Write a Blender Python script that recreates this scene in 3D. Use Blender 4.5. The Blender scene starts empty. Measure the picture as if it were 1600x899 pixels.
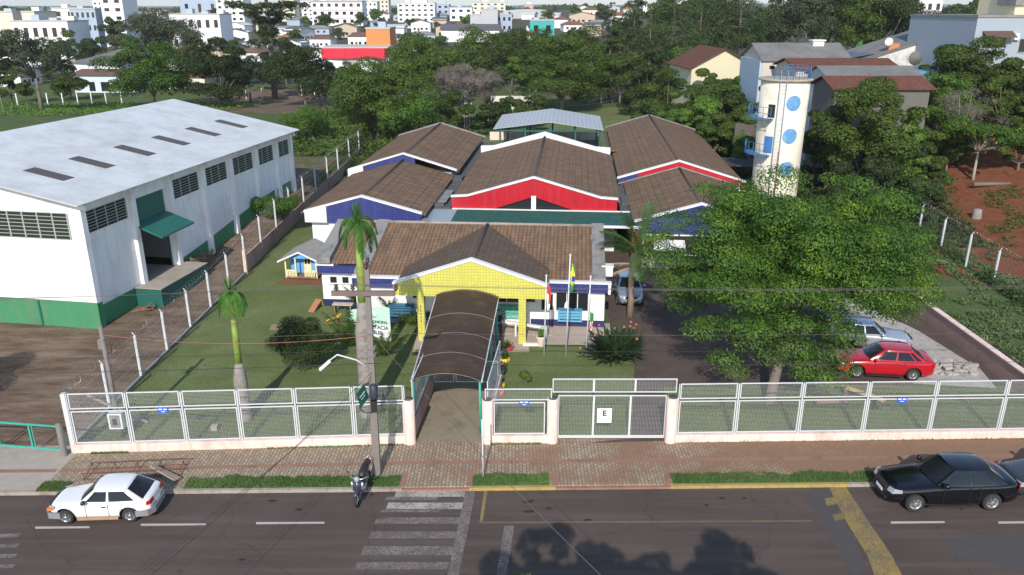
import bpy, bmesh, math, random
import numpy as np
from mathutils import Vector, Matrix, noise
R = math.radians
scene = bpy.context.scene
C = scene.collection
# ---------------- camera ----------------
F, YH, H0 = 1244.0, 12.0, 17.0                 # focal length in photo pixels, horizon row, drone height
TH = math.atan((450 - YH) / F); SN, CS = math.sin(TH), math.cos(TH)
cam = bpy.data.cameras.new('camera'); camo = bpy.data.objects.new('camera', cam); C.objects.link(camo)
camo.location = (0, 0, H0); camo.rotation_euler = (R(90) - TH, 0, 0)
cam.sensor_width = 36; cam.lens = F / 1600 * 36; cam.clip_start = .5; cam.clip_end = 20000
scene.camera = camo
# ---------------- light ----------------
SUN_EL, SUN_AZ = R(33), R(186)                 # azimuth clockwise from +Y
w = bpy.data.worlds.new('World'); scene.world = w; w.use_nodes = True
nt = w.node_tree; nt.nodes.clear()
sky = nt.nodes.new('ShaderNodeTexSky'); sky.sky_type = 'NISHITA'; sky.sun_disc = False
sky.sun_elevation = SUN_EL; sky.sun_rotation = SUN_AZ; sky.altitude = 300; sky.air_density = 1.0; sky.dust_density = .4
bg = nt.nodes.new('ShaderNodeBackground'); bg.inputs[1].default_value = .15
wo = nt.nodes.new('ShaderNodeOutputWorld')
nt.links.new(sky.outputs[0], bg.inputs[0]); nt.links.new(bg.outputs[0], wo.inputs[0])
sl = bpy.data.lights.new('sun', 'SUN'); sl.energy = 3.5; sl.angle = R(.6); sl.color = (1, .93, .84)
so = bpy.data.objects.new('sun', sl); C.objects.link(so)
sd = Vector((math.sin(SUN_AZ) * math.cos(SUN_EL), math.cos(SUN_AZ) * math.cos(SUN_EL), math.sin(SUN_EL)))
so.rotation_euler = sd.to_track_quat('Z', 'Y').to_euler()
scene.view_settings.view_transform = 'Standard'; scene.view_settings.look = 'None'
scene.view_settings.exposure = 0.46; scene.view_settings.gamma = 1
scene.render.engine = 'CYCLES'

# ---------------- helpers ----------------
def ray(px, py):
    u = (px - 800) / F; v = (py - 450) / F
    return (u, CS - v * SN, -SN - v * CS)
def G(px, py, z=0.0):
    d = ray(px, py); t = (z - H0) / d[2]
    return (d[0] * t, d[1] * t)
def WX(px, y, z=0.0):                          # x of the point seen at column px, at depth y and height z
    return (px - 800) / F * (y * CS + (H0 - z) * SN)
def sm(a, b, x):
    t = max(0., min(1., (x - a) / (b - a))); return t * t * (3 - 2 * t)
def lerp(a, b, t): return a + (b - a) * t

def tag(o, label=None, cat=None, group=None, kind=None):
    if label: o['label'] = label
    if cat: o['category'] = cat
    if group: o['group'] = group
    if kind: o['kind'] = kind
    return o
def empty(name, loc, rz=0, label=None, cat=None, group=None):
    o = bpy.data.objects.new(name, None); C.objects.link(o); o.location = loc; o.rotation_euler = (0, 0, rz)
    o.empty_display_size = .2
    return tag(o, label, cat, group)
def children(o): return list(o.children)
def copy_tree(o, parent=None):
    c = o.copy(); C.objects.link(c); c.parent = parent
    if parent is None and 'label' in c: pass
    for ch in children(o): copy_tree(ch, c)
    return c

def ORD(i):
    i += 1; u = ['', 'first', 'second', 'third', 'fourth', 'fifth', 'sixth', 'seventh', 'eighth', 'ninth', 'tenth', 'eleventh', 'twelfth', 'thirteenth', 'fourteenth', 'fifteenth', 'sixteenth', 'seventeenth', 'eighteenth', 'nineteenth']
    tn = ['', '', 'twenty', 'thirty', 'forty', 'fifty', 'sixty', 'seventy']
    if i < 20: return u[i]
    return tn[i//10] + '-' + u[i % 10] if i % 10 else tn[i//10].replace('ty', 'tieth')
class MB:
    def __init__(s): s.v = []; s.f = []; s.m = []; s.mi = 0; s.sm = []
    def add(s, vs, fs, smooth=False):
        n = len(s.v); s.v += [tuple(p) for p in vs]
        for f in fs: s.f.append([n + i for i in f]); s.m.append(s.mi); s.sm.append(smooth)
        return s
    def box(s, x0, x1, y0, y1, z0, z1):
        return s.add([(x0,y0,z0),(x1,y0,z0),(x1,y1,z0),(x0,y1,z0),(x0,y0,z1),(x1,y0,z1),(x1,y1,z1),(x0,y1,z1)],
              [(3,2,1,0),(4,5,6,7),(0,1,5,4),(1,2,6,5),(2,3,7,6),(3,0,4,7)])
    def slab(s, pts, th):                      # polygon in 3D thickened downwards
        n = len(pts); lo = [(p[0], p[1], p[2] - th) for p in pts]
        return s.add(list(pts) + lo, [tuple(range(n)), tuple(range(2*n-1, n-1, -1))] + [(i, n+i, n+(i+1)%n, (i+1)%n) for i in range(n)])
    def wallpoly(s, pts, y0, y1):              # polygon in x,z extruded along y
        n = len(pts)
        return s.add([(p[0], y0, p[1]) for p in pts] + [(p[0], y1, p[1]) for p in pts],
              [tuple(range(n)), tuple(range(2*n-1, n-1, -1))] + [(i, n+i, n+(i+1)%n, (i+1)%n) for i in range(n)])
    def xpoly(s, pts, x0, x1):                 # polygon in y,z extruded along x
        n = len(pts)
        return s.add([(x0, p[0], p[1]) for p in pts] + [(x1, p[0], p[1]) for p in pts],
              [tuple(range(n-1, -1, -1)), tuple(range(n, 2*n))] + [(i, (i+1)%n, n+(i+1)%n, n+i) for i in range(n)])
    def bar(s, a, b, w, h=None):
        a = Vector(a); b = Vector(b); h = h or w; d = (b - a).normalized()
        up = Vector((0,0,1)) if abs(d.z) < .95 else Vector((0,1,0))
        u = d.cross(up).normalized(); v = u.cross(d).normalized()
        vs = []
        for p in (a, b):
            for i, j in ((-1,-1),(1,-1),(1,1),(-1,1)): vs.append(p + u*(i*w/2) + v*(j*h/2))
        return s.add(vs, [(0,1,2,3),(7,6,5,4),(0,4,5,1),(1,5,6,2),(2,6,7,3),(3,7,4,0)])
    def tube(s, pts, r, n=8, cap=True):
        pts = [Vector(p) for p in pts]; rs = r if isinstance(r, (list, tuple)) else [r] * len(pts)
        vs = []; prev = None
        for i, p in enumerate(pts):
            d = (pts[min(i+1, len(pts)-1)] - pts[max(i-1, 0)]).normalized()
            ref = prev if prev is not None and abs(prev.dot(d)) < .95 else (Vector((0,0,1)) if abs(d.z) < .9 else Vector((1,0,0)))
            u = (ref - d * ref.dot(d)).normalized(); v = d.cross(u); prev = u
            for k in range(n):
                a = 2*math.pi*k/n; vs.append(p + (u*math.cos(a) + v*math.sin(a)) * rs[i])
        fs = []
        for i in range(len(pts)-1):
            for k in range(n):
                fs.append((i*n+k, i*n+(k+1)%n, (i+1)*n+(k+1)%n, (i+1)*n+k))
        s.add(vs, fs, True)
        if cap:
            m = len(s.v) - len(vs)
            s.f.append([m+k for k in range(n-1, -1, -1)]); s.m.append(s.mi); s.sm.append(False)
            s.f.append([m+(len(pts)-1)*n+k for k in range(n)]); s.m.append(s.mi); s.sm.append(False)
        return s
    def lathe(s, c, prof, n=16, axis='z', smooth=True):
        vs = []; fs = []
        for r, h in prof:
            for k in range(n):
                a = 2*math.pi*k/n; x, y = r*math.cos(a), r*math.sin(a)
                vs.append((c[0]+x, c[1]+y, c[2]+h) if axis == 'z' else (c[0]+x, c[1]+h, c[2]+y))
        for i in range(len(prof)-1):
            for k in range(n): 
                q = (i*n+k, i*n+(k+1)%n, (i+1)*n+(k+1)%n, (i+1)*n+k)
                fs.append(q if axis == 'z' else q[::-1])
        s.add(vs, fs, smooth)
        return s
    def mat(s, i): s.mi = i; return s
    def build(s, name, mats, parent=None, bevel=0):
        me = bpy.data.meshes.new(name); me.from_pydata(s.v, [], s.f)
        for m in (mats if isinstance(mats, (list, tuple)) else [mats]): me.materials.append(m)
        me.polygons.foreach_set('material_index', s.m); me.polygons.foreach_set('use_smooth', s.sm)
        me.update()
        o = bpy.data.objects.new(name, me); C.objects.link(o)
        if parent: o.parent = parent
        if bevel:
            md = o.modifiers.new('b', 'BEVEL'); md.width = bevel; md.segments = 2; md.limit_method = 'ANGLE'
        return o

# ---------------- materials ----------------
MC = {}
def nmat(name):
    m = bpy.data.materials.new(name); m.use_nodes = True; t = m.node_tree
    b = t.nodes['Principled BSDF']; MC[name] = m
    return m, t, b
def mixc(t, fac, a, b, mode='MIX'):
    n = t.nodes.new('ShaderNodeMix'); n.data_type = 'RGBA'; n.blend_type = mode
    for sock, val in ((n.inputs[0], fac), (n.inputs[6], a), (n.inputs[7], b)):
        if hasattr(val, 'links'): t.links.new(val, sock)
        elif isinstance(val, (int, float)): sock.default_value = val
        else: sock.default_value = (*val[:3], 1)
    return n.outputs[2]
def math_(t, op, a, b=0.0, c=None):
    n = t.nodes.new('ShaderNodeMath'); n.operation = op
    for i, val in enumerate((a, b) if c is None else (a, b, c)):
        if hasattr(val, 'links'): t.links.new(val, n.inputs[i])
        else: n.inputs[i].default_value = val
    return n.outputs[0]
def noise_(t, scale, detail=4, vec=None, rough=.6):
    n = t.nodes.new('ShaderNodeTexNoise'); n.inputs['Scale'].default_value = scale; n.inputs['Detail'].default_value = detail
    n.inputs['Roughness'].default_value = rough
    if vec is not None: t.links.new(vec, n.inputs['Vector'])
    return n.outputs[0]
def ramp(t, fac, stops):
    n = t.nodes.new('ShaderNodeValToRGB'); t.links.new(fac, n.inputs[0]); e = n.color_ramp.elements
    while len(e) < len(stops): e.new(.5)
    for i, (p, c) in enumerate(stops): e[i].position = p; e[i].color = (*c, 1) if len(c) == 3 else c
    return n.outputs[0]
def coord(t, which='Object'):
    n = t.nodes.new('ShaderNodeTexCoord'); return n.outputs[which]
def sep(t, v):
    n = t.nodes.new('ShaderNodeSeparateXYZ'); t.links.new(v, n.inputs[0]); return n.outputs
def comb(t, x, y, z=0.0):
    n = t.nodes.new('ShaderNodeCombineXYZ')
    for i, val in enumerate((x, y, z)):
        if hasattr(val, 'links'): t.links.new(val, n.inputs[i])
        else: n.inputs[i].default_value = val
    return n.outputs[0]
def bump(t, b, h, strength=.4, dist=.02):
    n = t.nodes.new('ShaderNodeBump'); n.inputs['Strength'].default_value = strength; n.inputs['Distance'].default_value = dist
    t.links.new(h, n.inputs['Height']); t.links.new(n.outputs[0], b.inputs['Normal'])
def pos(t):
    n = t.nodes.new('ShaderNodeNewGeometry'); return n.outputs['Position']
def M(name, col, rough=.7, var=.12, scale=2., metal=0, fine=.0, spec=.5, stain=None, stain_sc=.6, coat=0, streak=None):
    """paint-like surface with soft patches of wear"""
    if name in MC: return MC[name]
    m, t, b = nmat(name)
    p = pos(t)
    n1 = noise_(t, scale, 5, p)
    c = mixc(t, n1, [x*(1-var) for x in col], [min(1, x*(1+var)) for x in col])
    if stain:
        n2 = noise_(t, stain_sc, 6, p, .7)
        f = ramp(t, n2, [(.5, (0,0,0)), (.72, (1,1,1))])
        c = mixc(t, f, c, stain)
    if streak:
        sp_ = sep(t, p); n3 = noise_(t, 1., 5, comb(t, math_(t, 'MULTIPLY', sp_[0], 2.6), math_(t, 'MULTIPLY', sp_[1], 2.6), math_(t, 'MULTIPLY', sp_[2], .28)), .7)
        c = mixc(t, ramp(t, n3, [(.48, (0,0,0)), (.75, (.6,.6,.6))]), c, streak)
    t.links.new(c, b.inputs['Base Color'])
    b.inputs['Roughness'].default_value = rough; b.inputs['Metallic'].default_value = metal
    b.inputs['Specular IOR Level'].default_value = spec
    if coat: b.inputs['Coat Weight'].default_value = coat; b.inputs['Coat Roughness'].default_value = .04
    if fine: bump(t, b, noise_(t, 30, 3, p), fine, .01)
    return m
def tiles(name, axis, col=(.225,.142,.086), period=.24, row=.36, joint=0):
    """weathered concrete roof tiles: rolls across `axis`, courses along the other axis"""
    m, t, b = nmat(name)
    s = sep(t, coord(t)); a, d = (s[0], s[1]) if axis == 'x' else (s[1], s[0])
    wa = math_(t, 'SINE', math_(t, 'MULTIPLY', a, 2*math.pi/period))
    fr = math_(t, 'FRACT', math_(t, 'DIVIDE', d, row))
    hgt = math_(t, 'ADD', math_(t, 'MULTIPLY', wa, .5), math_(t, 'MULTIPLY', fr, .7))
    ca = math_(t, 'FLOOR', math_(t, 'DIVIDE', a, period)); cd = math_(t, 'FLOOR', math_(t, 'DIVIDE', d, row))
    wn = t.nodes.new('ShaderNodeTexWhiteNoise'); wn.noise_dimensions = '2D'; t.links.new(comb(t, ca, cd), wn.inputs[0])
    base = ramp(t, wn.outputs[0], [(0, [x*.88 for x in col]), (.6, col), (1, [x*1.15 for x in col])])
    big = noise_(t, 1., 6, comb(t, math_(t, 'MULTIPLY', s[0], .55 if axis == 'y' else 1.6), math_(t, 'MULTIPLY', s[1], 1.6 if axis == 'y' else .55)), .7)
    base = mixc(t, ramp(t, big, [(.42, (0,0,0)), (.68, (.6,.6,.6))]), base, (.085,.066,.053))
    big2 = noise_(t, 1.3, 4, coord(t))
    base = mixc(t, ramp(t, big2, [(.6, (0,0,0)), (.8, (.4,.4,.4))]), base, (.21,.155,.11))
    groove = ramp(t, math_(t, 'ADD', math_(t, 'MULTIPLY', wa, .5), .5), [(0, (.42,.42,.42)), (.45, (1,1,1))])
    edge = ramp(t, fr, [(0, (.5,.5,.5)), (.16, (1,1,1))])
    base = mixc(t, .62, base, groove, 'MULTIPLY'); base = mixc(t, .8, base, edge, 'MULTIPLY')
    if joint:
        fj = math_(t, 'FRACT', math_(t, 'DIVIDE', a, joint)); base = mixc(t, .5, base, ramp(t, fj, [(0, (.28,.26,.25)), (.07, (.45,.42,.4)), (.16, (1,1,1))]), 'MULTIPLY')
        fk = math_(t, 'FRACT', math_(t, 'DIVIDE', d, 1.25)); base = mixc(t, .5, base, ramp(t, fk, [(0, (.5,.5,.5)), (.10, (1,1,1))]), 'MULTIPLY')
    t.links.new(base, b.inputs['Base Color']); b.inputs['Roughness'].default_value = .9
    b.inputs['Specular IOR Level'].default_value = .2
    bump(t, b, hgt, .8, .05)
    return m
def mosaic(name, col, grout, size=.11, gap=.010, axes='xz', rough=.35):
    m, t, b = nmat(name)
    s = sep(t, coord(t)); v = comb(t, s['xyz'.index(axes[0])], s['xyz'.index(axes[1])])
    br = t.nodes.new('ShaderNodeTexBrick'); br.offset = 0; t.links.new(v, br.inputs['Vector'])
    br.inputs['Scale'].default_value = 1; br.inputs['Brick Width'].default_value = size; br.inputs['Row Height'].default_value = size
    br.inputs['Mortar Size'].default_value = gap; br.inputs['Mortar Smooth'].default_value = .3
    br.inputs['Color1'].default_value = (*[x*.93 for x in col], 1); br.inputs['Color2'].default_value = (*[min(1, x*1.07) for x in col], 1)
    br.inputs['Mortar'].default_value = (*grout, 1)
    n = noise_(t, .8, 5, coord(t))
    c = mixc(t, math_(t, 'MULTIPLY', n, .5), br.outputs[0], [x*.68 for x in col])
    n3 = noise_(t, 1., 5, comb(t, math_(t, 'MULTIPLY', s[0], 3.), 0., math_(t, 'MULTIPLY', s[2], .3)), .7); c = mixc(t, ramp(t, n3, [(.5, (0,0,0)), (.75, (.45,.45,.45))]), c, [.5*x+.08 for x in col])
    t.links.new(c, b.inputs['Base Color']); b.inputs['Roughness'].default_value = rough
    return m
def glass_mat(name, col=(.02,.022,.025), rough=.08):
    m, t, b = nmat(name); b.inputs['Base Color'].default_value = (*col, 1); b.inputs['Roughness'].default_value = rough
    b.inputs['Specular IOR Level'].default_value = .4
    return m
def leafmat(name, cols, trans=.25, ns=.55):
    m, t, b = nmat(name)
    g = t.nodes.new('ShaderNodeNewGeometry')
    oi = t.nodes.new('ShaderNodeObjectInfo')
    rnd = g.outputs['Random Per Island']
    n = noise_(t, ns, 3, coord(t))
    f = math_(t, 'ADD', math_(t, 'MULTIPLY', rnd, .36), math_(t, 'MULTIPLY', math_(t, 'SUBTRACT', n, .20), 1.2))
    c = ramp(t, f, [(.15, cols[0]), (.5, cols[1]), (.9, cols[2])])
    k = math_(t, 'ADD', .80, math_(t, 'MULTIPLY', oi.outputs['Random'], .4))
    c = mixc(t, 1.0, c, comb(t, k, k, k), 'MULTIPLY')
    t.links.new(c, b.inputs['Base Color']); b.inputs['Roughness'].default_value = .6; b.inputs['Specular IOR Level'].default_value = .25
    tr = t.nodes.new('ShaderNodeBsdfTranslucent'); t.links.new(c, tr.inputs[0])
    mx = t.nodes.new('ShaderNodeMixShader'); mx.inputs[0].default_value = trans
    t.links.new(b.outputs[0], mx.inputs[1]); t.links.new(tr.outputs[0], mx.inputs[2])
    t.links.new(mx.outputs[0], t.nodes['Material Output'].inputs[0])
    return m

WHITE = M('white_paint', (.70,.70,.69), .6, .05, 1.2, stain=(.60,.57,.53), stain_sc=.5)
WALLW = M('white_render', (.80,.80,.80), .8, .04, .8, stain=(.62,.61,.60), stain_sc=.35, streak=(.55,.52,.48))
METALW = M('white_metal', (.56,.57,.58), .4, .05, 4)
PINK = M('pink_render', (.80,.60,.53), .8, .08, 1.5, stain=(.55,.38,.32), stain_sc=.9, streak=(.46,.32,.25))
PINKOLD = M('weathered_pink_wall', (.42,.27,.24), .9, .25, 1.6, stain=(.20,.13,.11), stain_sc=.8, fine=.3)
CONC = M('grey_concrete', (.23,.225,.215), .9, .25, 1.6, stain=(.10,.10,.095), stain_sc=1.2, fine=.3)
CONCL = M('pale_concrete', (.36,.315,.26), .9, .18, 1.5, stain=(.25,.22,.19), stain_sc=.8, fine=.3)
POLEC = M('pole_concrete', (.19,.165,.15), .9, .15, 3, fine=.2)
GREENW = M('green_band_paint', (.045,.22,.10), .75, .2, 1.0, stain=(.06,.13,.075), stain_sc=.5, streak=(.16,.20,.11))
GREEND = M('dark_green_paint', (.015,.105,.085), .5, .12, 1.5)
TEAL = M('teal_metal_paint', (.04,.36,.27), .5, .12, 3)
TEALP = M('teal_pallet_paint', (.10,.42,.34), .6, .15, 3)
BLUEP = M('light_blue_paint', (.10,.36,.55), .6, .15, 3)
BLUET = M('blue_tower_paint', (.05,.20,.45), .6, .18, 1.5)
YEL = mosaic('yellow_tile', (.64,.60,.12), (.33,.32,.10), .16, .012)
RED = mosaic('red_tile', (.50,.010,.024), (.30,.01,.02), .16, .012)
NAVY = mosaic('navy_tile', (.020,.030,.17), (.09,.11,.26), .16, .012)
NAVYD = mosaic('navy_plinth_tile', (.018,.024,.10), (.06,.07,.16), .16, .012)
TILX = tiles('roof_tile_front', 'x'); TILY = tiles('roof_tile_side', 'y', period=.36, row=.5, joint=1.1)
TILHX = tiles('house_tile_red_x', 'x', (.26,.075,.045)); 
GLASS = glass_mat('dark_glass'); CARGLASS = glass_mat('car_glass', (.012,.014,.017), .05)
DARK = M('dark_interior', (.02,.018,.016), .9); BLACK = M('black_plastic', (.02,.02,.022), .5)
RUBBER = M('tyre_rubber', (.025,.024,.023), .85, .2, 8)
RIM = M('silver_rim', (.45,.45,.46), .3, .08, 5, metal=.7)
CHROME = M('chrome', (.7,.7,.72), .15, .02, 5, metal=1)
LAMP = M('headlamp_glass', (.30,.32,.35), .12, .05, 5); TAIL = M('tail_lamp_red', (.45,.01,.012), .2, .05, 5); AMBER = M('amber_lamp', (.7,.2,.02), .3)
WOODR = M('weathered_wood', (.20,.13,.085), .85, .25, 6, fine=.3)
BARK = M('grey_bark', (.16,.13,.105), .95, .25, 5, fine=.5); BARKP = M('palm_trunk_grey', (.25,.225,.20), .95, .3, 6, fine=.6, stain=(.13,.11,.09), stain_sc=2.5)
BARKL = M('pale_bark', (.34,.30,.25), .95, .2, 5, fine=.4)
PALMG = M('palm_crownshaft', (.22,.33,.05), .6, .2, 3, stain=(.20,.14,.07), stain_sc=2)
SOIL = M('dark_soil', (.085,.05,.032), .95, .25, 4, fine=.5)
REDSOIL = M('red_soil', (.20,.075,.038), .95, .2, 2, stain=(.12,.055,.03), stain_sc=1, fine=.5)
FABR = M('brown_canopy_fabric', (.070,.048,.036), .95, .25, 1.1, stain=(.11,.08,.045), stain_sc=.8, fine=.2, spec=.08)
LF_MAIN = leafmat('leaves_bright', [(.015,.040,.007), (.045,.105,.014), (.145,.230,.022)], .2, .95)
LF_MID = leafmat('leaves_mid', [(.027,.047,.008), (.054,.092,.014), (.112,.165,.026)])
LF_DARK = leafmat('leaves_dark', [(.016,.028,.007), (.034,.056,.013), (.066,.098,.023)])
LF_GREY = leafmat('leaves_greyish', [(.036,.050,.024), (.062,.082,.040), (.10,.12,.062)])
LF_LIME = leafmat('leaves_lime', [(.035,.080,.012), (.075,.15,.020), (.13,.22,.03)])
LF_PINE = leafmat('needles', [(.020,.036,.010), (.038,.064,.018), (.070,.100,.028)], .1)
LF_PALM = leafmat('palm_fronds', [(.03,.09,.015), (.06,.16,.025), (.12,.25,.04)], .3)
LF_BROWN = leafmat('leaves_reddish_brown', [(.045,.028,.020), (.085,.050,.035), (.11,.085,.05)])
TWIG = leafmat('bare_twigs', [(.09,.075,.06), (.15,.125,.10), (.20,.17,.14)], 0)
GRASSB = leafmat('grass_blades', [(.07,.14,.035), (.11,.19,.055), (.17,.24,.09)], .3)
# grass, pavers, asphalt
def lawnmat(name, c1, c2, c3, bare=(.16,.12,.07), bare_amt=.66):
    m, t, b = nmat(name); p = pos(t)
    n1 = noise_(t, .35, 6, p, .65); n2 = noise_(t, 9, 4, p, .7); n3 = noise_(t, 1.6, 5, p, .7)
    c = ramp(t, n1, [(.3, c1), (.55, c2), (.75, c3)])
    c = mixc(t, ramp(t, n3, [(bare_amt-.06, (0,0,0)), (bare_amt+.12, (.75,.75,.75))]), c, bare)
    c = mixc(t, .75, c, ramp(t, n2, [(.25, (.5,.5,.5)), (.7, (1.0,1.0,1.0))]), 'MULTIPLY')
    t.links.new(c, b.inputs['Base Color']); b.inputs['Roughness'].default_value = .95; b.inputs['Specular IOR Level'].default_value = .1
    bump(t, b, n2, .6, .05)
    return m
LAWN = lawnmat('mown_lawn', (.125,.160,.058), (.170,.205,.082), (.235,.235,.115))
WILD = lawnmat('rough_grass', (.035,.065,.016), (.055,.090,.022), (.085,.105,.035), (.09,.06,.035), .60)
def asphalt():
    m, t, b = nmat('asphalt'); p = pos(t)
    n1 = noise_(t, .25, 5, p, .6); n2 = noise_(t, 60, 2, p); n3 = noise_(t, 1.8, 6, p, .75)
    c = ramp(t, n1, [(.3, (.076,.056,.047)), (.6, (.096,.072,.060)), (.8, (.114,.087,.073))])
    c = mixc(t, ramp(t, n3, [(.62, (0,0,0)), (.75, (.5,.5,.5))]), c, (.062,.052,.048))
    s = sep(t, p); st = noise_(t, 1, 5, comb(t, math_(t, 'MULTIPLY', s[0], .12), math_(t, 'MULTIPLY', s[1], 2.2)))
    c = mixc(t, ramp(t, st, [(.45, (0,0,0)), (.7, (.6,.6,.6))]), c, (.135,.108,.092))
    c = mixc(t, .5, c, ramp(t, n2, [(.3, (.62,.62,.62)), (.7, (1,1,1))]), 'MULTIPLY')
    cr = t.nodes.new('ShaderNodeTexVoronoi'); cr.feature = 'DISTANCE_TO_EDGE'; cr.inputs['Scale'].default_value = .22
    wv = t.nodes.new('ShaderNodeVectorMath'); wv.operation = 'ADD'; t.links.new(p, wv.inputs[0])
    nn = t.nodes.new('ShaderNodeTexNoise'); nn.inputs['Scale'].default_value = 1.1; nn.inputs['Detail'].default_value = 5; t.links.new(p, nn.inputs['Vector'])
    t.links.new(nn.outputs['Color'], wv.inputs[1]); t.links.new(wv.outputs[0], cr.inputs['Vector'])
    c = mixc(t, ramp(t, cr.outputs[0], [(.0, (.55,.55,.55)), (.006, (0,0,0))]), c, (.035,.03,.028))
    t.links.new(c, b.inputs['Base Color']); b.inputs['Roughness'].default_value = .85; b.inputs['Specular IOR Level'].default_value = .3
    bump(t, b, n2, .3, .01)
    return m
ASPH = asphalt()
PATCH = M('asphalt_patch', (.066,.060,.058), .85, .15, 3, fine=.3)
def pavermat():
    m, t, b = nmat('paver_bricks'); p = pos(t); s = sep(t, p)
    br = t.nodes.new('ShaderNodeTexBrick'); br.offset = .5; t.links.new(comb(t, s[1], s[0]), br.inputs['Vector'])
    br.inputs['Scale'].default_value = 1; br.inputs['Brick Width'].default_value = .24; br.inputs['Row Height'].default_value = .14
    br.inputs['Mortar Size'].default_value = .012; br.inputs['Mortar'].default_value = (.10,.065,.045,1)
    br.inputs['Color1'].default_value = (.27,.205,.14,1); br.inputs['Color2'].default_value = (.37,.30,.21,1)
    n = noise_(t, .5, 6, p, .7)
    gr = math_(t, 'ADD', n, math_(t, 'MULTIPLY', math_(t, 'SUBTRACT', s[0], -2.), .016))
    c = mixc(t, ramp(t, gr, [(.50, (0,0,0)), (.68, (.8,.8,.8))]), br.outputs[0], (.215,.115,.065))
    c = mixc(t, ramp(t, noise_(t, 1.5, 5, p, .7), [(.55, (0,0,0)), (.75, (.45,.45,.45))]), c, (.16,.11,.075))
    t.links.new(c, b.inputs['Base Color']); b.inputs['Roughness'].default_value = .9
    bump(t, b, br.outputs['Fac'], -.3, .01)
    return m
PAVER = pavermat()
REDBR = M('red_brick_border', (.27,.15,.105), .9, .25, 9, stain=(.16,.09,.06), stain_sc=1.5)
def roadpaint(name, col, thr=.5):
    m, t, b = nmat(name); p = pos(t)
    n = noise_(t, 14, 6, p, .8); n2 = noise_(t, 1.4, 4, p)
    f = ramp(t, math_(t, 'ADD', n, math_(t, 'MULTIPLY', n2, .35)), [(thr, (1,1,1)), (thr+.22, (0,0,0))])
    c = mixc(t, f, (.10,.085,.077), col)
    t.links.new(c, b.inputs['Base Color']); b.inputs['Roughness'].default_value = .8
    return m
RP_W = roadpaint('worn_white_paint', (.42,.38,.34), .60); RP_W2 = roadpaint('faded_white_paint', (.27,.235,.21), .50)
RP_Y = roadpaint('worn_yellow_paint', (.30,.205,.05), .58); RP_Y2 = roadpaint('faded_yellow_paint', (.20,.14,.045), .55)
RP_L = M('white_lane_paint', (.42,.39,.35), .8, .15, 5); KERBC = M('kerb_concrete', (.32,.28,.24), .9, .2, 3, stain=(.17,.11,.07), stain_sc=2)
KERBY = M('kerb_yellow_paint', (.36,.26,.08), .85, .3, 5, stain=(.24,.18,.11), stain_sc=3)
def corr(name, col, axis, period, var=.1, stain=None, rough=.55, amp=.5):
    m, t, b = nmat(name); s = sep(t, coord(t)); a = s['xyz'.index(axis)]
    wv = math_(t, 'SINE', math_(t, 'MULTIPLY', a, 2*math.pi/period))
    st = noise_(t, 1, 6, comb(t, math_(t, 'MULTIPLY', s[0], .5 if axis=='y' else 2.5), math_(t, 'MULTIPLY', s[1], 2.5 if axis=='y' else .5)), .7)
    c = mixc(t, st, [x*(1-var) for x in col], [min(1,x*(1+var)) for x in col])
    if stain: c = mixc(t, ramp(t, noise_(t, .5, 8, coord(t), .75), [(.42, (0,0,0)), (.7, (.8,.8,.8))]), c, stain)
    c = mixc(t, amp, c, ramp(t, math_(t, 'ADD', math_(t, 'MULTIPLY', wv, .5), .5), [(0, (.7,.7,.7)), (.6, (1,1,1))]), 'MULTIPLY')
    t.links.new(c, b.inputs['Base Color']); b.inputs['Roughness'].default_value = rough
    bump(t, b, wv, amp*.6, .03)
    return m
CORRW = corr('white_fibre_sheet', (.58,.61,.62), 'y', .18, .16, (.40,.40,.39), .8, .12); CORRG = corr('grey_fibre_sheet', (.19,.185,.175), 'x', .35, .2, (.10,.10,.095), .9)
CORRS = corr('steel_sheet', (.42,.44,.46), 'x', .5, .08)

def elev(x, y):
    z = 0.
    if x < -18.1: z += 2.1 * sm(45, 68, y) * (1 - sm(110, 160, y))
    z += 6.2 * sm(28, 50, x) * sm(48, 105, y) * (1 - .35*sm(180, 300, y)) if y < 2500 else 0
    z += 10.5 * sm(200, 470, y) * (1 - .3*sm(28, 200, x)) * (1 - sm(1300, 2600, y))
    if y > 1500: z += -25 * sm(1500, 2600, y)
    if y > 2600:
        z += sm(2600, 4800, y) * (50 + 16*noise.noise((x*.0006, y*.0004, 3.)) + 14*sm(600, 3000, x) + 9*noise.noise((x*.003, 7., 1.)))
    if 160 < y < 2500: z += .9*noise.noise((x*.012, y*.012, 0))
    return z
def sheet(name, pts, z, m, kind='structure', th=0):
    b = MB()
    if th: b.slab([(p[0], p[1], z) for p in pts], th)
    else: b.add([(p[0], p[1], z) for p in pts], [tuple(range(len(pts)))])
    o = b.build(name, m); tag(o, kind=kind); return o
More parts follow.
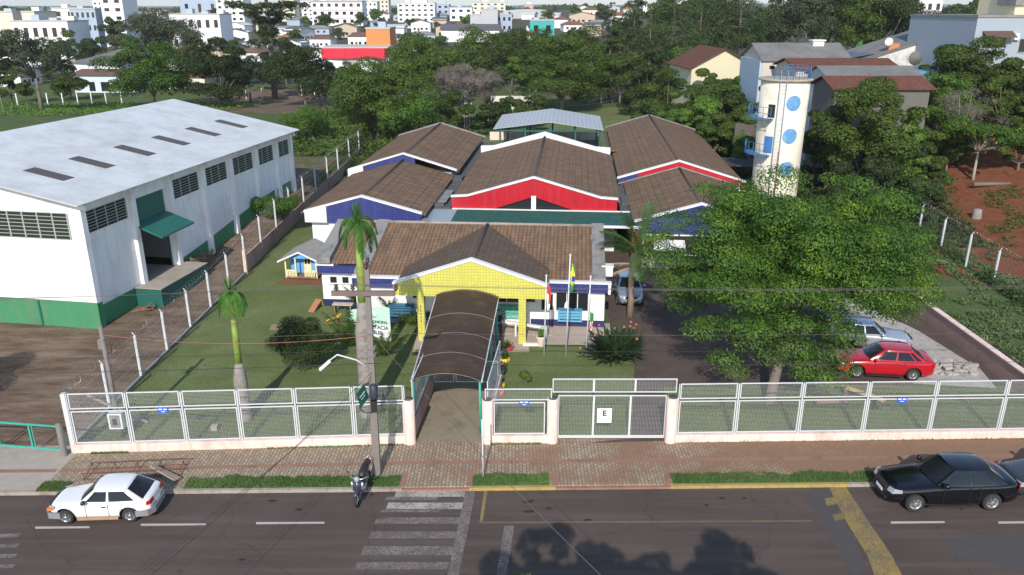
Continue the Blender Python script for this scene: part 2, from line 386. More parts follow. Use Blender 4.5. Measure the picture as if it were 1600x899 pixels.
# ================= terrain =================
def axis_(fine0, fine1, step, lo, hi, g=1.16):
    a = list(np.arange(fine0, fine1 + .001, step)); d = step; x = fine1
    while x < hi: d *= g; x += d; a.append(x)
    d = step; x = fine0; pre = []
    while x > lo: d *= g; x -= d; pre.append(x)
    return sorted(pre) + a
xs = axis_(-46, 60, .8, -7000, 7000); ys = [28.35] + axis_(29, 125, .8, 29, 9000, 1.09)
xs = sorted(set([round(v, 3) for v in xs] + [-18.2, -18.0]))
nx, ny = len(xs), len(ys)
vs = [(x, y, elev(x, y)) for y in ys for x in xs]
fs = [(j*nx+i, j*nx+i+1, (j+1)*nx+i+1, (j+1)*nx+i) for j in range(ny-1) for i in range(nx-1)]
me = bpy.data.meshes.new('terrain'); me.from_pydata(vs, [], fs)
def soil(x, y):
    """red, brown, town  soil cover per vertex"""
    red = sm(23.9, 25.5, x) * sm(46, 52, y) * (1 - sm(76, 86, y)) * (1 - sm(52, 70, x)) * (1 if x > 24 else 0)
    if x < 33: red *= sm(44, 60, y + (x-28)*2.2)
    br = 0
    if x < -18.05: br = 1 - sm(66, 80, y)*.55 - sm(88, 96, y)*.45
    if -62 < x < -14 and 125 < y < 178: br = 1
    if 8 < x < 30 and 158 < y < 185: br = .9
    if 5.9 < x < 17 and 29 < y < 48: br = .0
    town = sm(180, 230, y) * (1 - sm(900, 1500, y))
    return red, br, town
att = me.color_attributes.new('soil', 'FLOAT_COLOR', 'POINT')
att.data.foreach_set('color', np.array([(*soil(v[0], v[1]), 1.) for v in vs], dtype=np.float32).ravel())
m, t, b = nmat('terrain_cover'); p = pos(t)
vc = t.nodes.new('ShaderNodeVertexColor'); vc.layer_name = 'soil'; s = t.nodes.new('ShaderNodeSeparateColor'); t.links.new(vc.outputs[0], s.inputs[0])
nz = noise_(t, .35, 6, p, .7); nf = noise_(t, 7, 4, p, .7); nb = noise_(t, .02, 5, p, .7)
c = ramp(t, nz, [(.3, (.070,.098,.032)), (.55, (.105,.140,.048)), (.75, (.150,.165,.075))])
far = ramp(t, nb, [(.3, (.05,.07,.03)), (.5, (.11,.10,.07)), (.7, (.06,.08,.035))])
c = mixc(t, s.outputs[2], c, far)
fr = ramp(t, math_(t, 'ADD', s.outputs[0], math_(t, 'MULTIPLY', math_(t, 'SUBTRACT', nz, .5), 1.6)), [(.42, (0,0,0)), (.58, (1,1,1))])
c = mixc(t, fr, c, ramp(t, noise_(t, 1.2, 6, p, .7), [(.3, (.15,.052,.026)), (.6, (.23,.088,.045)), (.8, (.17,.085,.05))]))
s_ = sep(t, p); trk = noise_(t, 1, 6, comb(t, math_(t, 'MULTIPLY', s_[0], .35), math_(t, 'MULTIPLY', s_[1], 1.1)), .7)
brc = ramp(t, trk, [(.34, (.105,.068,.047)), (.5, (.185,.130,.090)), (.68, (.28,.21,.15))])
fb = ramp(t, math_(t, 'ADD', s.outputs[1], math_(t, 'MULTIPLY', math_(t, 'SUBTRACT', nz, .5), 1.0)), [(.42, (0,0,0)), (.55, (1,1,1))])
c = mixc(t, fb, c, brc)
c = mixc(t, .7, c, ramp(t, nf, [(.25, (.55,.55,.55)), (.7, (1,1,1))]), 'MULTIPLY')
t.links.new(c, b.inputs['Base Color']); b.inputs['Roughness'].default_value = .95; b.inputs['Specular IOR Level'].default_value = .1
bump(t, b, nf, .6, .06)
me.materials.append(m); ter = bpy.data.objects.new('terrain', me); C.objects.link(ter); tag(ter, kind='structure')
for pl in me.polygons: pl.use_smooth = True

# ================= street =================
def ky(x): return 25.46 + (x + 11.92) * .0176           # kerb line
sheet('road', [(-60, 2), (60, 2), (60, ky(60)), (-60, ky(-60))], -.12, ASPH)
sheet('ground_behind_street', [(-60, -60), (60, -60), (60, 1.996), (-60, 1.996)], -.10, WILD)['kind'] = 'structure'
fence_line = [(-17.69, 28.22), (-4.3, 28.97), (6.5, 29.07), (21.5, 29.44), (34, 29.75)]
def fy(x):
    L = fence_line
    for a, b_ in zip(L, L[1:]):
        if x <= b_[0]: return lerp(a[1], b_[1], (x-a[0])/(b_[0]-a[0]))
    return L[-1][1]
KW = .14
pv = [(x, ky(x)+KW) for x in (-17.6, -10, 0, 10, 20, 34)] + [(x, fy(x)+.6) for x in (34, 21.5, 6.5, -4.3, -17.6)]
sheet('pavement', pv, .006, PAVER, th=.3)
sheet('concrete_crossing', [(-60, ky(-60)+KW), (-17.604, ky(-17.6)+KW), (-17.604, 28.7), (-60, 28.7)], .003, CONCL, th=.3)
sheet('brick_border', [(-17.5, 26.75), (-4, 27.28), (34, 28.05), (34, 28.32), (-4, 27.52), (-17.5, 26.97)], .010, REDBR)
sheet('brick_border', [(-60, 26.0), (-17.7, 26.72), (-17.7, 26.95), (-60, 26.25)], .007, REDBR)
def kerb(x0, x1, m):
    b = MB()
    b.add([(x0, ky(x0), -.2), (x1, ky(x1), -.2), (x1, ky(x1)+KW, -.2), (x0, ky(x0)+KW, -.2), (x0, ky(x0), .012), (x1, ky(x1), .012), (x1, ky(x1)+KW, .012), (x0, ky(x0)+KW, .012)],
      [(3,2,1,0),(4,5,6,7),(0,1,5,4),(1,2,6,5),(2,3,7,6),(3,0,4,7)])
    tag(b.build('kerb', m), kind='structure')
xc0, xc1 = G(628, 765)[0], G(733, 765)[0]; xg0, xg1 = G(868, 758)[0], G(1047, 757)[0]
kerb(-60, -17.6, KERBC); kerb(-17.6, xc0, KERBC); kerb(xc1, xg0, KERBY); kerb(xg1, G(1325, 757)[0], KERBY); kerb(G(1325, 757)[0], 34, KERBC)
for a, c_ in ((xc0, xc1), (xg0, xg1)):                   # lowered brick ramps
    sheet('dropped_kerb', [(a, ky(a)), (c_, ky(c_)), (c_, ky(c_)+KW), (a, ky(a)+KW)], -.04, REDBR, th=.16)
    for x in (a, c_):
        sheet('brick_border', [(x-.12, ky(x)+KW), (x+.12, ky(x)+KW), (x+.12, ky(x)+1.1), (x-.12, ky(x)+1.1)], .014, REDBR)
ZR = -.116
PATCH_D = M('tar', (.022,.019,.018), .8)
def mark(name, pix, m, z=ZR):
    sheet(name, [G(px, py, z) for px, py in pix], z, m)
for a, b_ in ((55,140),(220,322),(400,507),(1392,1476),(1560,1650)):
    ya = 825 if a < 100 else 820.5 if a < 300 else 818 if a < 600 else 817
    mark('lane_dash', [(a, ya+2), (b_, ya+1), (b_, ya-2), (a, ya-1.5)], RP_L)
for i, (x0, x1, y0, y1, mm) in enumerate([(620,742,768,777,RP_W),(607,730,786,796,RP_W),(598,728,809,819,RP_W2),(580,718,831,842,RP_W2),(568,716,854,868,RP_W2),(558,702,879,890,RP_W2)]):
    mark('crosswalk_stripe', [(x0-4, y1), (x1-4, y1), (x1, y0), (x0, y0)], mm)
for x0, x1, y0, y1 in ((604,685,777,782),(597,690,797,801),(588,616,811,819)):
    mark('crosswalk_stripe', [(x0-4, y1), (x1-4, y1), (x1, y0), (x0, y0)], RP_W2, ZR-.001)
mark('stop_line', [(698, 905), (716, 905), (743, 768), (727, 768)], RP_W2, ZR+.002)
mark('stop_line', [(775, 905), (790, 905), (804, 822), (788, 822)], RP_W2)
mark('parking_line', [(749, 817), (754, 817), (762, 764), (757, 764)], RP_Y)
mark('parking_line', [(752, 818.5), (1268, 816), (1268, 813.5), (752, 816)], RP_Y2, ZR+.003)
mark('speed_bump_line', [(1372, 915), (1418, 915), (1393, 868), (1360, 820), (1322, 762), (1295, 762), (1325, 820), (1355, 868)], RP_Y)
mark('speed_bump_line', [(1292, 791), (1312, 787), (1308, 776), (1288, 780)], RP_Y, ZR+.003)
mark('speed_bump_line', [(1305, 815), (1322, 811), (1318, 801), (1300, 805)], RP_Y2, ZR+.003)
mark('asphalt_patch', [(1335, 905), (1285, 820), (1262, 780), (1270, 764), (1292, 761), (1322, 820), (1352, 880)], PATCH, ZR-.002)
mark('asphalt_patch', [(1480, 845), (1520, 837), (1640, 836), (1660, 905), (1560, 885), (1495, 868)], PATCH, ZR-.002)
for px, py, w_ in ((824,785,7),(857,795,5),(826,800,9),(831,783,3),(1128,779,5),(1163,779,4),(1104,790,4),(425,783,7),(467,797,7),(918,813,7),(378,875,6),(1502,796,3)):
    mark('tar_spot', [(px-w_, py), (px-w_*.3, py-2), (px+w_*.8, py-1.5), (px+w_, py+.6), (px+w_*.2, py+2), (px-w_*.7, py+1.6)], BLACK if 0 else PATCH_D)
random.seed(5)
for i in range(9):
    px = random.uniform(20, 180); 
    if i < 4: mark('crosswalk_stripe', [(-30, 842+i*16), (28-i*3, 840+i*16), (34-i*3, 834+i*16), (-30, 836+i*16)], RP_W2)
# school ground sheets
sheet('lawn', [(-17.9, 28.5), (-3.9, 29.3), (-3.9, 39.0), (-5.4, 44.6), (-17.9, 72)], .012, LAWN)
sheet('lawn', [(-1.0, 29.35), (5.0, 29.3), (6.2, 36.8), (5.6, 38.9), (-1.0, 38.6)], .012, LAWN)
sheet('lawn', [(6.6, 29.4), (23.7, 29.7), (23.7, 34.1), (13.5, 34.3), (7.2, 34.0)], .012, LAWN)
sheet('lawn', [(-12.5, 102), (22, 102), (26, 150), (8, 140), (-14, 130)], .012, LAWN)
DRV = M('dark_paver_drive', (.085,.060,.048), .95, .3, 1.2, stain=(.05,.035,.028), stain_sc=.8, fine=.5)  # dark brown base colour with random darker stains
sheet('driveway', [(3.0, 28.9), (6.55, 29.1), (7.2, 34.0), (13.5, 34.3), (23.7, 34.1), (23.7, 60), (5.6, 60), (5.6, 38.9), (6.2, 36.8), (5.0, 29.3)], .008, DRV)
WALK = M('walkway_concrete', (.25,.21,.15), .9, .2, 1.2, stain=(.14,.14,.08), stain_sc=1, fine=.3)
sheet('walkway', [(-3.9, 28.98), (-1.0, 29.0), (-1.0, 38.0), (-3.9, 38.0)], .014, WALK)
PORF = M('porch_floor', (.42,.34,.28), .85, .15, 1.2, stain=(.3,.24,.2))
sheet('porch_floor', [(-5.2, 38.0), (.9, 38.0), (.9, 39.0), (5.7, 38.9), (5.6, 42), (-5.2, 43)], .05, PORF)
GRAVEL = M('pale_rubble', (.40,.37,.33), .95, .45, 9, stain=(.2,.17,.14), stain_sc=2, fine=.8)
sheet('gravel_patch', [(19.2, 34.4), (22.9, 33.9), (23.3, 36), (22.6, 41), (21, 46), (18, 47), (18.5, 41), (19.3, 37)], .02, GRAVEL)
# dirt strips beside the pavement's verge
# ================= vegetation helpers =================
def npmesh(name, V, nf, mats, parent, nper=4):
    me = bpy.data.meshes.new(name); nv = len(V)
    me.vertices.add(nv); me.vertices.foreach_set('co', V.astype(np.float32).ravel())
    me.loops.add(nv); me.loops.foreach_set('vertex_index', np.arange(nv, dtype=np.int32))
    me.polygons.add(nf); me.polygons.foreach_set('loop_start', np.arange(0, nv, nper, dtype=np.int32))
    me.polygons.foreach_set('loop_total', np.full(nf, nper, dtype=np.int32)); me.update(); me.validate()
    me.materials.append(mats); o = bpy.data.objects.new(name, me); C.objects.link(o)
    if parent: o.parent = parent
    return o
def norm(a): return a / (np.linalg.norm(a, axis=1, keepdims=True) + 1e-9)
def leaves(name, P, N, size, mat_, parent, rng, aspect=.55, jitter=.6, droop=0):
    n = len(P); N = norm(N + rng.normal(0, jitter, (n, 3)))
    A = norm(np.cross(N, rng.normal(0, 1, (n, 3)))); B = np.cross(N, A)
    if droop: A[:, 2] -= droop; A = norm(A)
    L = (size * rng.uniform(.6, 1.35, n))[:, None]; W = L * aspect
    V = np.stack([P - A*L*.5, P + B*W*.5, P + A*L*.5, P - B*W*.5], 1).reshape(-1, 3)
    return npmesh(name, V, n, mat_, parent)
def clump_pts(rng, clumps, n):
    """points on the outer shells of ellipsoidal clumps, mostly the upper side"""
    c = np.array([k[0] for k in clumps], float); r = np.array([k[1] for k in clumps], float)
    w = r.prod(axis=1) ** (2/3); idx = rng.choice(len(clumps), n, p=w/w.sum())
    d = norm(rng.normal(0, 1, (n, 3))); flip = (d[:, 2] < -.2) & (rng.random(n) < .6); d[flip, 2] *= -1
    rad = rng.uniform(.45, 1.05, n)[:, None] ** .6
    P = c[idx] + d * r[idx] * rad
    return P, d + np.array([0, 0, .35])
def make_clumps(rng, cz, rx, ry, rz, k, cr, flat=.6, low=-.35):
    out = []
    for i in range(k):
        d = rng.normal(0, 1, 3); d /= np.linalg.norm(d)
        if d[2] < low: d[2] = -d[2] * .5
        q = rng.uniform(.55, .95) if i > k*.2 else rng.uniform(.1, .5)
        if low < -.8 and d[2] < 0: hq = math.hypot(d[0], d[1]) + 1e-6; d[0] *= .9/hq; d[1] *= .9/hq
        s_ = cr * rng.uniform(.5, 1.45)
        out.append(((d[0]*rx*q, d[1]*ry*q, cz + d[2]*rz*q), (s_, s_, s_*flat)))
    return out
def tree(name, loc, cz, rx, ry, rz, k, cr, n, leaf, mat_, label, group=None, seed=1, trunk_r=.25, bark=None, flat=.65, lean=(0, 0), limbs=8, cat='tree', low=-.35, aspect=.55, multi=1, off=(0, 0), extra=(), jit=.5):
    n = int(n*1.6); leaf *= .80
    rng = np.random.default_rng(seed); bark = bark or BARK
    root = empty(name, loc, 0, label, cat, group)
    cl = [((c_[0]+off[0], c_[1]+off[1], c_[2]), r_) for c_, r_ in make_clumps(rng, cz, rx, ry, rz, k, cr, flat, low)] + list(extra)
    b = MB(); th = max(.5, cz - rz*.75)
    for q in range(multi):
        ox = 0 if multi == 1 else (q - (multi-1)/2) * .35
        top = Vector((lean[0]+ox*2, lean[1], th))
        b.tube([(ox, 0, -.3), (ox+lean[0]*.2, lean[1]*.2, th*.35), (lean[0]*.6+ox*1.4, lean[1]*.6, th*.7), top], [trunk_r*1.25, trunk_r, trunk_r*.85, trunk_r*.7], 8)
        for j in range(limbs):
            c_ = Vector(cl[(j*3+q) % len(cl)][0]); mid = top.lerp(c_, .5) + Vector((0, 0, -.1*rz + .15*(j % 3)))
            b.tube([top - Vector((0, 0, .15*j/limbs)), mid, c_], [trunk_r*.5, trunk_r*.3, trunk_r*.1], 5)
    b.build('trunk', bark, root)
    P, N = clump_pts(rng, cl, n)
    leaves('crown', P, N, leaf, mat_, root, rng, aspect, jit)
    return root
def tree_copy(src, loc, s=1, rz=0, label=None, sz=None):
    c_ = copy_tree(src); c_.location = loc; c_.scale = (s, s, sz or s); c_.rotation_euler = (0, 0, rz)
    if label: c_['label'] = label
    return c_
def pine(name, loc, h, r, n, leaf, mat_, label, group, seed, layers=9, base=.3, top_r=.15, trunk_r=.2):
    rng = np.random.default_rng(seed); root = empty(name, loc, 0, label, 'tree', group); b = MB()
    b.tube([(0, 0, -.3), (.1, 0, h*.5), (0, 0, h)], [trunk_r*1.3, trunk_r, .04], 7); cl = []
    for i in range(layers):
        f = i/(layers-1); z = h*(base + (1-base)*f); rr = r*((1-f)**.7*.9 + top_r)
        for j in range(5):
            a = rng.uniform(0, 6.28); q = rng.uniform(.4, .9); c_ = (math.cos(a)*rr*q, math.sin(a)*rr*q, z + rng.uniform(-.5, .5))
            cl.append((c_, (rr*.42, rr*.42, rr*.28))); b.tube([(0, 0, z-.3), c_], [trunk_r*.3, .02], 4, False)
    b.build('trunk', BARK, root); P, N = clump_pts(rng, cl, n); leaves('crown', P, N, leaf, mat_, root, rng, .35)
    return root
def blades(name, sampler, n, h, mat_, seed, label=None):
    rng = np.random.default_rng(seed); P = np.array([sampler(rng) for _ in range(n)])
    hh = h * rng.uniform(.4, 1.3, n); a = rng.uniform(0, 6.28, n); w_ = .012 + h*.07
    U = np.stack([np.cos(a), np.sin(a), a*0], 1) * w_; D = rng.normal(0, .45, (n, 3)); D[:, 2] = 1; D = norm(D) * hh[:, None]
    V = np.stack([P-U, P+U, P+D], 1).reshape(-1, 3)
    o = npmesh(name, V, n, mat_, None, 3); tag(o, label, kind='stuff'); return o
def frond_pts(b, base, az, el, L, droop, width, n=9, leaflets=26, seed=0, drop=.5):
    """one feather frond: rachis + leaflets as narrow faces"""
    rnd = random.Random(seed); p = Vector(base); d = Vector((math.cos(az)*math.cos(el), math.sin(az)*math.cos(el), math.sin(el))); pts = [p.copy()]
    for i in range(n):
        p = p + d * (L/n); pts.append(p.copy()); d = (d + Vector((0, 0, -droop/n))).normalized()
    b.tube(pts, [.028*(1-i/(n+1))+.006 for i in range(n+1)], 4, False)
    side = Vector((-math.sin(az), math.cos(az), 0))
    for k in range(leaflets):
        f = (k+1)/(leaflets+.5); q = f*n; i = min(int(q), n-1); c_ = pts[i].lerp(pts[i+1], q-i); t_ = (pts[i+1]-pts[i]).normalized()
        wl = width * math.sin(math.pi*min(1, f*.92+.08)) ** .6 * rnd.uniform(.8, 1.1)
        for sgn in (-1, 1):
            dd = (side*sgn + t_*.55 + Vector((0, 0, -drop*rnd.uniform(.5, 1.3)))).normalized()
            w2 = t_*(L/leaflets*.42)
            b.add([c_-w2, c_+w2, c_+dd*wl*.6+w2*.7+Vector((0,0,-.02)), c_+dd*wl+Vector((0,0,-.1*wl)), c_+dd*wl*.6-w2*.7], [(0,1,2,3,4)])
# ================= school =================
A = R(4.5)
def SW(s, t, z=0):                                       # school frame to world
    return (s*math.cos(A) + t*math.sin(A), 50 - s*math.sin(A) + t*math.cos(A), z)
school = empty('school_building', (0, 50, 0), -A, 'long single-storey school with brown tiled roofs and red, blue and yellow tiled gables', 'school')
def P_(name, fill, m, parent=None, bevel=0):
    b = MB(); fill(b); return b.build(name, m, parent or school, bevel)
def PX_(name, boxes, m, parent=None):
    for q in boxes: MB().box(*q).build(name, m, parent or school)
def zr(t): return 2.82 + (t + 8) * .2276                  # front roof plane
# front block walls
PX_('wall', [(-8.25, 5.8, -8.1, 2.3, -.2, 2.5), (-10.9, -8.254, -5.9, 1.8, -.2, 2.5)], WALLW)
PX_('plinth', [(-10.93, -8.26, -5.94, -5.9, 0, .45), (-10.94, -10.9, -5.94, 1.8, 0, .45), (1.7, 5.83, -8.14, -8.1, 0, .42), (5.8, 5.84, -8.14, 2.2, 0, .42), (-8.28, -4.4, -8.14, -8.1, 0, .42)], NAVYD)
PX_('tiled_fascia', [(2.62, 5.95, -8.42, -8.25, 2.18, 2.68), (-8.35, -5.3, -8.42, -8.25, 2.2, 2.7), (-10.98, -8.36, -6.32, -6.15, 2.22, 2.68)], NAVY)
PX_('fascia_cap', [(2.6, 6.12, -8.46, -8.1, 2.683, 2.78), (-8.38, -5.28, -8.46, -8.1, 2.703, 2.80), (5.953, 6.1, -8.44, -8.2, 2.1, 2.68), (-11.1, -10.0, -6.36, -6.0, 2.69, 2.79)], WHITE)
PX_('soffit', [(2.62, 5.95, -8.25, -8.1, 2.19, 2.25), (-8.35, -5.3, -8.25, -8.1, 2.21, 2.26), (-10.98, -8.36, -6.15, -5.9, 2.23, 2.28)], WHITE)
PX_('gutter', [(-8.3, -5.2, -8.25, -7.75, 2.6, 2.74), (2.6, 5.9, -8.25, -7.75, 2.6, 2.72)], CONC)
P_('roof', lambda b: b.slab([(-7.6, -8.05, zr(-8.05)), (5.05, -8.05, zr(-8.05)), (5.05, -1.85, zr(-1.85)), (-7.6, -1.85, zr(-1.85))], .1)
   .slab([(-10.1, -6.35, zr(-6.35)-.25), (-8.3, -6.35, zr(-6.35)-.25), (-8.3, -1.9, zr(-1.9)-.05), (-10.1, -1.9, zr(-1.9)-.05)], .1)
   .slab([(5.05, -1.8, zr(-1.85)-.01), (5.05, 2.4, 3.0), (-10.1, 2.4, 3.0), (-10.1, -1.8, zr(-1.85)-.01)], .1), TILX)
P_('ridge_cap', lambda b: b.tube([(-10.1, -1.84, zr(-1.85)+.01), (5.1, -1.84, zr(-1.85)+.01)], .1, 8), M('ridge_tiles', (.30,.26,.22), .9, .3, 3, stain=(.12,.1,.08), stain_sc=2))
def gable_slab(s0, s1, t0, t1, dz=.16):
    return lambda b: b.slab([(s0, t0, zr(t0)+dz), (s1, t0, zr(t0)+dz), (s1, t1, zr(t1)+dz), (s0, t1, zr(t1)+dz)], .35)
for a_ in ((-10.95, -10.15, -6.5, -1.7, .06), (-8.35, -7.6, -7.9, -1.7, .10), (5.08, 5.82, -8.15, -1.7, .12)):
    P_('parapet_slab', gable_slab(*a_), CONC)
def window(x0, x1, z0, z1, t, n=2, mm=None, dep=.03):
    b = MB(); b.box(x0, x1, t-.012, t+.02, z0, z1); g = b.build('window', mm or GLASS, school)
    f = MB(); w_ = .045
    f.box(x0-w_, x1+w_, t-dep, t, z1, z1+w_).box(x0-w_, x1+w_, t-dep-.02, t, z0-w_-.02, z0)
    for i in range(n+1):
        xx = x0 + (x1-x0)*i/n; f.box(xx-w_/2, xx+w_/2, t-dep, t, z0, z1)
    f.build('frame', WHITE, g)
window(2.28, 2.95, 1.0, 1.95, -8.113, 1, DARK); window(3.1, 4.9, 1.0, 2.05, -8.113, 3)
window(-10.42, -9.98, 1.5, 1.88, -5.913, 1); window(-9.68, -9.26, 1.5, 1.88, -5.913, 1)
window(-5.0, -4.3, 1.5, 1.95, -8.113, 1); window(-2.6, -1.6, 1.45, 2.1, -8.113, 2); window(-.4, 1.1, 1.4, 2.1, -8.113, 2); window(1.4, 1.95, 1.45, 1.9, -8.113, 1)
window(-3.4, -2.9, 1.2, 2.1, -8.113, 1, DARK)
P_('curtain', lambda b: b.wallpoly([(3.55, 1.05), (3.85, 1.05), (3.8, 1.4), (3.72, 1.6), (3.6, 1.4)], -8.14, -8.128), M('white_cloth', (.7,.7,.72), .8))
P_('side_window', lambda b: b.box(5.8, 5.82, -6.5, -5.0, 1.0, 2.0), GLASS)
# porch
TP = -10.85
YP = lambda s: 4.62 - abs(s + 1.28) * .33
P_('porch_gable', lambda b: b.wallpoly([(-5.42, 2.62), (-5.42, YP(-5.42)), (-1.28, 4.62), (2.72, YP(2.72)), (2.72, 2.62)], TP, TP+.22), YEL)
P_('porch_cap', lambda b: b.wallpoly([(-5.47, YP(-5.42)-.02), (-5.47, YP(-5.42)+.10), (-1.28, 4.75), (2.77, YP(2.72)+.10), (2.77, YP(2.72)-.02), (-1.28, 4.622)], TP-.05, TP+.30), WHITE)
for s0 in (-4.2, 1.2):
    P_('porch_column', lambda b: b.box(s0, s0+.38, TP+.01, TP+.37, 0, 2.617), YEL)
PX_('house_number', [(-4.04, -4.0, TP-.004, TP+.005, 1.95-.2*i, 2.05-.2*i) for i in range(5)], BLACK)
PX_('porch_beam', [(-5.42, -5.2, TP+.22, -8.1, 2.62, 3.1), (2.5, 2.72, TP+.22, -8.1, 2.62, 3.1)], YEL)
zp = lambda s: 4.40 - abs(s + 1.28) * .30
P_('porch_roof', lambda b: b.slab([(-5.4, TP+.22, zp(-5.4)), (-1.28, TP+.22, 4.40), (-1.28, -2.6, 4.40), (-5.4, -7.5, zp(-5.4))], .1)
   .slab([(-1.28, TP+.22, 4.401), (2.7, TP+.22, zp(2.7)), (2.7, -7.5, zp(2.7)), (-1.28, -2.6, 4.401)], .1), tiles('roof_tile_porch', 'y', (.145,.10,.07), .3, .3))
P_('porch_roof_ridge', lambda b: b.tube([(-1.28, TP+.3, 4.42), (-1.28, -2.7, 4.42)], .09, 6), M('dark_ridge', (.06,.05,.045), .9))
P_('porch_ceiling', lambda b: b.box(-5.2, 2.5, TP+.22, -8.1, 2.66, 2.70), WHITE)
P_('entrance_door', lambda b: b.box(-1.5, -.5, -8.13, -8.1, 0, 2.05), DARK)
# covered corridor
P_('corridor_roof', lambda b: b.slab([(-9.0, 3.1, 3.0), (-6.6, 3.1, 3.0), (-6.6, 6.4, 3.08), (-9.0, 6.4, 3.08)], .05)
   .slab([(-4.5, 3.1, 3.0), (8.7, 3.1, 3.0), (8.7, 6.4, 3.08), (-4.5, 6.4, 3.08)], .05), M('green_roof_sheet', (.022,.095,.080), .8, .3, 1.1, spec=.15, stain=(.06,.13,.115), stain_sc=3))
P_('corridor_roof_patch', lambda b: b.slab([(-6.59, 3.1, 3.004), (-4.51, 3.1, 3.004), (-4.51, 6.4, 3.084), (-6.59, 6.4, 3.084)], .05), M('grey_roof_sheet', (.25,.29,.32), .4, .15, 1.2))
PX_('corridor_trim', [(-4.9, 8.8, 6.42, 6.6, 3.0, 3.14), (-9.0, 8.8, 3.0, 3.09, 2.8, 2.97)], WHITE)
PX_('corridor_post', [(x, x+.12, 3.15, 3.27, 0, 2.9) for x in (-7, -3, 1, 5, 8)], WHITE)
# centre block
P_('wall', lambda b: b.box(-4.9, 7.0, 6.9, 26.3, -.2, 3.3), WALLW)
zc = lambda s: 5.36 - abs(s - 1.05) * .252
P_('gable_wall', lambda b: b.wallpoly([(-4.95, 2.95), (-2.35, 2.95), (1.05, 4.05), (4.42, 2.95), (7.08, 2.95), (7.08, 3.86), (5.55, 3.86), (5.55, 4.16), (1.05, 5.42), (-3.45, 4.16), (-3.45, 3.86), (-4.95, 3.86)][:5] +
   [(7.08, 3.92), (5.9, 4.0), (1.05, 5.40), (-3.8, 4.0), (-4.95, 3.92)], 6.65, 6.9), RED)
P_('clerestory_window', lambda b: b.wallpoly([(-2.35, 2.95), (4.42, 2.95), (1.05, 4.05)], 6.82, 6.86), GLASS)
P_('clerestory_post', lambda b: b.box(.88, 1.22, 6.58, 6.8, 2.95, 4.12), WHITE)
P_('gable_cap', lambda b: b.wallpoly([(-5.0, 3.923), (-3.8, 4.003), (1.05, 5.403), (5.9, 4.003), (7.12, 3.923), (7.12, 4.04), (5.9, 4.12), (1.05, 5.53), (-3.8, 4.12), (-5.0, 4.04)], 6.58, 6.95), WHITE)
P_('roof', lambda b: b.slab([(-5.0, 6.92, zc(-5.0)), (1.05, 6.92, 5.36), (1.05, 26.2, 5.36), (-5.0, 26.2, zc(-5.0))], .12)
   .slab([(1.05, 6.92, 5.361), (7.3, 6.92, zc(7.3)), (7.3, 26.2, zc(7.3)), (1.05, 26.2, 5.361)], .12), TILY)
P_('ridge_cap', lambda b: b.tube([(1.05, 6.95, 5.38), (1.05, 26.2, 5.38)], .11, 8), MC['dark_ridge'])
P_('rear_parapet', lambda b: b.wallpoly([(-5.05, 3.3), (-5.05, 4.45), (-3.8, 4.5), (1.05, 5.86), (5.9, 4.5), (7.3, 4.42), (7.3, 3.3)], 26.2, 26.55), WHITE)
P_('rear_roof', lambda b: b.slab([(-4.5, 28, 3.9), (8, 28, 3.9), (8, 31, 3.3), (-4.5, 31, 3.3)], .12).box(-4.2, 7.7, 27, 30.6, 0, 3.28), TILX)
# left wing
LC = -10.7
z1 = lambda s: 4.62 - abs(s - LC) * .272
z2 = lambda s: 5.14 - abs(s - LC) * .30
PX_('wall', [(-13.2, -6.7, 3.35, 17.1, -.2, 3.3), (-14.6, -6.6, 17.3, 36.9, -.2, 3.5), (-14.5, -13.204, 3.6, 17.1, -.2, 3.1)], WALLW)
P_('gable_wall', lambda b: b.wallpoly([(-13.24, 2.76), (-6.6, 2.76), (-6.6, z1(-6.6)), (LC, 4.62), (-13.24, z1(-13.24))], 3.12, 3.35), NAVY)
P_('gable_block', lambda b: b.wallpoly([(-14.82, 2.76), (-13.243, 2.76), (-13.243, z1(-13.243)), (-14.82, z1(-14.82))], 3.1, 3.5), WHITE)
P_('gable_cap', lambda b: b.wallpoly([(-14.86, z1(-14.86)+.003), (LC, 4.625), (-6.5, z1(-6.5)+.003), (-6.5, z1(-6.5)+.12), (LC, 4.75), (-14.86, z1(-14.86)+.12)], 3.05, 3.42), WHITE)
P_('roof', lambda b: b.slab([(-15.2, 3.44, z1(-15.2)), (LC, 3.44, 4.62), (LC, 17.2, 4.62), (-15.2, 17.2, z1(-15.2))], .12)
   .slab([(LC, 3.44, 4.621), (-6.3, 3.44, z1(-6.3)), (-6.3, 17.2, z1(-6.3)), (LC, 17.2, 4.621)], .12)
   .slab([(-15.3, 17.5, z2(-15.3)-.05), (LC, 17.5, 5.08), (LC, 36.8, 5.08), (-15.3, 36.8, z2(-15.3)-.05)], .12)
   .slab([(LC, 17.5, 5.081), (-6.0, 17.5, z2(-6.0)-.05), (-6.0, 36.8, z2(-6.0)-.05), (LC, 36.8, 5.081)], .12), TILY)
P_('ridge_cap', lambda b: b.tube([(LC, 3.5, 4.64), (LC, 17.2, 4.64)], .1, 6).tube([(LC, 17.5, 5.1), (LC, 36.8, 5.1)], .1, 6), MC['dark_ridge'])
P_('step_band', lambda b: b.wallpoly([(-14.2, z1(-14.2)), (-14.2, z2(-14.2)), (LC, 5.14), (LC+1, z2(LC+1)), (LC+1, z1(LC+1))], 17.2, 17.45), NAVY)
P_('step_cap', lambda b: b.wallpoly([(-14.25, z2(-14.25)+.003), (LC, 5.143), (-6.1, z2(-6.1)+.003), (-6.1, z2(-6.1)+.13), (LC, 5.27), (-15.6, z2(-15.6)+.13), (-15.6, 3.05), (-14.203, 3.25)][::-1], 17.12, 17.5), WHITE)
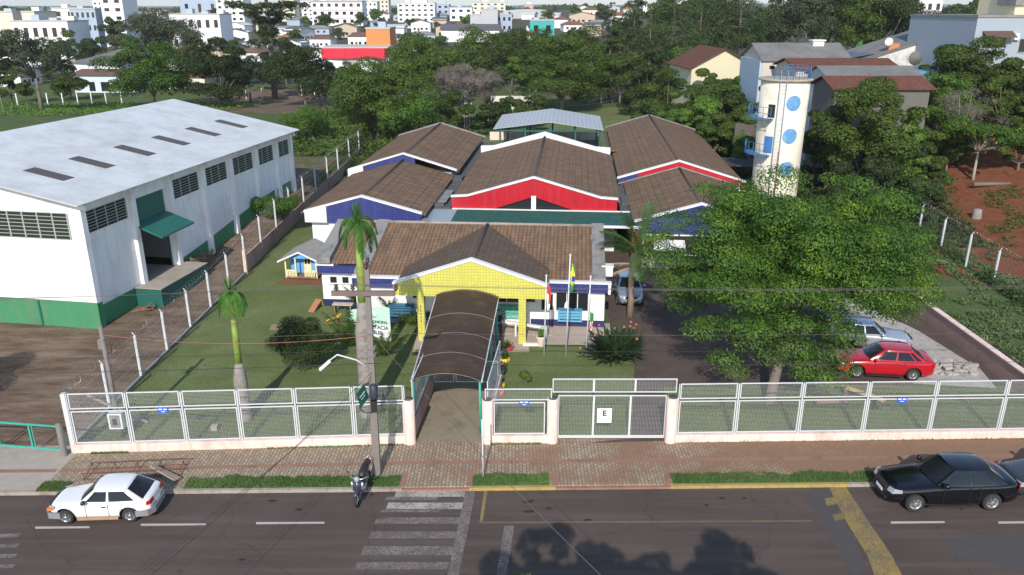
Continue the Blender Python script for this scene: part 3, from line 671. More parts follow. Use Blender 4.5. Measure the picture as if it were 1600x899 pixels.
P_('verge_cap', lambda b: b.wallpoly([(-15.4, z2(-15.4)-.1), (LC, 5.04), (-5.8, z2(-5.8)-.1), (-5.8, z2(-5.8)+.08), (LC, 5.22), (-15.4, z2(-15.4)+.08)], 36.8, 37.1), CONC)
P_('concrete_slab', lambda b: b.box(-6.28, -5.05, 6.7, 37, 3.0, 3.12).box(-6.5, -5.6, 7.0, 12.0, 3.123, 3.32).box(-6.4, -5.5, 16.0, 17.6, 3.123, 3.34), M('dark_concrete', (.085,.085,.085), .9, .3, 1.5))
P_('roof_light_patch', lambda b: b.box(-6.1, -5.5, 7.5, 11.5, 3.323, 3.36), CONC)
# right wing
RC = 12.5
z3 = lambda s: 4.55 - abs(s - RC) * .29
z4 = lambda s: 5.05 - abs(s - RC) * .30
PX_('wall', [(8.4, 16.5, 3.2, 15.8, -.2, 3.1), (7.9, 17.6, 16.0, 45.8, -.2, 3.3)], WALLW)
P_('gable_wall', lambda b: b.wallpoly([(8.2, 2.5), (16.8, 2.5), (16.8, z3(16.8)), (RC, 4.5), (8.2, z3(8.2))], 3.02, 3.2), NAVY)
P_('gable_cap', lambda b: b.wallpoly([(8.1, z3(8.1)-.02), (RC, 4.53), (16.9, z3(16.9)-.02), (16.9, z3(16.9)+.1), (RC, 4.67), (8.1, z3(8.1)+.1)], 2.95, 3.3), WHITE)
P_('red_panel', lambda b: b.box(8.0, 8.7, 2.8, 2.95, 0, 2.6), RED)
P_('navy_panel', lambda b: b.box(9.6, 16.0, 2.9, 3.0, .2, .9), NAVYD)
P_('window', lambda b: b.box(8.8, 16.0, 3.16, 3.197, 1.0, 2.3), DARK)
P_('roof', lambda b: b.slab([(8.0, 3.3, z3(8.0)), (RC, 3.3, 4.55), (RC, 15.9, 4.55), (8.0, 15.9, z3(8.0))], .12)
   .slab([(RC, 3.3, 4.551), (17.0, 3.3, z3(17.0)), (17.0, 15.9, z3(17.0)), (RC, 15.9, 4.551)], .12)
   .slab([(7.6, 16.3, z4(7.6)), (RC, 16.3, 5.05), (RC, 45.9, 5.05), (7.6, 45.9, z4(7.6))], .12)
   .slab([(RC, 16.3, 5.051), (17.9, 16.3, z4(17.9)), (17.9, 45.9, z4(17.9)), (RC, 45.9, 5.051)], .12), TILY)
P_('ridge_cap', lambda b: b.tube([(RC, 3.3, 4.57), (RC, 15.9, 4.57)], .1, 6).tube([(RC, 16.3, 5.07), (RC, 45.8, 5.07)], .1, 6), MC['dark_ridge'])
P_('gable_wall', lambda b: b.wallpoly([(9.2, z3(9.2)), (9.2, z4(9.2)), (RC, 5.05), (17.9, z4(17.9)), (17.9, z3(17.9)-.1), (RC, 4.5)], 16.0, 16.25), RED)
P_('gable_band', lambda b: b.wallpoly([(7.6, z3(7.6)), (7.6, z4(7.6)), (9.197, z4(9.197)), (9.197, z3(9.197))], 16.0, 16.25), NAVY)
P_('gable_cap', lambda b: b.wallpoly([(7.5, z4(7.5)+.003), (RC, 5.053), (18.0, z4(18.0)+.003), (18.0, z4(18.0)+.13), (RC, 5.18), (7.5, z4(7.5)+.13)], 15.95, 16.35), WHITE)
P_('flashing', lambda b: b.wallpoly([(7.6, z3(7.6)+.02), (RC, 4.6), (17.2, z3(17.2)+.02), (17.2, z3(17.2)+.12), (RC, 4.70), (7.6, z3(7.6)+.12)], 15.75, 15.94), CONC)
P_('verge_cap', lambda b: b.wallpoly([(7.5, z4(7.5)-.04), (RC, 5.01), (18.0, z4(18.0)-.04), (18.0, z4(18.0)+.1), (RC, 5.15), (7.5, z4(7.5)+.1)], 45.9, 46.2), CONC)
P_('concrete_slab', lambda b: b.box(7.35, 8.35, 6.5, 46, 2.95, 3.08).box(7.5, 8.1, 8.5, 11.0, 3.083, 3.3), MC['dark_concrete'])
P_('white_awning', lambda b: b.xpoly([(2.0, 1.55), (2.3, 1.95), (2.9, 2.1), (2.9, 2.0), (2.35, 1.85), (2.1, 1.5)], 9.4, 11.5), WHITE)
# things by the wall
def pallet(loc, rz, m, label, wd=1.5, ht=1.0, group='painted pallets standing against the school wall'):
    r_ = empty('pallet_panel', loc, rz, label, 'pallet', group)
    MB().box(-wd/2, wd/2, .0, .03, 0, .10).box(-wd/2, wd/2, 0, .03, ht-.1, ht).build('rail', m, r_)
    for x in (-wd/2, -.05, wd/2-.1): MB().box(x, x+.1, .031, .07, 0, ht).build('post', m, r_)
    for i in range(4): MB().box(-wd/2, wd/2, .0, .03, .18+i*.17, .30+i*.17).build('slat', m, r_)
    return r_
p1 = pallet(SW(3.9, -8.5, .45), -A, BLUEP, 'light blue pallet panel on the wall under the right windows, behind the middle flagpole', 1.35, .8)
p2 = pallet(SW(.55, -8.25, .45), -A, TEALP, 'mint green pallet panel at the back of the yellow porch beside the standing person', 1.8, .85)
p3 = pallet(SW(-5.6, -8.45, .45), -A, M('dark_blue_paint', (.035,.14,.24), .6, .2, 3), 'dark blue pallet panel behind the green bush left of the yellow porch', 1.5, .7)
p4 = pallet(SW(-3.3, -8.25, .45), -A, TEALP, 'narrow mint green pallet panel left of the brown canopy', .5, .85)
o = tag(MB().box(-.3, .3, -.25, .25, 0, .55).box(-.34, .34, -.29, .29, .553, .62).build('air_conditioner', WHITE), 'white air conditioner unit standing on the concrete slab at the right roof edge', 'air conditioner'); o.location = SW(5.95, -6.6, 2.62); o.rotation_euler = (0, 0, -A)
# ramp with white rail
r_ = empty('access_ramp', SW(-.0, -8.6, 0), -A, 'concrete access ramp with white rail wall leading right from the porch', 'ramp')
MB().xpoly([(-1.0, 0), (-.0, 0), (-.0, .10), (-1.0, .10)], -.5, 3.0).build('ramp_slab', PORF, r_)
MB().bar((-.8, -.85, .92), (2.75, -1.55, .72), .16, .12).build('rail', WHITE, r_)
for f in (0.15, .5, .98): MB().box(-.8+3.55*f-.05, -.8+3.55*f+.05, -.85-.7*f-.05, -.85-.7*f+.05, 0, .84-.2*f).build('post', WHITE, r_)
# ================= fence along the street =================
def mesh_panel(root, p0, p1, z0, z1, name='mesh_panel', step=.06, fr=.043, wire=.0034, dz=0):
    """framed welded mesh between two ground points (world) relative to root"""
    L = math.hypot(p1[0]-p0[0], p1[1]-p0[1]); ang = math.atan2(p1[1]-p0[1], p1[0]-p0[0])
    f = MB(); f.box(0, L, -fr/2, fr/2, z0, z0+fr).box(0, L, -fr/2, fr/2, z1-fr, z1).box(0, fr, -fr/2+.001, fr/2-.001, z0+fr, z1-fr).box(L-fr, L, -fr/2+.001, fr/2-.001, z0+fr, z1-fr)
    o = f.build(name, METALW, root); o.location = (p0[0]-root.location.x, p0[1]-root.location.y, 0); o.rotation_euler = (0, 0, ang)
    g = MB(); x = fr + step
    while x < L-fr: g.box(x-wire/2, x+wire/2, -wire/2, wire/2, z0+fr, z1-fr); x += step
    z = z0 + fr + step
    while z < z1-fr: g.box(fr, L-fr, wire/2+.0005, wire*1.5, z-wire/2, z+wire/2); z += step
    g.build('wire_grid', METALW, o)
    return o
mx = [-17.62, -15.35, -13.2, -11.0, -8.75, -6.45, -4.36]
ordn = ['first', 'second', 'third', 'fourth', 'fifth', 'sixth', 'seventh', 'eighth', 'ninth', 'tenth', 'eleventh', 'twelfth']
GRP = 'white mesh panels of the street fence'
wallL = tag(MB().add([(-17.72, fy(-17.7)-.12, -.1), (-4.2, fy(-4.2)-.14, -.1), (-4.2, fy(-4.2)+.10, -.1), (-17.72, fy(-17.7)+.12, -.1), (-17.72, fy(-17.7)-.12, .36), (-4.2, fy(-4.2)-.14, .36), (-4.2, fy(-4.2)+.10, .36), (-17.72, fy(-17.7)+.12, .36)],
   [(3,2,1,0),(4,5,6,7),(0,1,5,4),(1,2,6,5),(2,3,7,6),(3,0,4,7)]).build('low_wall', PINK, bevel=.02), 'low pale pink wall under the fence left of the entrance canopy', 'wall')
for i, (a, c_) in enumerate(zip(mx, mx[1:])):
    rt = empty('mesh_fence_panel', (a, fy(a), 0), 0, 'white framed mesh fence panel, %s from the left corner of the street fence' % ordn[i], 'fence panel', GRP)
    mesh_panel(rt, (a+.06, fy(a+.06)), (c_-.06, fy(c_-.06)), .40, 1.84); mesh_panel(rt, (a+.06, fy(a+.06)), (c_-.06, fy(c_-.06)), 1.93, 2.62, 'upper_mesh_panel')
    b = MB()
    for xx in (a+.01, c_-.01): o = MB().box(xx-.018, xx+.018, fy(xx)-.03, fy(xx)+.03, .36, 2.6).build('post', METALW, rt); o.location = (-a, -fy(a), 0)
rx = [6.78] + [G(p, 673, .38)[0] for p in (1146, 1245, 1347, 1452, 1562, 1680)]
def lowwall(x0, x1, label):
    return tag(MB().add([(x0, fy(x0)-.13, -.1), (x1, fy(x1)-.13, -.1), (x1, fy(x1)+.11, -.1), (x0, fy(x0)+.11, -.1), (x0, fy(x0)-.13, .33), (x1, fy(x1)-.13, .33), (x1, fy(x1)+.11, .33), (x0, fy(x0)+.11, .33)],
      [(3,2,1,0),(4,5,6,7),(0,1,5,4),(1,2,6,5),(2,3,7,6),(3,0,4,7)]).build('low_wall', PINK, bevel=.02), label, 'wall')
lowwall(6.75, 33, 'long low pale pink wall under the fence right of the sliding gate')
lowwall(-.95, 1.55, 'short low pale pink wall between the entrance canopy and the sliding gate')
for i, (a, c_) in enumerate(zip(rx, rx[1:])):
    rt = empty('mesh_fence_panel', (a, fy(a), 0), 0, 'white framed mesh fence panel, %s to the right of the sliding gate' % ordn[i], 'fence panel', GRP)
    mesh_panel(rt, (a+.06, fy(a+.06)), (c_-.06, fy(c_-.06)), .38, 1.86); mesh_panel(rt, (a+.06, fy(a+.06)), (c_-.06, fy(c_-.06)), 1.95, 2.64, 'upper_mesh_panel')
    b = MB()
    for xx in (a+.01, c_-.01): o = MB().box(xx-.018, xx+.018, fy(xx)-.03, fy(xx)+.03, .33, 2.62).build('post', METALW, rt); o.location = (-a, -fy(a), 0)
rt = empty('mesh_fence_panel', (-1.0, fy(-1), 0), 0, 'white framed mesh fence panel between the canopy and the sliding gate', 'fence panel', GRP)
mesh_panel(rt, (-.75, fy(-.75)), (1.35, fy(1.35)), .38, 1.84); mesh_panel(rt, (-1.1, fy(-1.1)), (1.62, fy(1.62)), 1.93, 2.45, 'upper_mesh_panel')
def column(x, y, h, label):
    r_ = empty('gate_column', (x, y, 0), 0, label, 'column', 'round pink columns of the street fence')
    b = MB().lathe((0,0,0), [(.23, -.1), (.23, h), (.21, h+.02), (0, h+.02)], 20); b.build('shaft', PINK, r_)
    MB().lathe((0,0,0), [(.19, h+.021), (.19, h+.03), (0, h+.03)], 16).build('top', MC['dark_concrete'], r_)
column(-4.2, fy(-4.2)-.02, 2.0, 'round pink column left of the entrance canopy')
column(-1.0, fy(-1.0), 1.95, 'round pink column right of the entrance canopy')
column(1.66, fy(1.66), 2.0, 'round pink column at the left end of the sliding gate')
column(6.55, fy(6.55)-.02, 2.02, 'round pink column at the right end of the sliding gate')
rt = empty('sliding_gate', (1.9, 29.28, 0), 0, 'wide white mesh sliding gate carrying a white sign with a black letter', 'gate')
gx = [1.9, 3.36, 4.87, 6.35]
for a, c_ in zip(gx, gx[1:]):
    mesh_panel(rt, (a, 29.28), (c_, 29.28), .12, 2.02, 'gate_leaf')
MB().box(0, 4.45, -.05, -.028, .06, .12).build('rail', METALW, rt)
rt = empty('gate_top_frame', (1.66, 29.3, 0), 0, 'white mesh frame raised above the sliding gate', 'gate frame')
for a, c_ in ((1.66, 3.35), (3.35, 5.05), (5.05, 6.75)): mesh_panel(rt, (a, 29.38), (c_, 29.38), 2.10, 2.72, 'mesh_panel')
def textobj(txt, size, m, parent=None, name='lettering', ext=.002, align='CENTER', bold=0):
    cu = bpy.data.curves.new('txt', 'FONT'); cu.body = txt; cu.size = size; cu.extrude = ext; cu.align_x = align; cu.align_y = 'CENTER'; cu.offset = bold
    ob = bpy.data.objects.new('txt', cu); C.objects.link(ob); dg = bpy.context.evaluated_depsgraph_get()
    me_ = bpy.data.meshes.new_from_object(ob.evaluated_get(dg)); bpy.data.objects.remove(ob); o_ = bpy.data.objects.new(name, me_); C.objects.link(o_); me_.materials.append(m)
    o_.parent = parent; return o_
PLATEW = M('sign_white', (.80,.80,.80), .45, .03, 3); INK = M('black_ink', (.02,.02,.022), .6); GINK = M('grey_ink', (.35,.35,.36), .7)
sx, sy = G(942, 645, 1.45); 
sg = empty('letter_sign', (G(943, 645, 1.1)[0], 29.2, 1.12), 0, 'square white sign with a black letter E on the sliding gate', 'sign')
MB().box(-.30, .30, 0, .012, -.33, .33).build('plate', PLATEW, sg)
o = textobj('E', .34, INK, sg, bold=.012); o.location = (0, -.006, .10); o.rotation_euler = (R(90), 0, 0)
MB().box(-.2, .2, -.003, .001, -.14, -.125).box(-.1, .1, -.003, .001, -.17, -.158).box(-.22, .22, -.003, .001, -.26, -.245).build('small_print', GINK, sg)
BLUES = M('sign_blue', (.03,.12,.55), .4)
for i, (px, py, lab) in enumerate(((255, 642, 'small blue plate on the second mesh panel of the left fence'), (819, 631, 'small blue plate on the mesh panel between canopy and gate'), (1409, 626, 'small blue plate on the fence in front of the red sedan'))):
    x, y = G(px, py, 1.7); y = fy(x) - .04; x = WX(px, y, 1.7)
    z = H0 + ray(px, py)[2] * y / ray(px, py)[1]
    q = empty('blue_plate', (x, y, z), 0, lab, 'sign', 'small blue plates on the street fence')
    MB().box(-.21, .21, 0, .01, -.11, .11).build('plate', BLUES, q)
    MB().box(-.17, -.03, -.003, .0005, .02, .07).box(.02, .16, -.003, .0005, .02, .07).box(-.07, .08, -.003, .0005, -.07, -.045).build('white_print', PLATEW, q)
# teal gate at the far left
rt = empty('teal_gate', (-17.95, 28.1, 0), 0, 'low teal tubular gate between two posts left of the street fence', 'gate')
g0, g1 = Vector((-20.75, 28.35, .25)), Vector((-17.9, 28.0, .22))
def tg(a, c_, h):
    b = MB(); up = Vector((0, 0, h))
    b.bar(a, c_, .06); b.bar(a+up, c_+up, .06); b.bar(a+Vector((0,0,.031)), a+up-Vector((0,0,.031)), .06); b.bar(c_+Vector((0,0,.031)), c_+up-Vector((0,0,.031)), .06); m_ = (a+c_)/2
    b.bar(m_+Vector((0,0,.031)), m_+up-Vector((0,0,.031)), .06); m2 = m_ + (c_-a).normalized()*.12; b.bar(m2+Vector((0,0,.031)), m2+up-Vector((0,0,.031)), .03); return b
o = tg(g0, g1, 1.05).build('gate_leaf', TEAL, rt); o.location = (17.95, -28.1, 0)
o = tg(Vector((-23.6, 28.6, .25)), Vector((-20.95, 28.38, .25)), .95).build('gate_leaf', TEAL, rt); o.location = (17.95, -28.1, 0)
tag(MB().lathe((0,0,0), [(.12, -.1), (.11, 1.45), (0, 1.46)], 10).build('gate_post', POLEC), 'weathered round concrete post carrying the teal gate', 'post').location = (-17.98, 27.95, 0)
tag(MB().box(-.09, .09, -.09, .09, -.1, 2.62).build('corner_post', METALW), 'square white post at the left corner of the street fence', 'post').location = (-17.72, 28.25, 0)
q = empty('meter_box', (-16.35, 29.1, 0), 0, 'grey electricity meter box in white frame behind the first mesh panel', 'meter box')
MB().box(-.28, .28, 0, .2, .55, 1.25).build('box', PLATEW, q); MB().box(-.22, .22, -.004, .001, .61, 1.19).build('door', CONC, q); MB().box(-.1, .08, -.03, -.005, .75, 1.02).build('meter', BLACK, q)
# ================= canopy =================
cfl, cfr, cbl, cbr = Vector((-4.17, 29.75, 2.42)), Vector((-1.25, 29.65, 2.42)), Vector((*SW(-3.12, -10.95)[:2], 2.76)), Vector((*SW(.18, -10.95)[:2], 2.72))
cn = empty('entrance_canopy', (-2.7, 29.7, 0), 0, 'brown fabric barrel canopy on green posts from the street to the yellow porch', 'canopy')
NX, NY = 16, 30
def cp(u, v, up=0):
    a_ = cfl.lerp(cbl, v); c_ = cfr.lerp(cbr, v); p = a_.lerp(c_, u)
    sag = .035*math.sin(v*math.pi*5)**2
    return p + Vector((-(-2.7), -29.7, .36*math.sin(math.pi*u)**.8 - sag*math.sin(math.pi*u) + up + .02*noise.noise((u*5, v*14, 1))))
vs = [cp(i/NX, j/NY) for j in range(NY+1) for i in range(NX+1)]; n0 = len(vs); vs += [v - Vector((0, 0, .03)) for v in vs]
fs = []
for j in range(NY):
    for i in range(NX):
        q = j*(NX+1)+i; fs.append((q, q+1, q+NX+2, q+NX+1)); fs.append((n0+q+NX+1, n0+q+NX+2, n0+q+1, n0+q))
MB().add(vs, fs, True).build('fabric', FABR, cn)
for v in (0, .21, .43, .67, .985):
    MB().tube([cp(i/NX, v, .015) for i in range(NX+1)], .011, 6, False).build('rib', CONC, cn)
for u in (0, 1): MB().tube([cp(u, j/10, .0) for j in range(11)], .03, 6).build('side_rail', METALW, cn)
for (u, v) in ((0.03, .01), (.97, .01), (.03, .42), (.99, .52), (.97, .97), (.03, .97)):
    p = cp(u, v); MB().tube([(p.x, p.y, 0), (p.x, p.y, p.z-.03)], .05, 8).build('post', TEAL, cn)
# side walls of the walkway
for (xa, ya, xb, yb, lab) in ((-4.1, 29.4, -3.75, 34.0, 'left'), (-1.0, 29.3, -.55, 33.6, 'right')):
    rt = empty('walkway_fence', (xa, ya, 0), 0, 'white mesh fence on a pinkish low wall along the %s side of the canopy walkway' % lab, 'fence')
    d = Vector((xb-xa, yb-ya, 0)); MB().bar((0, 0, .45), (d.x, d.y, .45), .14, .9).build('low_wall', PINKOLD if lab == 'left' else PINK, rt)
    mesh_panel(rt, (xa, ya), (xb, yb), .95, 2.6)
rt = empty('inner_gate', (-3.85, 34.3, 0), 0, 'low white framed gate across the walkway under the canopy', 'gate')
for a, c_ in ((-3.75, -2.75), (-2.68, -1.5), (-1.43, -.65)): mesh_panel(rt, (a, 34.3), (c_, 34.3), .15, 1.25, 'gate_leaf', .1)
# ================= warehouse =================
WA = R(9.6)
wh = empty('warehouse', (-23.26, 41.36, 0), -WA, 'white warehouse with pale corrugated roof and green painted base', 'warehouse')
EV = 7.25
rise = lambda x: EV + .0 + (-x) * .185 if x > -12.4 else EV + 21*.205 + x*.185
LW_, LD = 21.0, 26.6
zt = lambda y: 2.15*sm(45, 68, 41.36+y)
b = MB()
b.wallpoly([(-LW_, -.5), (-LW_, EV), (-LW_/2, EV+LW_/2*.205), (0, EV), (0, -.5)], 0, .25)
b.wallpoly([(-LW_, -.5), (-LW_, EV), (-LW_/2, EV+LW_/2*.205), (0, EV), (0, -.5)], LD-.25, LD)
b.box(-LW_, -LW_+.2, .25, LD-.25, -.5, EV)
bays = [0, 4.35, 8.25, 12.2, 16.0, 20.0, 23.5, LD]
for i, (a, c_) in enumerate(zip(bays, bays[1:])):
    y0, y1 = max(a, .25), min(c_, LD-.25)
    if i == 1: b.box(-.2, 0, y0, y1, 6.25, EV); b.box(-.2, 0, y0, y0+.25, 1.1, 6.25); b.box(-.2, 0, y1-.2, y1, 1.1, 6.25); b.box(-.2, 0, y0, y1, -.5, 1.1)
    else: b.box(-.2, 0, y0, y1, -.5, EV)
b.build('wall', WALLW, wh)
for i, a in enumerate(bays):
    MB().box(-.02, .28, min(a, LD-.4), min(a, LD-.4)+.4, 0, EV-.12).build('pilaster', WALLW, wh)
MB().box(-LW_, .32, -.045, -.002, -.3, 1.55).build('base_band', GREENW, wh)
MB().box(.283, .30, -.02, .41, 0, 1.5).build('base_band', GREENW, wh)
for y0, y1 in ((.43, 4.3), (8.7, 12.15), (12.65, 15.95), (16.45, 19.95), (20.45, 22.95), (23.45, 26.1)):
    MB().xpoly([(y0, -.4), (y0, zt(y0)+1.15-.01*y0), (y1, zt(y1)+1.15-.01*y1), (y1, -.4)], .003, .045).build('base_band', GREENW, wh)
for x in (-3.4, -8.4, -13.4): MB().box(x, x+.12, -.09, -.046, -.2, 1.5).build('drain_pipe', GREEND, wh)
# roof
pts = lambda x, y, z: (x, y, z)
b = MB(); ov = .75
b.slab([(ov, -.75, EV-.02), (ov, LD+.6, EV-.02), (-LW_/2, LD+.6, EV+LW_/2*.205+.17), (-LW_/2, -.75, EV+LW_/2*.205+.17)], .05)
b.slab([(-LW_/2, -.75, EV+LW_/2*.205+.171), (-LW_/2, LD+.6, EV+LW_/2*.205+.171), (-LW_-ov, LD+.6, EV-.02), (-LW_-ov, -.75, EV-.02)], .05)
b.build('roof', CORRW, wh)
def rz_(x): return EV - .02 + (ov - x) * ((LW_/2*.205+.19)/(LW_/2+ov))
BRN = M('brown_translucent_sheet', (.09,.07,.06), .6, .15, 5)
for y in (2.2, 5.9, 10.2, 14.4, 18.7, 23.0):
    x0, x1 = -4.6, -2.2
    MB().slab([(x1, y, rz_(x1)+.03), (x1, y+.95, rz_(x1)+.03), (x0, y+.95, rz_(x0)+.03), (x0, y, rz_(x0)+.03)], .02).build('skylight', BRN, wh)
def louvre(y0, y1, z0, z1, parent, x=.0, front=False):
    """steel vent window: dark opening, pale green bars; on the side wall (x=0 plane) or the front wall"""
    d = MB(); f = MB()
    L = y1 - y0; n = max(2, round(L/.95))
    if front:
        d.box(y0, y1, -.02, 0, z0, z1)
        for i in range(n+1): xx = y0+L*i/n; f.box(xx-.04, xx+.04, -.05, -.021, z0, z1)
        for k in range(8): zz = z0+(z1-z0)*k/7; f.box(y0, y1, -.041, -.022, zz-.018, zz+.018)
    else:
        d.box(-.001, .02, y0, y1, z0, z1)
        for i in range(n+1): yy = y0+L*i/n; f.box(.021, .05, yy-.03, yy+.03, z0, z1)
        for k in range(8): zz = z0+(z1-z0)*k/7; f.box(.022, .041, y0, y1, zz-.018, zz+.018)
    g = d.build('vent_window', DARK, parent); f.build('louvre_bars', M('pale_green_steel', (.30,.36,.31), .6, .1, 3), g)
for i, (a, c_) in enumerate(zip(bays, bays[1:])):
    if i == 1: continue
    louvre(a+.55, c_-.25, 5.35, 6.55, wh)
louvre(-9.6, -.55, 5.15, 6.6, wh, front=True)
for i, a in enumerate(bays[1:], 1): MB().box(.28, .62, min(a, LD-.4)+.1, min(a, LD-.4)+.3, EV-.45, EV-.18).build('roof_bracket', WHITE, wh)
MB().box(.28, .6, .02, .25, EV-.45, EV-.18).build('roof_bracket', WHITE, wh)
MB().box(-.12, -.08, 4.62, 8.0, 4.75, 6.25).build('door_header_panel', GREEND, wh)
MB().slab([(0, 4.62, 4.8), (1.75, 4.55, 4.15), (1.75, 8.1, 4.15), (0, 8.05, 4.8)], .12).build('door_awning', M('green_metal_awning', (.02,.13,.105), .4, .1, 2), wh)
MB().box(-8, -.25, 4.4, 8.1, 1.12, 1.16).build('dock_floor', CONCL, wh)
MB().box(-.2, 1.75, 3.7, 8.9, -.3, 1.12).build('loading_dock', GREEND, wh); MB().box(-.24, 1.8, 3.65, 8.95, 1.123, 1.17).build('dock_slab', CONCL, wh)
MB().box(-8.3, -8.1, 3, 9.5, 1.2, 6.2).box(-8.1, -.25, 9.4, 9.5, 1.2, 6.2).box(-8.1, -.25, 3.0, 3.1, 1.2, 6.2).build('inner_wall', M('inner_grey_wall', (.35,.34,.33), .9), wh)  # plain mid grey for the inner walls
MB().box(-.2, -.1, 8.0, 8.05, 1.17, 4.8).build('door_edge', GREEND, wh)
def WW(x, y, z=0): return (-23.26 + x*math.cos(WA) + y*math.sin(WA), 41.36 - x*math.sin(WA) + y*math.cos(WA), z)
SACK = M('white_sacks', (.60,.58,.55), .8, .1, 3)
q = empty('sack_stack', WW(-4.6, 7.2, 1.17), -WA, 'stack of white sacks inside the dark warehouse doorway', 'sacks')
for k in range(7):
    b = MB().box(-.9, .0, -.4+.03*(k % 2), .5, k*.34, k*.34+.30); b.build('sack', SACK, q, .08)
q = empty('big_bag', WW(-3.2, 6.1, 1.17), -WA, 'tall pale bulk bag inside the warehouse doorway', 'bag')
MB().lathe((0,0,0), [(.42, 0), (.5, .5), (.47, 1.3), (.3, 1.8), (0, 1.85)], 10).build('bag_body', SACK, q)
q = empty('loose_timber', WW(-2.2, 5.3, 1.18), -WA, 'pale planks lying on the warehouse floor inside the doorway', 'planks')
for k in range(4): MB().bar((-.9+.2*k, -.3+.1*k, .05+.05*k), (.9, .5-.25*k, .05+.05*k), .15, .05).build('plank', SACK, q)
for k, (px, y0, lab) in enumerate(((.75, 9.6, 'folded dark wooden pallet leaning beside the loading dock'), (.7, 10.5, 'upright weathered wooden pallet against the warehouse wall'))):
    q = empty('wooden_pallet', WW(px, y0, .35+.1*k), R(20+40*k), lab, 'pallet', 'wooden pallets beside the warehouse dock'); q.rotation_euler.x = R(20)
    for i in range(5): MB().box(-.5, .5, 0, .04, .05+i*.22, .17+i*.22).build('slat', WOODR, q)
    for x in (-.5, -.05, .4): MB().box(x, x+.1, .041, .12, 0, 1.1).build('bearer', WOODR, q)
q = empty('rubble_pile', WW(.9, 3.0, 0), 0, 'small pile of dark sticks against the green warehouse base', 'rubble')
for i in range(8):
    a_ = i*2.4; MB().bar((-.6+.15*i, -.3+.1*(i % 3), .05+.04*i), (.5+.1*math.cos(a_), .3*math.sin(a_), .1+.05*i), .06).build('stick', WOODR, q)
# ================= left side fence and pink wall =================
def razor(name, pts, label, rad=.17, pitch=.42):
    b = MB(); path = []
    for a, c_ in zip(pts, pts[1:]):
        a = Vector(a); c_ = Vector(c_); d = (c_-a); L = d.length; d.normalize(); s_ = d.cross(Vector((0,0,1))).normalized(); n = int(L/pitch*10)
        for k in range(n):
            th_ = 2*math.pi*k/10; rr = rad*(.85+.2*noise.noise((k*.02, a.x, a.y))); path.append(a + d*(L*k/n) + s_*math.cos(th_)*rr + Vector((0,0,1))*math.sin(th_)*rr)
    b.tube(path, .005, 3, False); return tag(b.build(name, RIM), label, 'razor wire')
post = empty('fence_post', (-18.02, 31.9, 0), 0, '', 'post', 'white posts of the left side fence')
MB().box(-.06, .06, -.06, .06, -.1, 2.2).build('shaft', METALW, post); MB().bar((0, 0, 2.2), (-.1, 0, 2.38), .04).build('bracket', METALW, post)
ys_ = [31.9, 35.1, 38.2, 41.4, 44.6, 47.9, 51.3, 55, 59, 63, 67.5, 72, 77, 82, 88, 94]
for i, y in enumerate(ys_):
    q = post if i == 0 else copy_tree(post)
    q.location = (-18.02, y, 1.0*sm(45, 60, y)); q['label'] = 'white square post of the left side fence, %s counted from the street' % ORD(i)
wr = MB()
for z in (.4, .9, 1.4, 1.9):
    wr.tube([(-18.02, 29, z)] + [(-18.02, y, z + 1.0*sm(45, 60, y)) for y in ys_], .006, 3, False)
y = 29.0
while y < 62:
    z0 = 1.0*sm(45, 60, y); wr.tube([(-18.02, y, z0+.1), (-18.02, y+1.05, z0+1.15), (-18.02, y+2.1, z0+2.15)], .0014, 3, False); wr.tube([(-18.02, y+2.1, z0+.1), (-18.02, y+1.05, z0+1.15), (-18.02, y, z0+2.15)], .0014, 3, False); y += .28
tag(wr.build('chain_link_mesh', METALW), 'thin chain link mesh strung on the white posts of the left side fence', 'mesh')
razor('razor_wire', [(-18.02, 28.6, 2.45)] + [(-18.02, y, 2.4 + 1.0*sm(45, 60, y)) for y in (44, 52, 60, 75, 96)], 'coiled razor wire along the top of the left side fence')
tag(MB().box(-18.12, -17.98, 51.2, 100, -.1, 1.15).build('boundary_wall', PINKOLD), 'weathered dark pink boundary wall between the lawn and the warehouse yard', 'wall')
tag(MB().box(-18.1, -17.96, 29, 51.19, -.1, .12).build('fence_kerb', CONC), 'thin concrete kerb at the foot of the left side fence', 'kerb')
tag(MB().box(-.1, .1, -.1, .1, -.1, 1.6).build('wall_pillar', PINK), 'pale pink pillar at the near end of the dark pink boundary wall', 'pillar').location = (-18.0, 51.2, 0)
tag(MB().bar((-17.5, 29.5, 1.9), (-15.8, 30.6, .05), .09).build('corner_brace', CONCL), 'slanting concrete brace behind the first mesh panel', 'brace')
# right wall and fence
tag(MB().box(23.68, 23.88, 29.7, 46.5, -.1, 1.0).build('boundary_wall', M('patchy_pink_wall', (.40,.25,.21), .9, .25, 1.6, stain=(.22,.16,.14), stain_sc=.8, fine=.3)), 'pinkish boundary wall running back beside the red sedan', 'wall')
tag(MB().box(23.62, 23.94, 29.7, 46.5, 1.002, 1.06).build('wall_coping', PINK), 'broken pale pink coping along the right boundary wall', 'coping')
rp = empty('fence_post', (31.3, 44.9, 0), 0, '', 'post', 'white posts of the right side fence')
MB().box(-.06, .06, -.06, .06, -.1, 2.3).build('shaft', METALW, rp); MB().bar((0, 0, 2.3), (.12, 0, 2.5), .04).build('bracket', METALW, rp)
rys = [37.4, 41.1, 44.9, 48.8, 52.6, 56.6, 60.6, 64.5]
rxf = lambda y: 31.2 + (y-48.8)*.07
for i, y in enumerate(rys):
    q = rp if i == 0 else copy_tree(rp); q.location = (rxf(y), y, elev(rxf(y), y)); q['label'] = 'white post of the right side fence before the red earth, %s counted from the street' % ORD(i)
razor('razor_wire', [(rxf(y), y, 2.5+elev(rxf(y), y)) for y in [33.] + rys], 'coiled razor wire along the top of the right side fence')
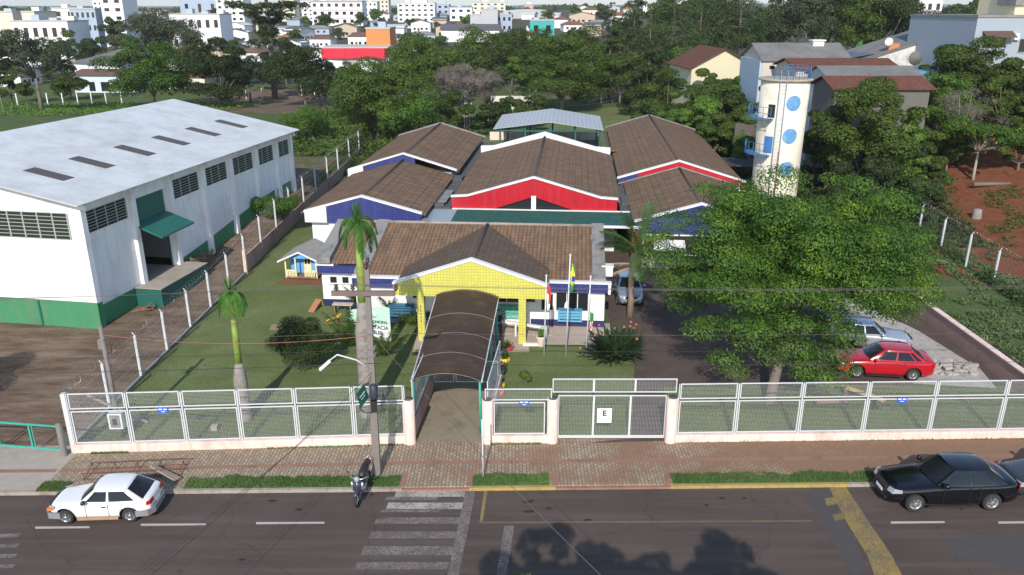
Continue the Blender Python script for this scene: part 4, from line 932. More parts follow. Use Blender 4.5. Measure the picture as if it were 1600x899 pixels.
wr = MB(); y = 33.
while y < 64:
    wr.tube([(rxf(y), y, .1), (rxf(y+2.2), y+2.2, 2.3)], .0014, 3, False); wr.tube([(rxf(y+2.2), y+2.2, .1), (rxf(y), y, 2.3)], .0014, 3, False); y += .28
tag(wr.build('chain_link_mesh', METALW), 'thin chain link mesh of the right side fence overgrown by weeds', 'mesh')
# rear fence behind the school
bx = [G(p, r) for p, r in ((870,172),(881,171),(902,170),(921,168),(939,165),(957,162),(975,158))]
bp = empty('fence_post', (0, 0, 0), 0, '', 'post', 'thin grey posts of the rear fence'); MB().tube([(0,0,-.2),(0,0,2.6),(.3,-.2,3.0)], .07, 6).build('shaft', CONCL, bp)
for i, (x, y) in enumerate(bx):
    q = bp if i == 0 else copy_tree(bp); q.location = (x, y, elev(x, y)); q['label'] = 'grey bent-top post of the rear fence behind the green lawn, %s from the left' % ordn[i]
b = MB()
for z in (.5, 1.2, 1.9, 2.6): b.tube([(x, y, z+elev(x, y)) for x, y in bx], .018, 3, False)
tag(b.build('rear_fence_wire', METALW), 'wires strung between the grey posts of the rear fence', 'wire')
# ================= playhouse =================
x, y = G(447, 437); x1, _ = G(498, 437); pw = x1 - x
ph = empty('playhouse', (x, y, 0), -R(6), 'small blue and cream wooden playhouse with grey roof beside the school', 'playhouse')
CREAM = M('cream_paint', (.74,.66,.36), .7, .08, 3); SKYB = M('sky_blue_paint', (.12,.36,.72), .6, .08, 3)
D = 2.7
MB().box(.05, pw-.05, 0, D, .1, .22).build('floor', WOODR, ph)
MB().box(.05, .12, .85, D, .22, 1.45).box(pw-.12, pw-.05, .85, D, .22, 1.45).box(.12, pw-.12, .85, .92, .22, 1.45).box(.12, pw-.12, D-.07, D, .22, 1.45).build('wall', SKYB, ph)
MB().box(pw-.05, pw-.03, 0, D, .22, 1.4).build('side_wall', CREAM, ph)
MB().wallpoly([(.0, 1.45), (pw, 1.45), (pw/2, 1.95)], .02, .07).build('gable', SKYB, ph)
for x in (0, .68, pw-.09): MB().box(x, x+.09, 0, .09, .1, 1.45).build('post', CREAM, ph)
def railing(x0, x1):
    b = MB(); b.box(x0, x1, .02, .06, .60, .66).box(x0, x1, .02, .06, .12, .2); xx = x0+.02
    while xx < x1-.05: b.box(xx, xx+.07, .0, .02, .14, .64); xx += .105
    b.build('railing', CREAM, ph)
railing(.09, .74); railing(1.28, pw-.09)
d_ = MB().box(1.02, 1.5, .80, .845, .24, 1.38).build('door', CREAM, ph)
MB().box(1.07, 1.22, .78, .799, .85, 1.3).box(1.28, 1.43, .78, .799, .85, 1.3).build('door_window', DARK, d_)
o = .38
MB().slab([(-o, -.25, 1.33), (pw/2, -.25, 2.02), (pw/2, D+.3, 2.02), (-o, D+.3, 1.33)], .04).slab([(pw/2, -.25, 2.021), (pw+o, -.25, 1.33), (pw+o, D+.3, 1.33), (pw/2, D+.3, 2.021)], .04).build('roof', corr('grey_playhouse_roof', (.33,.32,.30), 'y', .18, .12, (.24,.23,.21), .9), ph)
MB().wallpoly([(-o, 1.22), (-o, 1.32), (pw/2, 2.01), (pw+o, 1.32), (pw+o, 1.22), (pw/2, 1.90)][::-1], -.29, -.252).build('bargeboard', WHITE, ph)
sheet('bare_soil', [(-15.4, 48.9), (-12.2, 48.7), (-11.9, 50.0), (-15.0, 50.4)], .02, REDSOIL)
# ================= water tower =================
TX, TY = 23.55, 70.5
tw = empty('water_tower', (TX, TY, 0), R(-12), 'tall cream water tower with blue dots, ladder and blue platforms', 'water tower')
TR = 2.03; TH_ = 11.1
CRM = M('tower_cream', (.74,.68,.56), .8, .06, .9, stain=(.52,.46,.36), stain_sc=.5)
MB().lathe((0,0,0), [(TR*.98, -1), (TR*.98, 5), (TR, TH_), (0, TH_)], 48).build('shaft', CRM, tw)
MB().lathe((0,0,0), [(0, TH_+.0), (TR+.22, TH_+.001), (TR+.25, TH_+.12), (TR+.1, TH_+.18), (0, TH_+.2)], 48).build('top_slab', CONCL, tw)
BLUET = M('platform_blue_steel', (.045,.14,.30), .6, .2, 2); ax = R(-72)                                              # facing the street, slightly right
def onshaft(a, z, r=TR): return Vector((math.cos(a)*r, math.sin(a)*r, z))
for z, rd in ((9.35, .64), (6.6, .64), (3.75, .64)):
    b = MB(); n = 28; c0 = []; 
    ring = [(math.cos(2*math.pi*k/n)*rd, math.sin(2*math.pi*k/n)*rd) for k in range(n)]
    vs = [onshaft(ax, z, TR+.02)]
    for q_ in (.5, 1.0):
        for (u, v) in ring: vs.append(onshaft(ax + u*q_/TR, z + v*q_, TR+.022))
    fs = [(0, 1+k, 1+(k+1) % n) for k in range(n)] + [(1+k, 1+n+k, 1+n+(k+1) % n, 1+(k+1) % n) for k in range(n)]
    b.add(vs, fs, True).build('blue_dot', M('tower_dot_blue', (.10,.27,.52), .6, .3, 1.6, stain=(.25,.38,.5), stain_sc=2), tw)
al = R(-100); b = MB()
for s_ in (-.24, .24):
    b.tube([onshaft(al + s_/TR, 0, TR+.22), onshaft(al + s_/TR, TH_+.9, TR+.22)], .03, 6)
for k in range(34): b.tube([onshaft(al-.24/TR, .6+k*.31, TR+.22), onshaft(al+.24/TR, .6+k*.31, TR+.22)], .018, 5, False)
b.build('ladder', M('faded_blue_steel', (.18,.28,.40), .6, .2, 3), tw)
b = MB(); nR = 14
for k in range(nR+1):
    a = R(-125) + k*R(250)/nR*.85
    b.tube([onshaft(a, TH_+.15, TR-.05), onshaft(a, TH_+1.15, TR-.05)], .028, 5)
for z in (.65, 1.15): b.tube([onshaft(R(-125) + k*R(250)*.85/24, TH_+z, TR-.05) for k in range(25)], .025, 5)
b.build('top_railing', BLUET, tw)
for z, wz in ((4.9, 6.1), (8.0, 8.6)):
    b = MB(); a0, a1 = R(-200), R(-115)
    for k in range(10):
        aa, ab = lerp(a0, a1, k/10), lerp(a0, a1, (k+1)/10)
        q4 = [onshaft(aa, z, TR+.02), onshaft(aa, z, TR+.85), onshaft(ab, z, TR+.85), onshaft(ab, z, TR+.02)]; b.slab(q4, .06)
    g = b.build('platform', BLUET, tw); f = MB()
    for k in range(7):
        aa = lerp(a0, a1, k/6); f.tube([onshaft(aa, z, TR+.82), onshaft(aa, z+1.0, TR+.82)], .025, 5)
    for h in (.5, 1.0): f.tube([onshaft(lerp(a0, a1, k/12), z+h, TR+.82) for k in range(13)], .022, 5)
    f.build('platform_railing', BLUET, g)
    for k in (1, 4): aa = lerp(a0, a1, k/5); MB().tube([onshaft(aa, z-.06, TR+.8), onshaft(aa, z-1.1, TR+.02)], .03, 5).build('bracket', BLUET, g)

def tpatch(a, z0, z1, wd, m, name, off=.03):
    b = MB(); n = 5; vs = []
    for k in range(n+1): vs += [onshaft(a + (k/n-.5)*wd/TR, z0, TR+off), onshaft(a + (k/n-.5)*wd/TR, z1, TR+off)]
    b.add(vs, [(2*k, 2*k+2, 2*k+3, 2*k+1) for k in range(n)], True); return b.build(name, m, tw)
tpatch(R(-122), 5.1, 6.5, .75, M('hatch_blue', (.04,.17,.42), .5, .1, 2), 'door_hatch'); tpatch(R(-122), 8.1, 9.2, .62, DARK, 'opening')
MB().tube([onshaft(R(-95), 0, TR+.1), onshaft(R(-95), 5.3, TR+.1)], .035, 6).build('red_pipe', M('red_pipe_paint', (.5,.08,.04), .5), tw)
# ================= open shed =================
sh = empty('open_shed', (4.9, 101, 0), -R(4), 'open shed with pale metal roof and dark green posts behind the school', 'shed')
MB().slab([(-6.7, -6.6, 3.45), (0, -6.9, 4.35), (0, 6.4, 4.35), (-6.7, 6.6, 3.45)], .06).slab([(0, -6.9, 4.351), (6.3, -6.6, 3.45), (6.3, 6.0, 3.45), (0, 6.4, 4.351)], .06).build('roof', CORRS, sh)
for x in (-6.0, -3, 0, 2.9, 5.8):
    for y in (-6.2, 5.8): MB().box(x, x+.2, y, y+.2, -.2, 3.4 if abs(x) > 4 else 3.8).build('post', GREEND, sh)
MB().box(-6.3, 6.0, -6.3, -6.2, 3.15, 3.3).build('beam', GREEND, sh); MB().box(-6.3, 6.0, 5.9, 6.0, 3.15, 3.3).build('beam', GREEND, sh)
tag(MB().box(-3, 11.5, 108.5, 108.7, -.2, 1.1).build('brick_wall', PINK), 'low pinkish wall behind the open metal shed', 'wall')
# ================= poles, cables =================
PX, PY = -5.2, 26.55
up = empty('utility_pole', (PX, PY, 0), 0, 'large concrete utility pole with crossarm and street lamp in front of the fence', 'utility pole')
lean = Vector((.10, .05, 8.5))
b = MB(); n0 = [(-.155, -.12), (.155, -.12), (.155, .12), (-.155, .12)]; n1 = [(-.085, -.07), (.085, -.07), (.085, .07), (-.085, .07)]
b.add([(x, y, -.3) for x, y in n0] + [(x+lean.x, y+lean.y, 8.5) for x, y in n1], [(3,2,1,0),(4,5,6,7),(0,1,5,4),(1,2,6,5),(2,3,7,6),(3,0,4,7)])
b.build('shaft', POLEC, up, .02)
def onp(z): return lean * (z/8.5)
ca = onp(7.45); MB().box(ca.x-1.26, ca.x+.98, ca.y-.20, ca.y-.08, 7.38, 7.56).build('crossarm', M('aged_timber_arm', (.16,.125,.11), .9, .2, 4, fine=.3), up)
BR = M('brown_porcelain', (.07,.035,.03), .3)
insul = []
for dx, dy, z in ((-1.08, -.14, 7.56), (-.50, -.14, 7.56), (1.02, -.14, 7.56), (.0, -.1, 8.35), (.05, .05, 8.5)):
    q = MB().lathe((ca.x+dx, ca.y+dy, z), [(.03, 0), (.03, .06), (.08, .07), (.08, .12), (.045, .13), (.045, .16), (.075, .17), (.06, .24), (0, .25)], 10).build('insulator', BR, up)
    insul.append(Vector((PX+ca.x+dx, PY+ca.y+dy, z+.25)))
p = onp(4.9)
q = MB().tube([(p.x-.1, p.y-.08, 4.55), (p.x-.5, p.y-.25, 4.95), (p.x-1.15, p.y-.35, 5.2), (p.x-1.45, p.y-.4, 4.98)], .03, 8).build('lamp_arm', METALW, up)
hd = MB().bar((p.x-1.40, p.y-.4, 5.0), (p.x-1.80, p.y-.48, 4.66), .17, .09).build('lamp_head', PLATEW, q, .03)
p = onp(3.6)
MB().lathe((p.x+.06, p.y-.18, 3.35), [(0, 0), (.14, .01), (.16, .1), (.16, .5), (.1, .58), (0, .6)], 14).build('cable_closure', M('dark_bluish_plastic', (.03,.04,.06), .5), up)
MB().tube([(p.x-.2+.28*math.cos(a_/3), p.y-.22, 3.05+.26*math.sin(a_/3)) for a_ in range(20)], .022, 6, False).build('cable_coil', BLACK, up)
MB().bar((p.x+.05, p.y-.22, 2.85), (p.x+.05, p.y-.22, 3.3), .22, .16).build('splice_box', BLACK, up)
MB().tube([(p.x+.1, p.y-.15, 3.6), (p.x+.3, p.y-.4, 4.1)], .03, 6).tube([(p.x+.1, p.y-.1, 3.4), (p.x+.35, p.y-.3, 3.5)], .02, 6).build('cable_stub', BLACK, up)
for z in (5.0, 5.3, 5.9): q_ = onp(z); MB().box(q_.x-.17, q_.x+.17, q_.y-.15, q_.y+.15, z, z+.06).build('steel_band', RIM, up)
SG = M('street_sign_green', (.01,.13,.09), .4)
st = empty('street_name_sign', (PX-.22, PY-.25, 3.25), R(62), 'dark green street name sign fixed to the utility pole', 'sign'); st.rotation_euler = (R(-8), R(-14), R(70))
MB().box(-.30, .30, -.01, .01, 0, .62).build('plate', SG, st)
MB().box(-.2, .2, -.014, -.0105, .34, .39).box(-.14, .14, -.014, -.0105, .22, .26).build('white_print', PLATEW, st)
sp = empty('small_service_pole', (-16.35, 29.35, 0), 0, 'slim concrete service pole with cable coils behind the left mesh panels', 'pole')
MB().tube([(0, 0, -.2), (-.25, .4, 4.9)], [.11, .08], 10).build('shaft', POLEC, sp)
MB().tube([(-.1+.22*math.cos(k*.6), .3, 4.0+.3*math.sin(k*.6)) for k in range(30)], .014, 4, False).build('cable_coil', BLACK, sp)
MB().box(-.42, -.26, .28, .44, 3.9, 4.3).build('cable_clamp', RIM, sp)
tag(MB().tube([(0, 0, -.2), (-.02, .02, 2.5)], .03, 8).build('sign_post', METALW), 'thin grey bare post at the kerb right of the crosswalk', 'post').location = (-1.1, 26.35, 0)
def cable(a, b_, sag, r, m, label, name='overhead_cable', group='overhead cables', n=24):
    a = Vector(a); b_ = Vector(b_); pts = [a.lerp(b_, i/n) - Vector((0, 0, sag*4*(i/n)*(1-i/n))) for i in range(n+1)]
    return tag(MB().tube(pts, r, 4, False).build(name, m), label, 'cable', group)
WLIGHT = M('bare_aluminium_wire', (.12,.105,.09), .5, .05, 5, metal=.0); WDARK = M('black_cable', (.03,.03,.032), .7)
up_ = Vector((PX, PY, 0))
farL, farR = (-42, 25.5), (38, 27.4)
for i, (q, dz) in enumerate(((insul[0], 0), (insul[1], .0), (insul[2], 0))):
    w_ = ('left', 'middle', 'right')[i]
    cable(q, (farL[0], farL[1]+.3*i, 7.9), .55, .006, WLIGHT, 'thin pale wire running left from the %s insulator of the crossarm' % w_)
    cable(q, (farR[0], farR[1]+.3*i, 8.2), .55, .006, WLIGHT, 'thin pale wire running right from the %s insulator of the crossarm' % w_)
for i, (z, m_, r, lab) in enumerate(((5.95, WLIGHT, .006, 'thin pale'), (5.3, WDARK, .007, 'thin dark'), (4.75, WDARK, .012, 'thicker black'))):
    q_ = up_ + onp(z) + Vector((0, -.12, 0))
    cable(q_, (farL[0], farL[1], z+.2), .35, r, m_, '%s cable running left from the middle of the utility pole' % lab)
    cable(q_, (farR[0], farR[1], z+.3), .35, r, m_, '%s cable running right from the middle of the utility pole' % lab)
q_ = up_ + onp(5.75)
TW = M('red_white_cable', (.35,.12,.09), .7, .5, 30)
cable(q_ + Vector((-.05, .1, 0)), (-16.6, 29.75, 4.5), .35, .012, TW, 'twisted reddish and pale cable from the utility pole to the slim service pole')
cable(q_ + Vector((.1, -.1, .15)), (6.2, 7.0, 5.6), .5, .011, WLIGHT, 'pale slack cable crossing the road to the lower right from the pole')
for i in range(4):
    cable(up_ + onp(4.4-.15*i) + Vector((0, -.15, 0)), (-12.5-.55*i, 5.0, 4.8), .6, .006 if i else .011, WDARK, 'dark cable crossing the road to the lower left from the pole, %s of the bundle' % ordn[i])
# ================= flags =================
def vflag(z0, z1, w_, mats, fn, parent, name='flag'):
    n, k = 7, 16; vs = []; b = MB()
    for j in range(k+1):
        for i in range(n+1):
            u, v = i/n, j/k; z = lerp(z1, z0, v) - .05*math.sin(u*5)*v
            x = .02 + w_*u*(.55+.45*math.sin(2.6*v+.5)); vs.append((x, .05*math.sin(u*9+v*2)*(.3+v), z - .12*u))
    b.v = vs
    for j in range(k):
        for i in range(n):
            b.f.append([j*(n+1)+i, j*(n+1)+i+1, (j+1)*(n+1)+i+1, (j+1)*(n+1)+i]); b.m.append(fn((i+.5)/n, (j+.5)/k)); b.sm.append(True)
    return b.build(name, mats, parent)
FG, FY_, FB, FW, FR = [M(n_, c_, .8, .06, 3) for n_, c_ in (('flag_green', (.02,.22,.06)), ('flag_yellow', (.75,.60,.04)), ('flag_blue', (.03,.05,.32)), ('flag_white', (.75,.75,.75)), ('flag_red', (.55,.04,.04)))]
def flagpole(px, row, ztop, leanx, label):
    x, y = G(px, row); r_ = empty('flagpole', (x, y, 0), 0, label, 'flagpole', 'three white flagpoles on the lawn')
    MB().tube([(0, 0, -.1), (leanx, 0, ztop)], .035, 8).build('pole', METALW, r_)
    MB().lathe((leanx, 0, ztop), [(.05, 0), (.06, .05), (0, .1)], 8).build('finial', METALW, r_); return r_, x, y, leanx, ztop
f1 = flagpole(850, 557, 4.35, .06, 'left white flagpole with a red, white and green flag hanging limp')
f2 = flagpole(884, 558, 5.45, .10, 'tallest white flagpole in the middle with a green flag')
f3 = flagpole(915, 559, 4.35, .12, 'right white flagpole with a short green, white and red flag')
def fl(fp, dz, L, w_, fn, label):
    _, x, y, lx, zt_ = fp; r_ = empty('flag', (x+lx*.9+.03, y, zt_-dz-L), 0, label, 'flag', 'limp flags on the three flagpoles')
    vflag(0, L, w_, [FG, FY_, FB, FW, FR], fn, r_, 'cloth')
fl(f1, .4, 1.35, .2, lambda u, v: 4 if v < .35 else (3 if u < .5 and v < .8 else 4 if u > .5 and v < .7 else 0 if v < .75 else 3), 'limp red and white flag on the left flagpole')
fl(f2, .35, 1.5, .22, lambda u, v: 2 if .42 < v < .6 and u > .3 else 1 if abs(u-.5)/.6 + abs(v-.45)/.42 < 1 else 0, 'green and yellow national flag hanging on the tallest flagpole')
fl(f3, 1.5, 1.3, .18, lambda u, v: 3 if v < .25 else 0 if v < .6 else 4 if (u+v) % .5 < .25 else 3, 'short green flag with red and white end on the right flagpole')
# ================= cars =================
def car(loc, yaw, paint, label, L=4.15, Wd=1.62, H=1.42, wb=2.45, hood=.86, belt=.92, ax_f=None, a=.62, bt=.05, dt=-1.05, er=-1.62, tail=.95, hatch=False, doors=4, bumper=None, dirty=None, scale=1., plate=True, rearplate=True):
    """x forward. a/bt windshield base/top, dt/er rear window top/base"""
    root = empty('parked_car', loc, yaw, label, 'car', 'parked cars'); root.scale = (scale,)*3
    f, r = L/2, -L/2; xf = (ax_f if ax_f is not None else wb/2+.05); xr = xf - wb; wr = .30
    st = [(f, .58, .50, .28, .60), (f-.10, .80, .78, .22, .70), (f-.45, .93, hood-.08, .20, .80), (a+.35, .98, hood, .19, .86), (a, 1., belt-.02, .18, .9), (0., 1., belt, .18, .92), (dt, 1., belt+.01, .18, .92), (er, .98, belt+.02 if not hatch else belt+.02, .19, .9), (r+.25, .95, tail, .22, .88), (r+.05, .86, tail-.04, .26, .84), (r, .74, tail-.22, .34, .72)]
    hw = Wd/2; vs = []; prof = 9
    for (x, k, zt_, zb, kk) in st:
        w_ = hw*k; zt2 = max(zt_, zb+.2)
        ring = [(0, zb), (w_*.80, zb), (w_*.95, zb+.06), (w_*1.0, zb+(zt2-zb)*.35), (w_*.995, zb+(zt2-zb)*.62), (w_*.955, zt2-.07), (w_*.86, zt2-.012), (w_*.5, zt2+.015), (0, zt2+.025)]
        vs += [(x, y, z) for y, z in ring] + [(x, -y, z) for y, z in ring[-2:0:-1]]
    n = 16; fs = []
    for i in range(len(st)-1):
        for k in range(n): fs.append((i*n+k, i*n+(k+1) % n, (i+1)*n+(k+1) % n, (i+1)*n+k))
    fs.append(tuple(range(n-1, -1, -1))); fs.append(tuple((len(st)-1)*n + k for k in range(n)))
    b = MB().add(vs, fs, True)
    body = b.build('body', [paint, BLACK], root)
    bm = bmesh.new(); bm.from_mesh(body.data); bmesh.ops.recalc_face_normals(bm, faces=bm.faces); bm.to_mesh(body.data); bm.free()
    s = body.modifiers.new('s', 'SUBSURF'); s.levels = s.render_levels = 2
    cuts = []
    for xx in (xf, xr):
        for sd_ in (-1, 1):
            cb = MB().lathe((xx, sd_*hw*.86, wr), [(0, -.22), (.375, -.22), (.375, .22), (0, .22)], 28, 'y', False); co = cb.build('cut', BLACK)
            bm = bmesh.new(); bm.from_mesh(co.data); bmesh.ops.remove_doubles(bm, verts=bm.verts, dist=1e-5); bmesh.ops.recalc_face_normals(bm, faces=bm.faces); bm.to_mesh(co.data); bm.free()
            co.parent = root; cuts.append(co); md = body.modifiers.new('c', 'BOOLEAN'); md.operation = 'DIFFERENCE'; md.object = co; md.solver = 'EXACT'; md.material_mode = 'TRANSFER'
    bpy.context.view_layer.update(); dg = bpy.context.evaluated_depsgraph_get(); me_ = bpy.data.meshes.new_from_object(body.evaluated_get(dg))
    body.modifiers.clear(); body.data = me_
    for c_ in cuts: bpy.data.objects.remove(c_)
    # greenhouse shell
    def sec(x, z, w_): return (x, w_, z)
    wb0, wt = hw*.93, hw*.72
    def gp(u, v, off=0.0):
        """u 0..1 along the centreline front to back, v 0..1 belt to roof: side surface point (left)"""
        xb = lerp(a, er, u); xt = lerp(bt, dt, u); vv = v; x = lerp(xb, xt, v)
        bulge = .05*math.sin(math.pi*u); y = lerp(wb0, wt, v**1.15) + off + bulge*(1-.4*v) - .03
        if u < .12 or u > .88: y -= .03*(1-min(u, 1-u)/.12)
        return Vector((x, y, lerp(belt-.02, H-.045-.02*abs(u-.45), v)))
    b = MB(); NU, NV = 16, 6
    for sd_ in (1, -1):
        vs = []
        for i in range(NU+1):
            for j in range(NV+1): p_ = gp(i/NU, j/NV); vs.append((p_.x, p_.y*sd_, p_.z))
        fs = [(i*(NV+1)+j, (i+1)*(NV+1)+j, (i+1)*(NV+1)+j+1, i*(NV+1)+j+1) for i in range(NU) for j in range(NV)]
        b.add(vs, fs if sd_ == -1 else [q[::-1] for q in fs], True)
    # roof
    vs = []
    for i in range(NU+1):
        e_ = gp(i/NU, 1)
        for j in range(9): t_ = j/8*2-1; vs.append((e_.x + (.06 if i < 3 else -.05 if i > NU-3 else 0)*(1-t_*t_)*(1 if i in (0, NU) else .5), e_.y*t_, e_.z + .055*(1-t_*t_)**.8 + (0 if 0 < i < NU else -.005)))
    b.add(vs, [(i*9+j, i*9+j+1, (i+1)*9+j+1, (i+1)*9+j)[::-1] for i in range(NU) for j in range(8)], True)
    # front and rear screens' frames
    def screen(u, off, ins, v0, v1):
        vs = []
        for j in range(7):
            v = lerp(v0, v1, j/6); e_ = gp(u, v)
            for k in range(9):
                t_ = (k/8*2-1)*ins; bow = .16*(1-t_*t_)*(1 if u == 0 else -1)*(.9 if u == 0 else .6)
                vs.append((e_.x + bow*lerp(1, .4, v) + off*(1 if u == 0 else -1), e_.y*t_, e_.z + off*.7 + (.045*(1-t_*t_) if v > .99 else .045*(1-t_*t_)*v)))
        fs = [(j*9+k, j*9+k+1, (j+1)*9+k+1, (j+1)*9+k) for j in range(6) for k in range(8)]
        return vs, fs
    for u in (0, 1): vs, fs = screen(u, 0, 1, 0, 1); b.add(vs, fs if u == 0 else [q[::-1] for q in fs], True)
    b.build('cabin', paint, root)
    for u, nm_ in ((0, 'windshield'), (1, 'rear_window')):
        vs, fs = screen(u, .012, .90, .06, .93); MB().add(vs, fs if u == 0 else [q[::-1] for q in fs], True).build(nm_, CARGLASS, root)
    spl = ((.07, .43), (.47, .80), (.83, .93)) if doors == 4 else ((.07, .42), (.47, .90))
    for sd_ in (1, -1):
        for (u0, u1) in spl:
            vs = []
            for i in range(6):
                for j in range(5):
                    u = lerp(u0, u1, i/5); v = lerp(.10, .88, j/4); p_ = gp(u, v, .012); vs.append((p_.x, p_.y*sd_, p_.z))
            fs = [(i*5+j, (i+1)*5+j, (i+1)*5+j+1, i*5+j+1) for i in range(5) for j in range(4)]
            MB().add(vs, fs if sd_ == -1 else [q[::-1] for q in fs], True).build('side_window', CARGLASS, root)
        # seams, handles, mirror
        sx_ = [gp(spl[0][0]-.01, 0).x - .05, gp((spl[0][1]+spl[1][0])/2, 0).x] + ([xr+.45] if doors == 4 else [])
        for xx in sx_: MB().box(xx-.006, xx+.006, sd_*hw*1.0-.012, sd_*hw*1.0+.004, .3, belt-.08).build('door_seam', BLACK, root)
        for xx in sx_[1:]: MB().box(xx+.08, xx+.24, sd_*hw-.01, sd_*hw+.02, belt-.2, belt-.165).build('door_handle', paint if not bumper else BLACK, root)
        mm_ = gp(.07, .0); MB().lathe((mm_.x-.02, sd_*(hw+.06)-.07, belt+.06), [(0, 0), (.075, .01), (.085, .07), (.07, .14), (0, .15)], 10, 'y').build('mirror', paint if not bumper else BLACK, root)
        MB().box(xr+.42, xf-.42, sd_*hw*.985-.02, sd_*hw*.985+.012, .17, .24 if not dirty else .32).build('sill', dirty or BLACK, root)
        for xx in (xf, xr):
            w_ = empty('wheel', (xx, sd_*(hw-.10), wr)); w_.parent = root
            MB().lathe((0, 0, 0), [(.19, -.09), (.27, -.10), (.295, -.07), (.30, 0), (.295, .07), (.27, .10), (.19, .09)], 24, 'y').build('tyre', RUBBER, w_)
            rim = MB().lathe((0, 0, 0), [(.20, .085*sd_), (.195, .06*sd_), (.16, .05*sd_)], 20, 'y'); 
            for k in range(7):
                a_ = 2*math.pi*k/7; rim.bar((.03*math.cos(a_), .072*sd_, .03*math.sin(a_)), (.185*math.cos(a_), .082*sd_, .185*math.sin(a_)), .055, .02)
            rim.lathe((0, 0, 0), [(.06, .07*sd_), (.05, .095*sd_), (0, .1*sd_)], 12, 'y'); rim.build('rim', RIM, w_)
            MB().lathe((0, 0, 0), [(.19, .03*sd_), (0, .03*sd_)], 16, 'y').build('brake_disc', MC['dark_concrete'], w_)
        # lamps
        MB().add([(f-.02, sd_*hw*.50, .60), (f-.07, sd_*hw*.80, .60), (f-.34, sd_*hw*.925, .66), (f-.34, sd_*hw*.90, .76), (f-.14, sd_*hw*.79, .765), (f-.08, sd_*hw*.50, .74)], [(0,1,5), (1,4,5), (1,2,3,4)] if sd_ == -1 else [(5,1,0), (5,4,1), (4,3,2,1)]).build('headlight', LAMP, root)
        if bumper: MB().box(f-.26, f-.06, sd_*hw*.86, sd_*hw*.925, .60, .70).build('indicator', AMBER, root)
        MB().add([(r-.012, sd_*hw*.42, .70), (r+.0, sd_*hw*.78, .70), (r+.13, sd_*hw*.925, .70), (r+.13, sd_*hw*.91, .86), (r+.02, sd_*hw*.78, .87), (r-.00, sd_*hw*.42, .87)], [(5,4,1,0), (4,3,2,1)] if sd_ == -1 else [(0,1,4,5), (1,2,3,4)]).build('tail_light', TAIL, root)
    MB().box(f-.06, f+.015, -hw*.45, hw*.45, .60, .70).build('grille', BLACK, root)
    MB().box(f-.03, f+.025, -hw*.55, hw*.55, .30, .40).build('air_intake', BLACK, root)
    MB().box(f+.016, f+.03, -.2, .2, .43, .54).build('front_plate', PLATEW, root)
    MB().box(r-.03, r-.016, -.2, .2, .50, .61).build('rear_plate', PLATEW, root)
    if bumper:
        for e_, nm_ in ((f, 'front_bumper'), (r, 'rear_bumper')):
            sg_ = 1 if e_ > 0 else -1
            b = MB(); pl = [(e_-sg_*.55, -hw*1.0), (e_-sg_*.1, -hw*.93), (e_+sg_*.05, -hw*.6), (e_+sg_*.06, hw*.6), (e_-sg_*.1, hw*.93), (e_-sg_*.55, hw*1.0)]
            for (p0, p1) in zip(pl, pl[1:]): b.bar((*p0, .40), (*p1, .40), .07, .24)
            b.build(nm_, bumper, root)
    b = MB(); gw = gp(0, .02); b.tube([(gw.x+.08, -.35, belt+.03), (gw.x-.22, .08, belt+.2)], .009, 4).tube([(gw.x+.09, .25, belt+.03), (gw.x-.2, .55, belt+.17)], .009, 4); b.build('wiper', BLACK, root)
    return root
def cpaint(n_, c_, metal=.0, rough=.25): return M(n_, c_, rough, .04, 1, metal=metal, coat=.6)
DIRT = M('muddy_sill', (.34,.22,.13), .9, .25, 4); BUMP = M('grey_bumper_plastic', (.21,.22,.25), .6, .1, 3, stain=(.26,.17,.11), stain_sc=2)
ZC = ZR + .002
fx, fy_ = G(107, 818, ZC); rx_, ry_ = G(205, 815, ZC)
# white hatchback: near wheels given by the photo
s_ = .93; yaw = math.atan2(fy_-ry_, fx-rx_) + R(2)
def place(fw, rw, Wd, s_): # centre from the near side wheel contacts; near side = the car's left when heading -x
    d = Vector((fw[0]-rw[0], fw[1]-rw[1], 0)).normalized(); left = Vector((-d.y, d.x, 0)); mid = Vector(((fw[0]+rw[0])/2, (fw[1]+rw[1])/2, 0)); return mid, d, left
mid, d, left = place((fx, fy_), (rx_, ry_), 1.6, s_)
c0 = mid - left*(.70*s_) - d*(.05*s_)
car((c0.x, c0.y, ZC), math.atan2(d.y, d.x), cpaint('white_car_paint', (.74,.75,.76)), 'white two-door hatchback parked by the kerb with muddy grey bumpers', L=3.85, Wd=1.62, H=1.36, wb=2.36, hood=.84, belt=.90, a=.62, bt=.12, dt=-1.02, er=-1.66, tail=.93, hatch=True, doors=2, bumper=BUMP, dirty=DIRT, scale=s_, ax_f=1.23)
fw, rw = G(1425, 799, ZC), G(1547, 797, ZC); s_ = 1.14; mid, d, left = place(fw, rw, 1.6, s_); c0 = mid - left*(.70*s_) - d*(.05*s_)
car((c0.x, c0.y, ZC), math.atan2(d.y, d.x), cpaint('black_car_paint', (.003,.003,.005), rough=.10), 'black four-door sedan parked along the grass verge on the right', L=4.15, Wd=1.60, H=1.38, scale=s_)
car((c0.x+4.75, c0.y+.55, ZC), math.atan2(d.y, d.x)+R(2), cpaint('dark_grey_car_paint', (.03,.036,.045), rough=.15), 'dark grey car behind the black sedan, cut by the right edge', L=4.2, Wd=1.66, H=1.45, scale=1.08)
fw, rw = G(1336, 590, .02), G(1425, 595, .02); s_ = 1.03; mid, d, left = place(fw, rw, 1.7, s_); c0 = mid - left*(.72*s_) - d*(.05*s_)
car((c0.x, c0.y, .02), math.atan2(d.y, d.x), cpaint('red_car_paint', (.42,.008,.018), rough=.2), 'red four-door sedan parked on the school lot behind the fence', L=4.35, Wd=1.68, H=1.45, wb=2.5, hood=.9, belt=.96, a=.75, bt=.1, dt=-1.1, er=-1.75, tail=1.02, scale=s_)
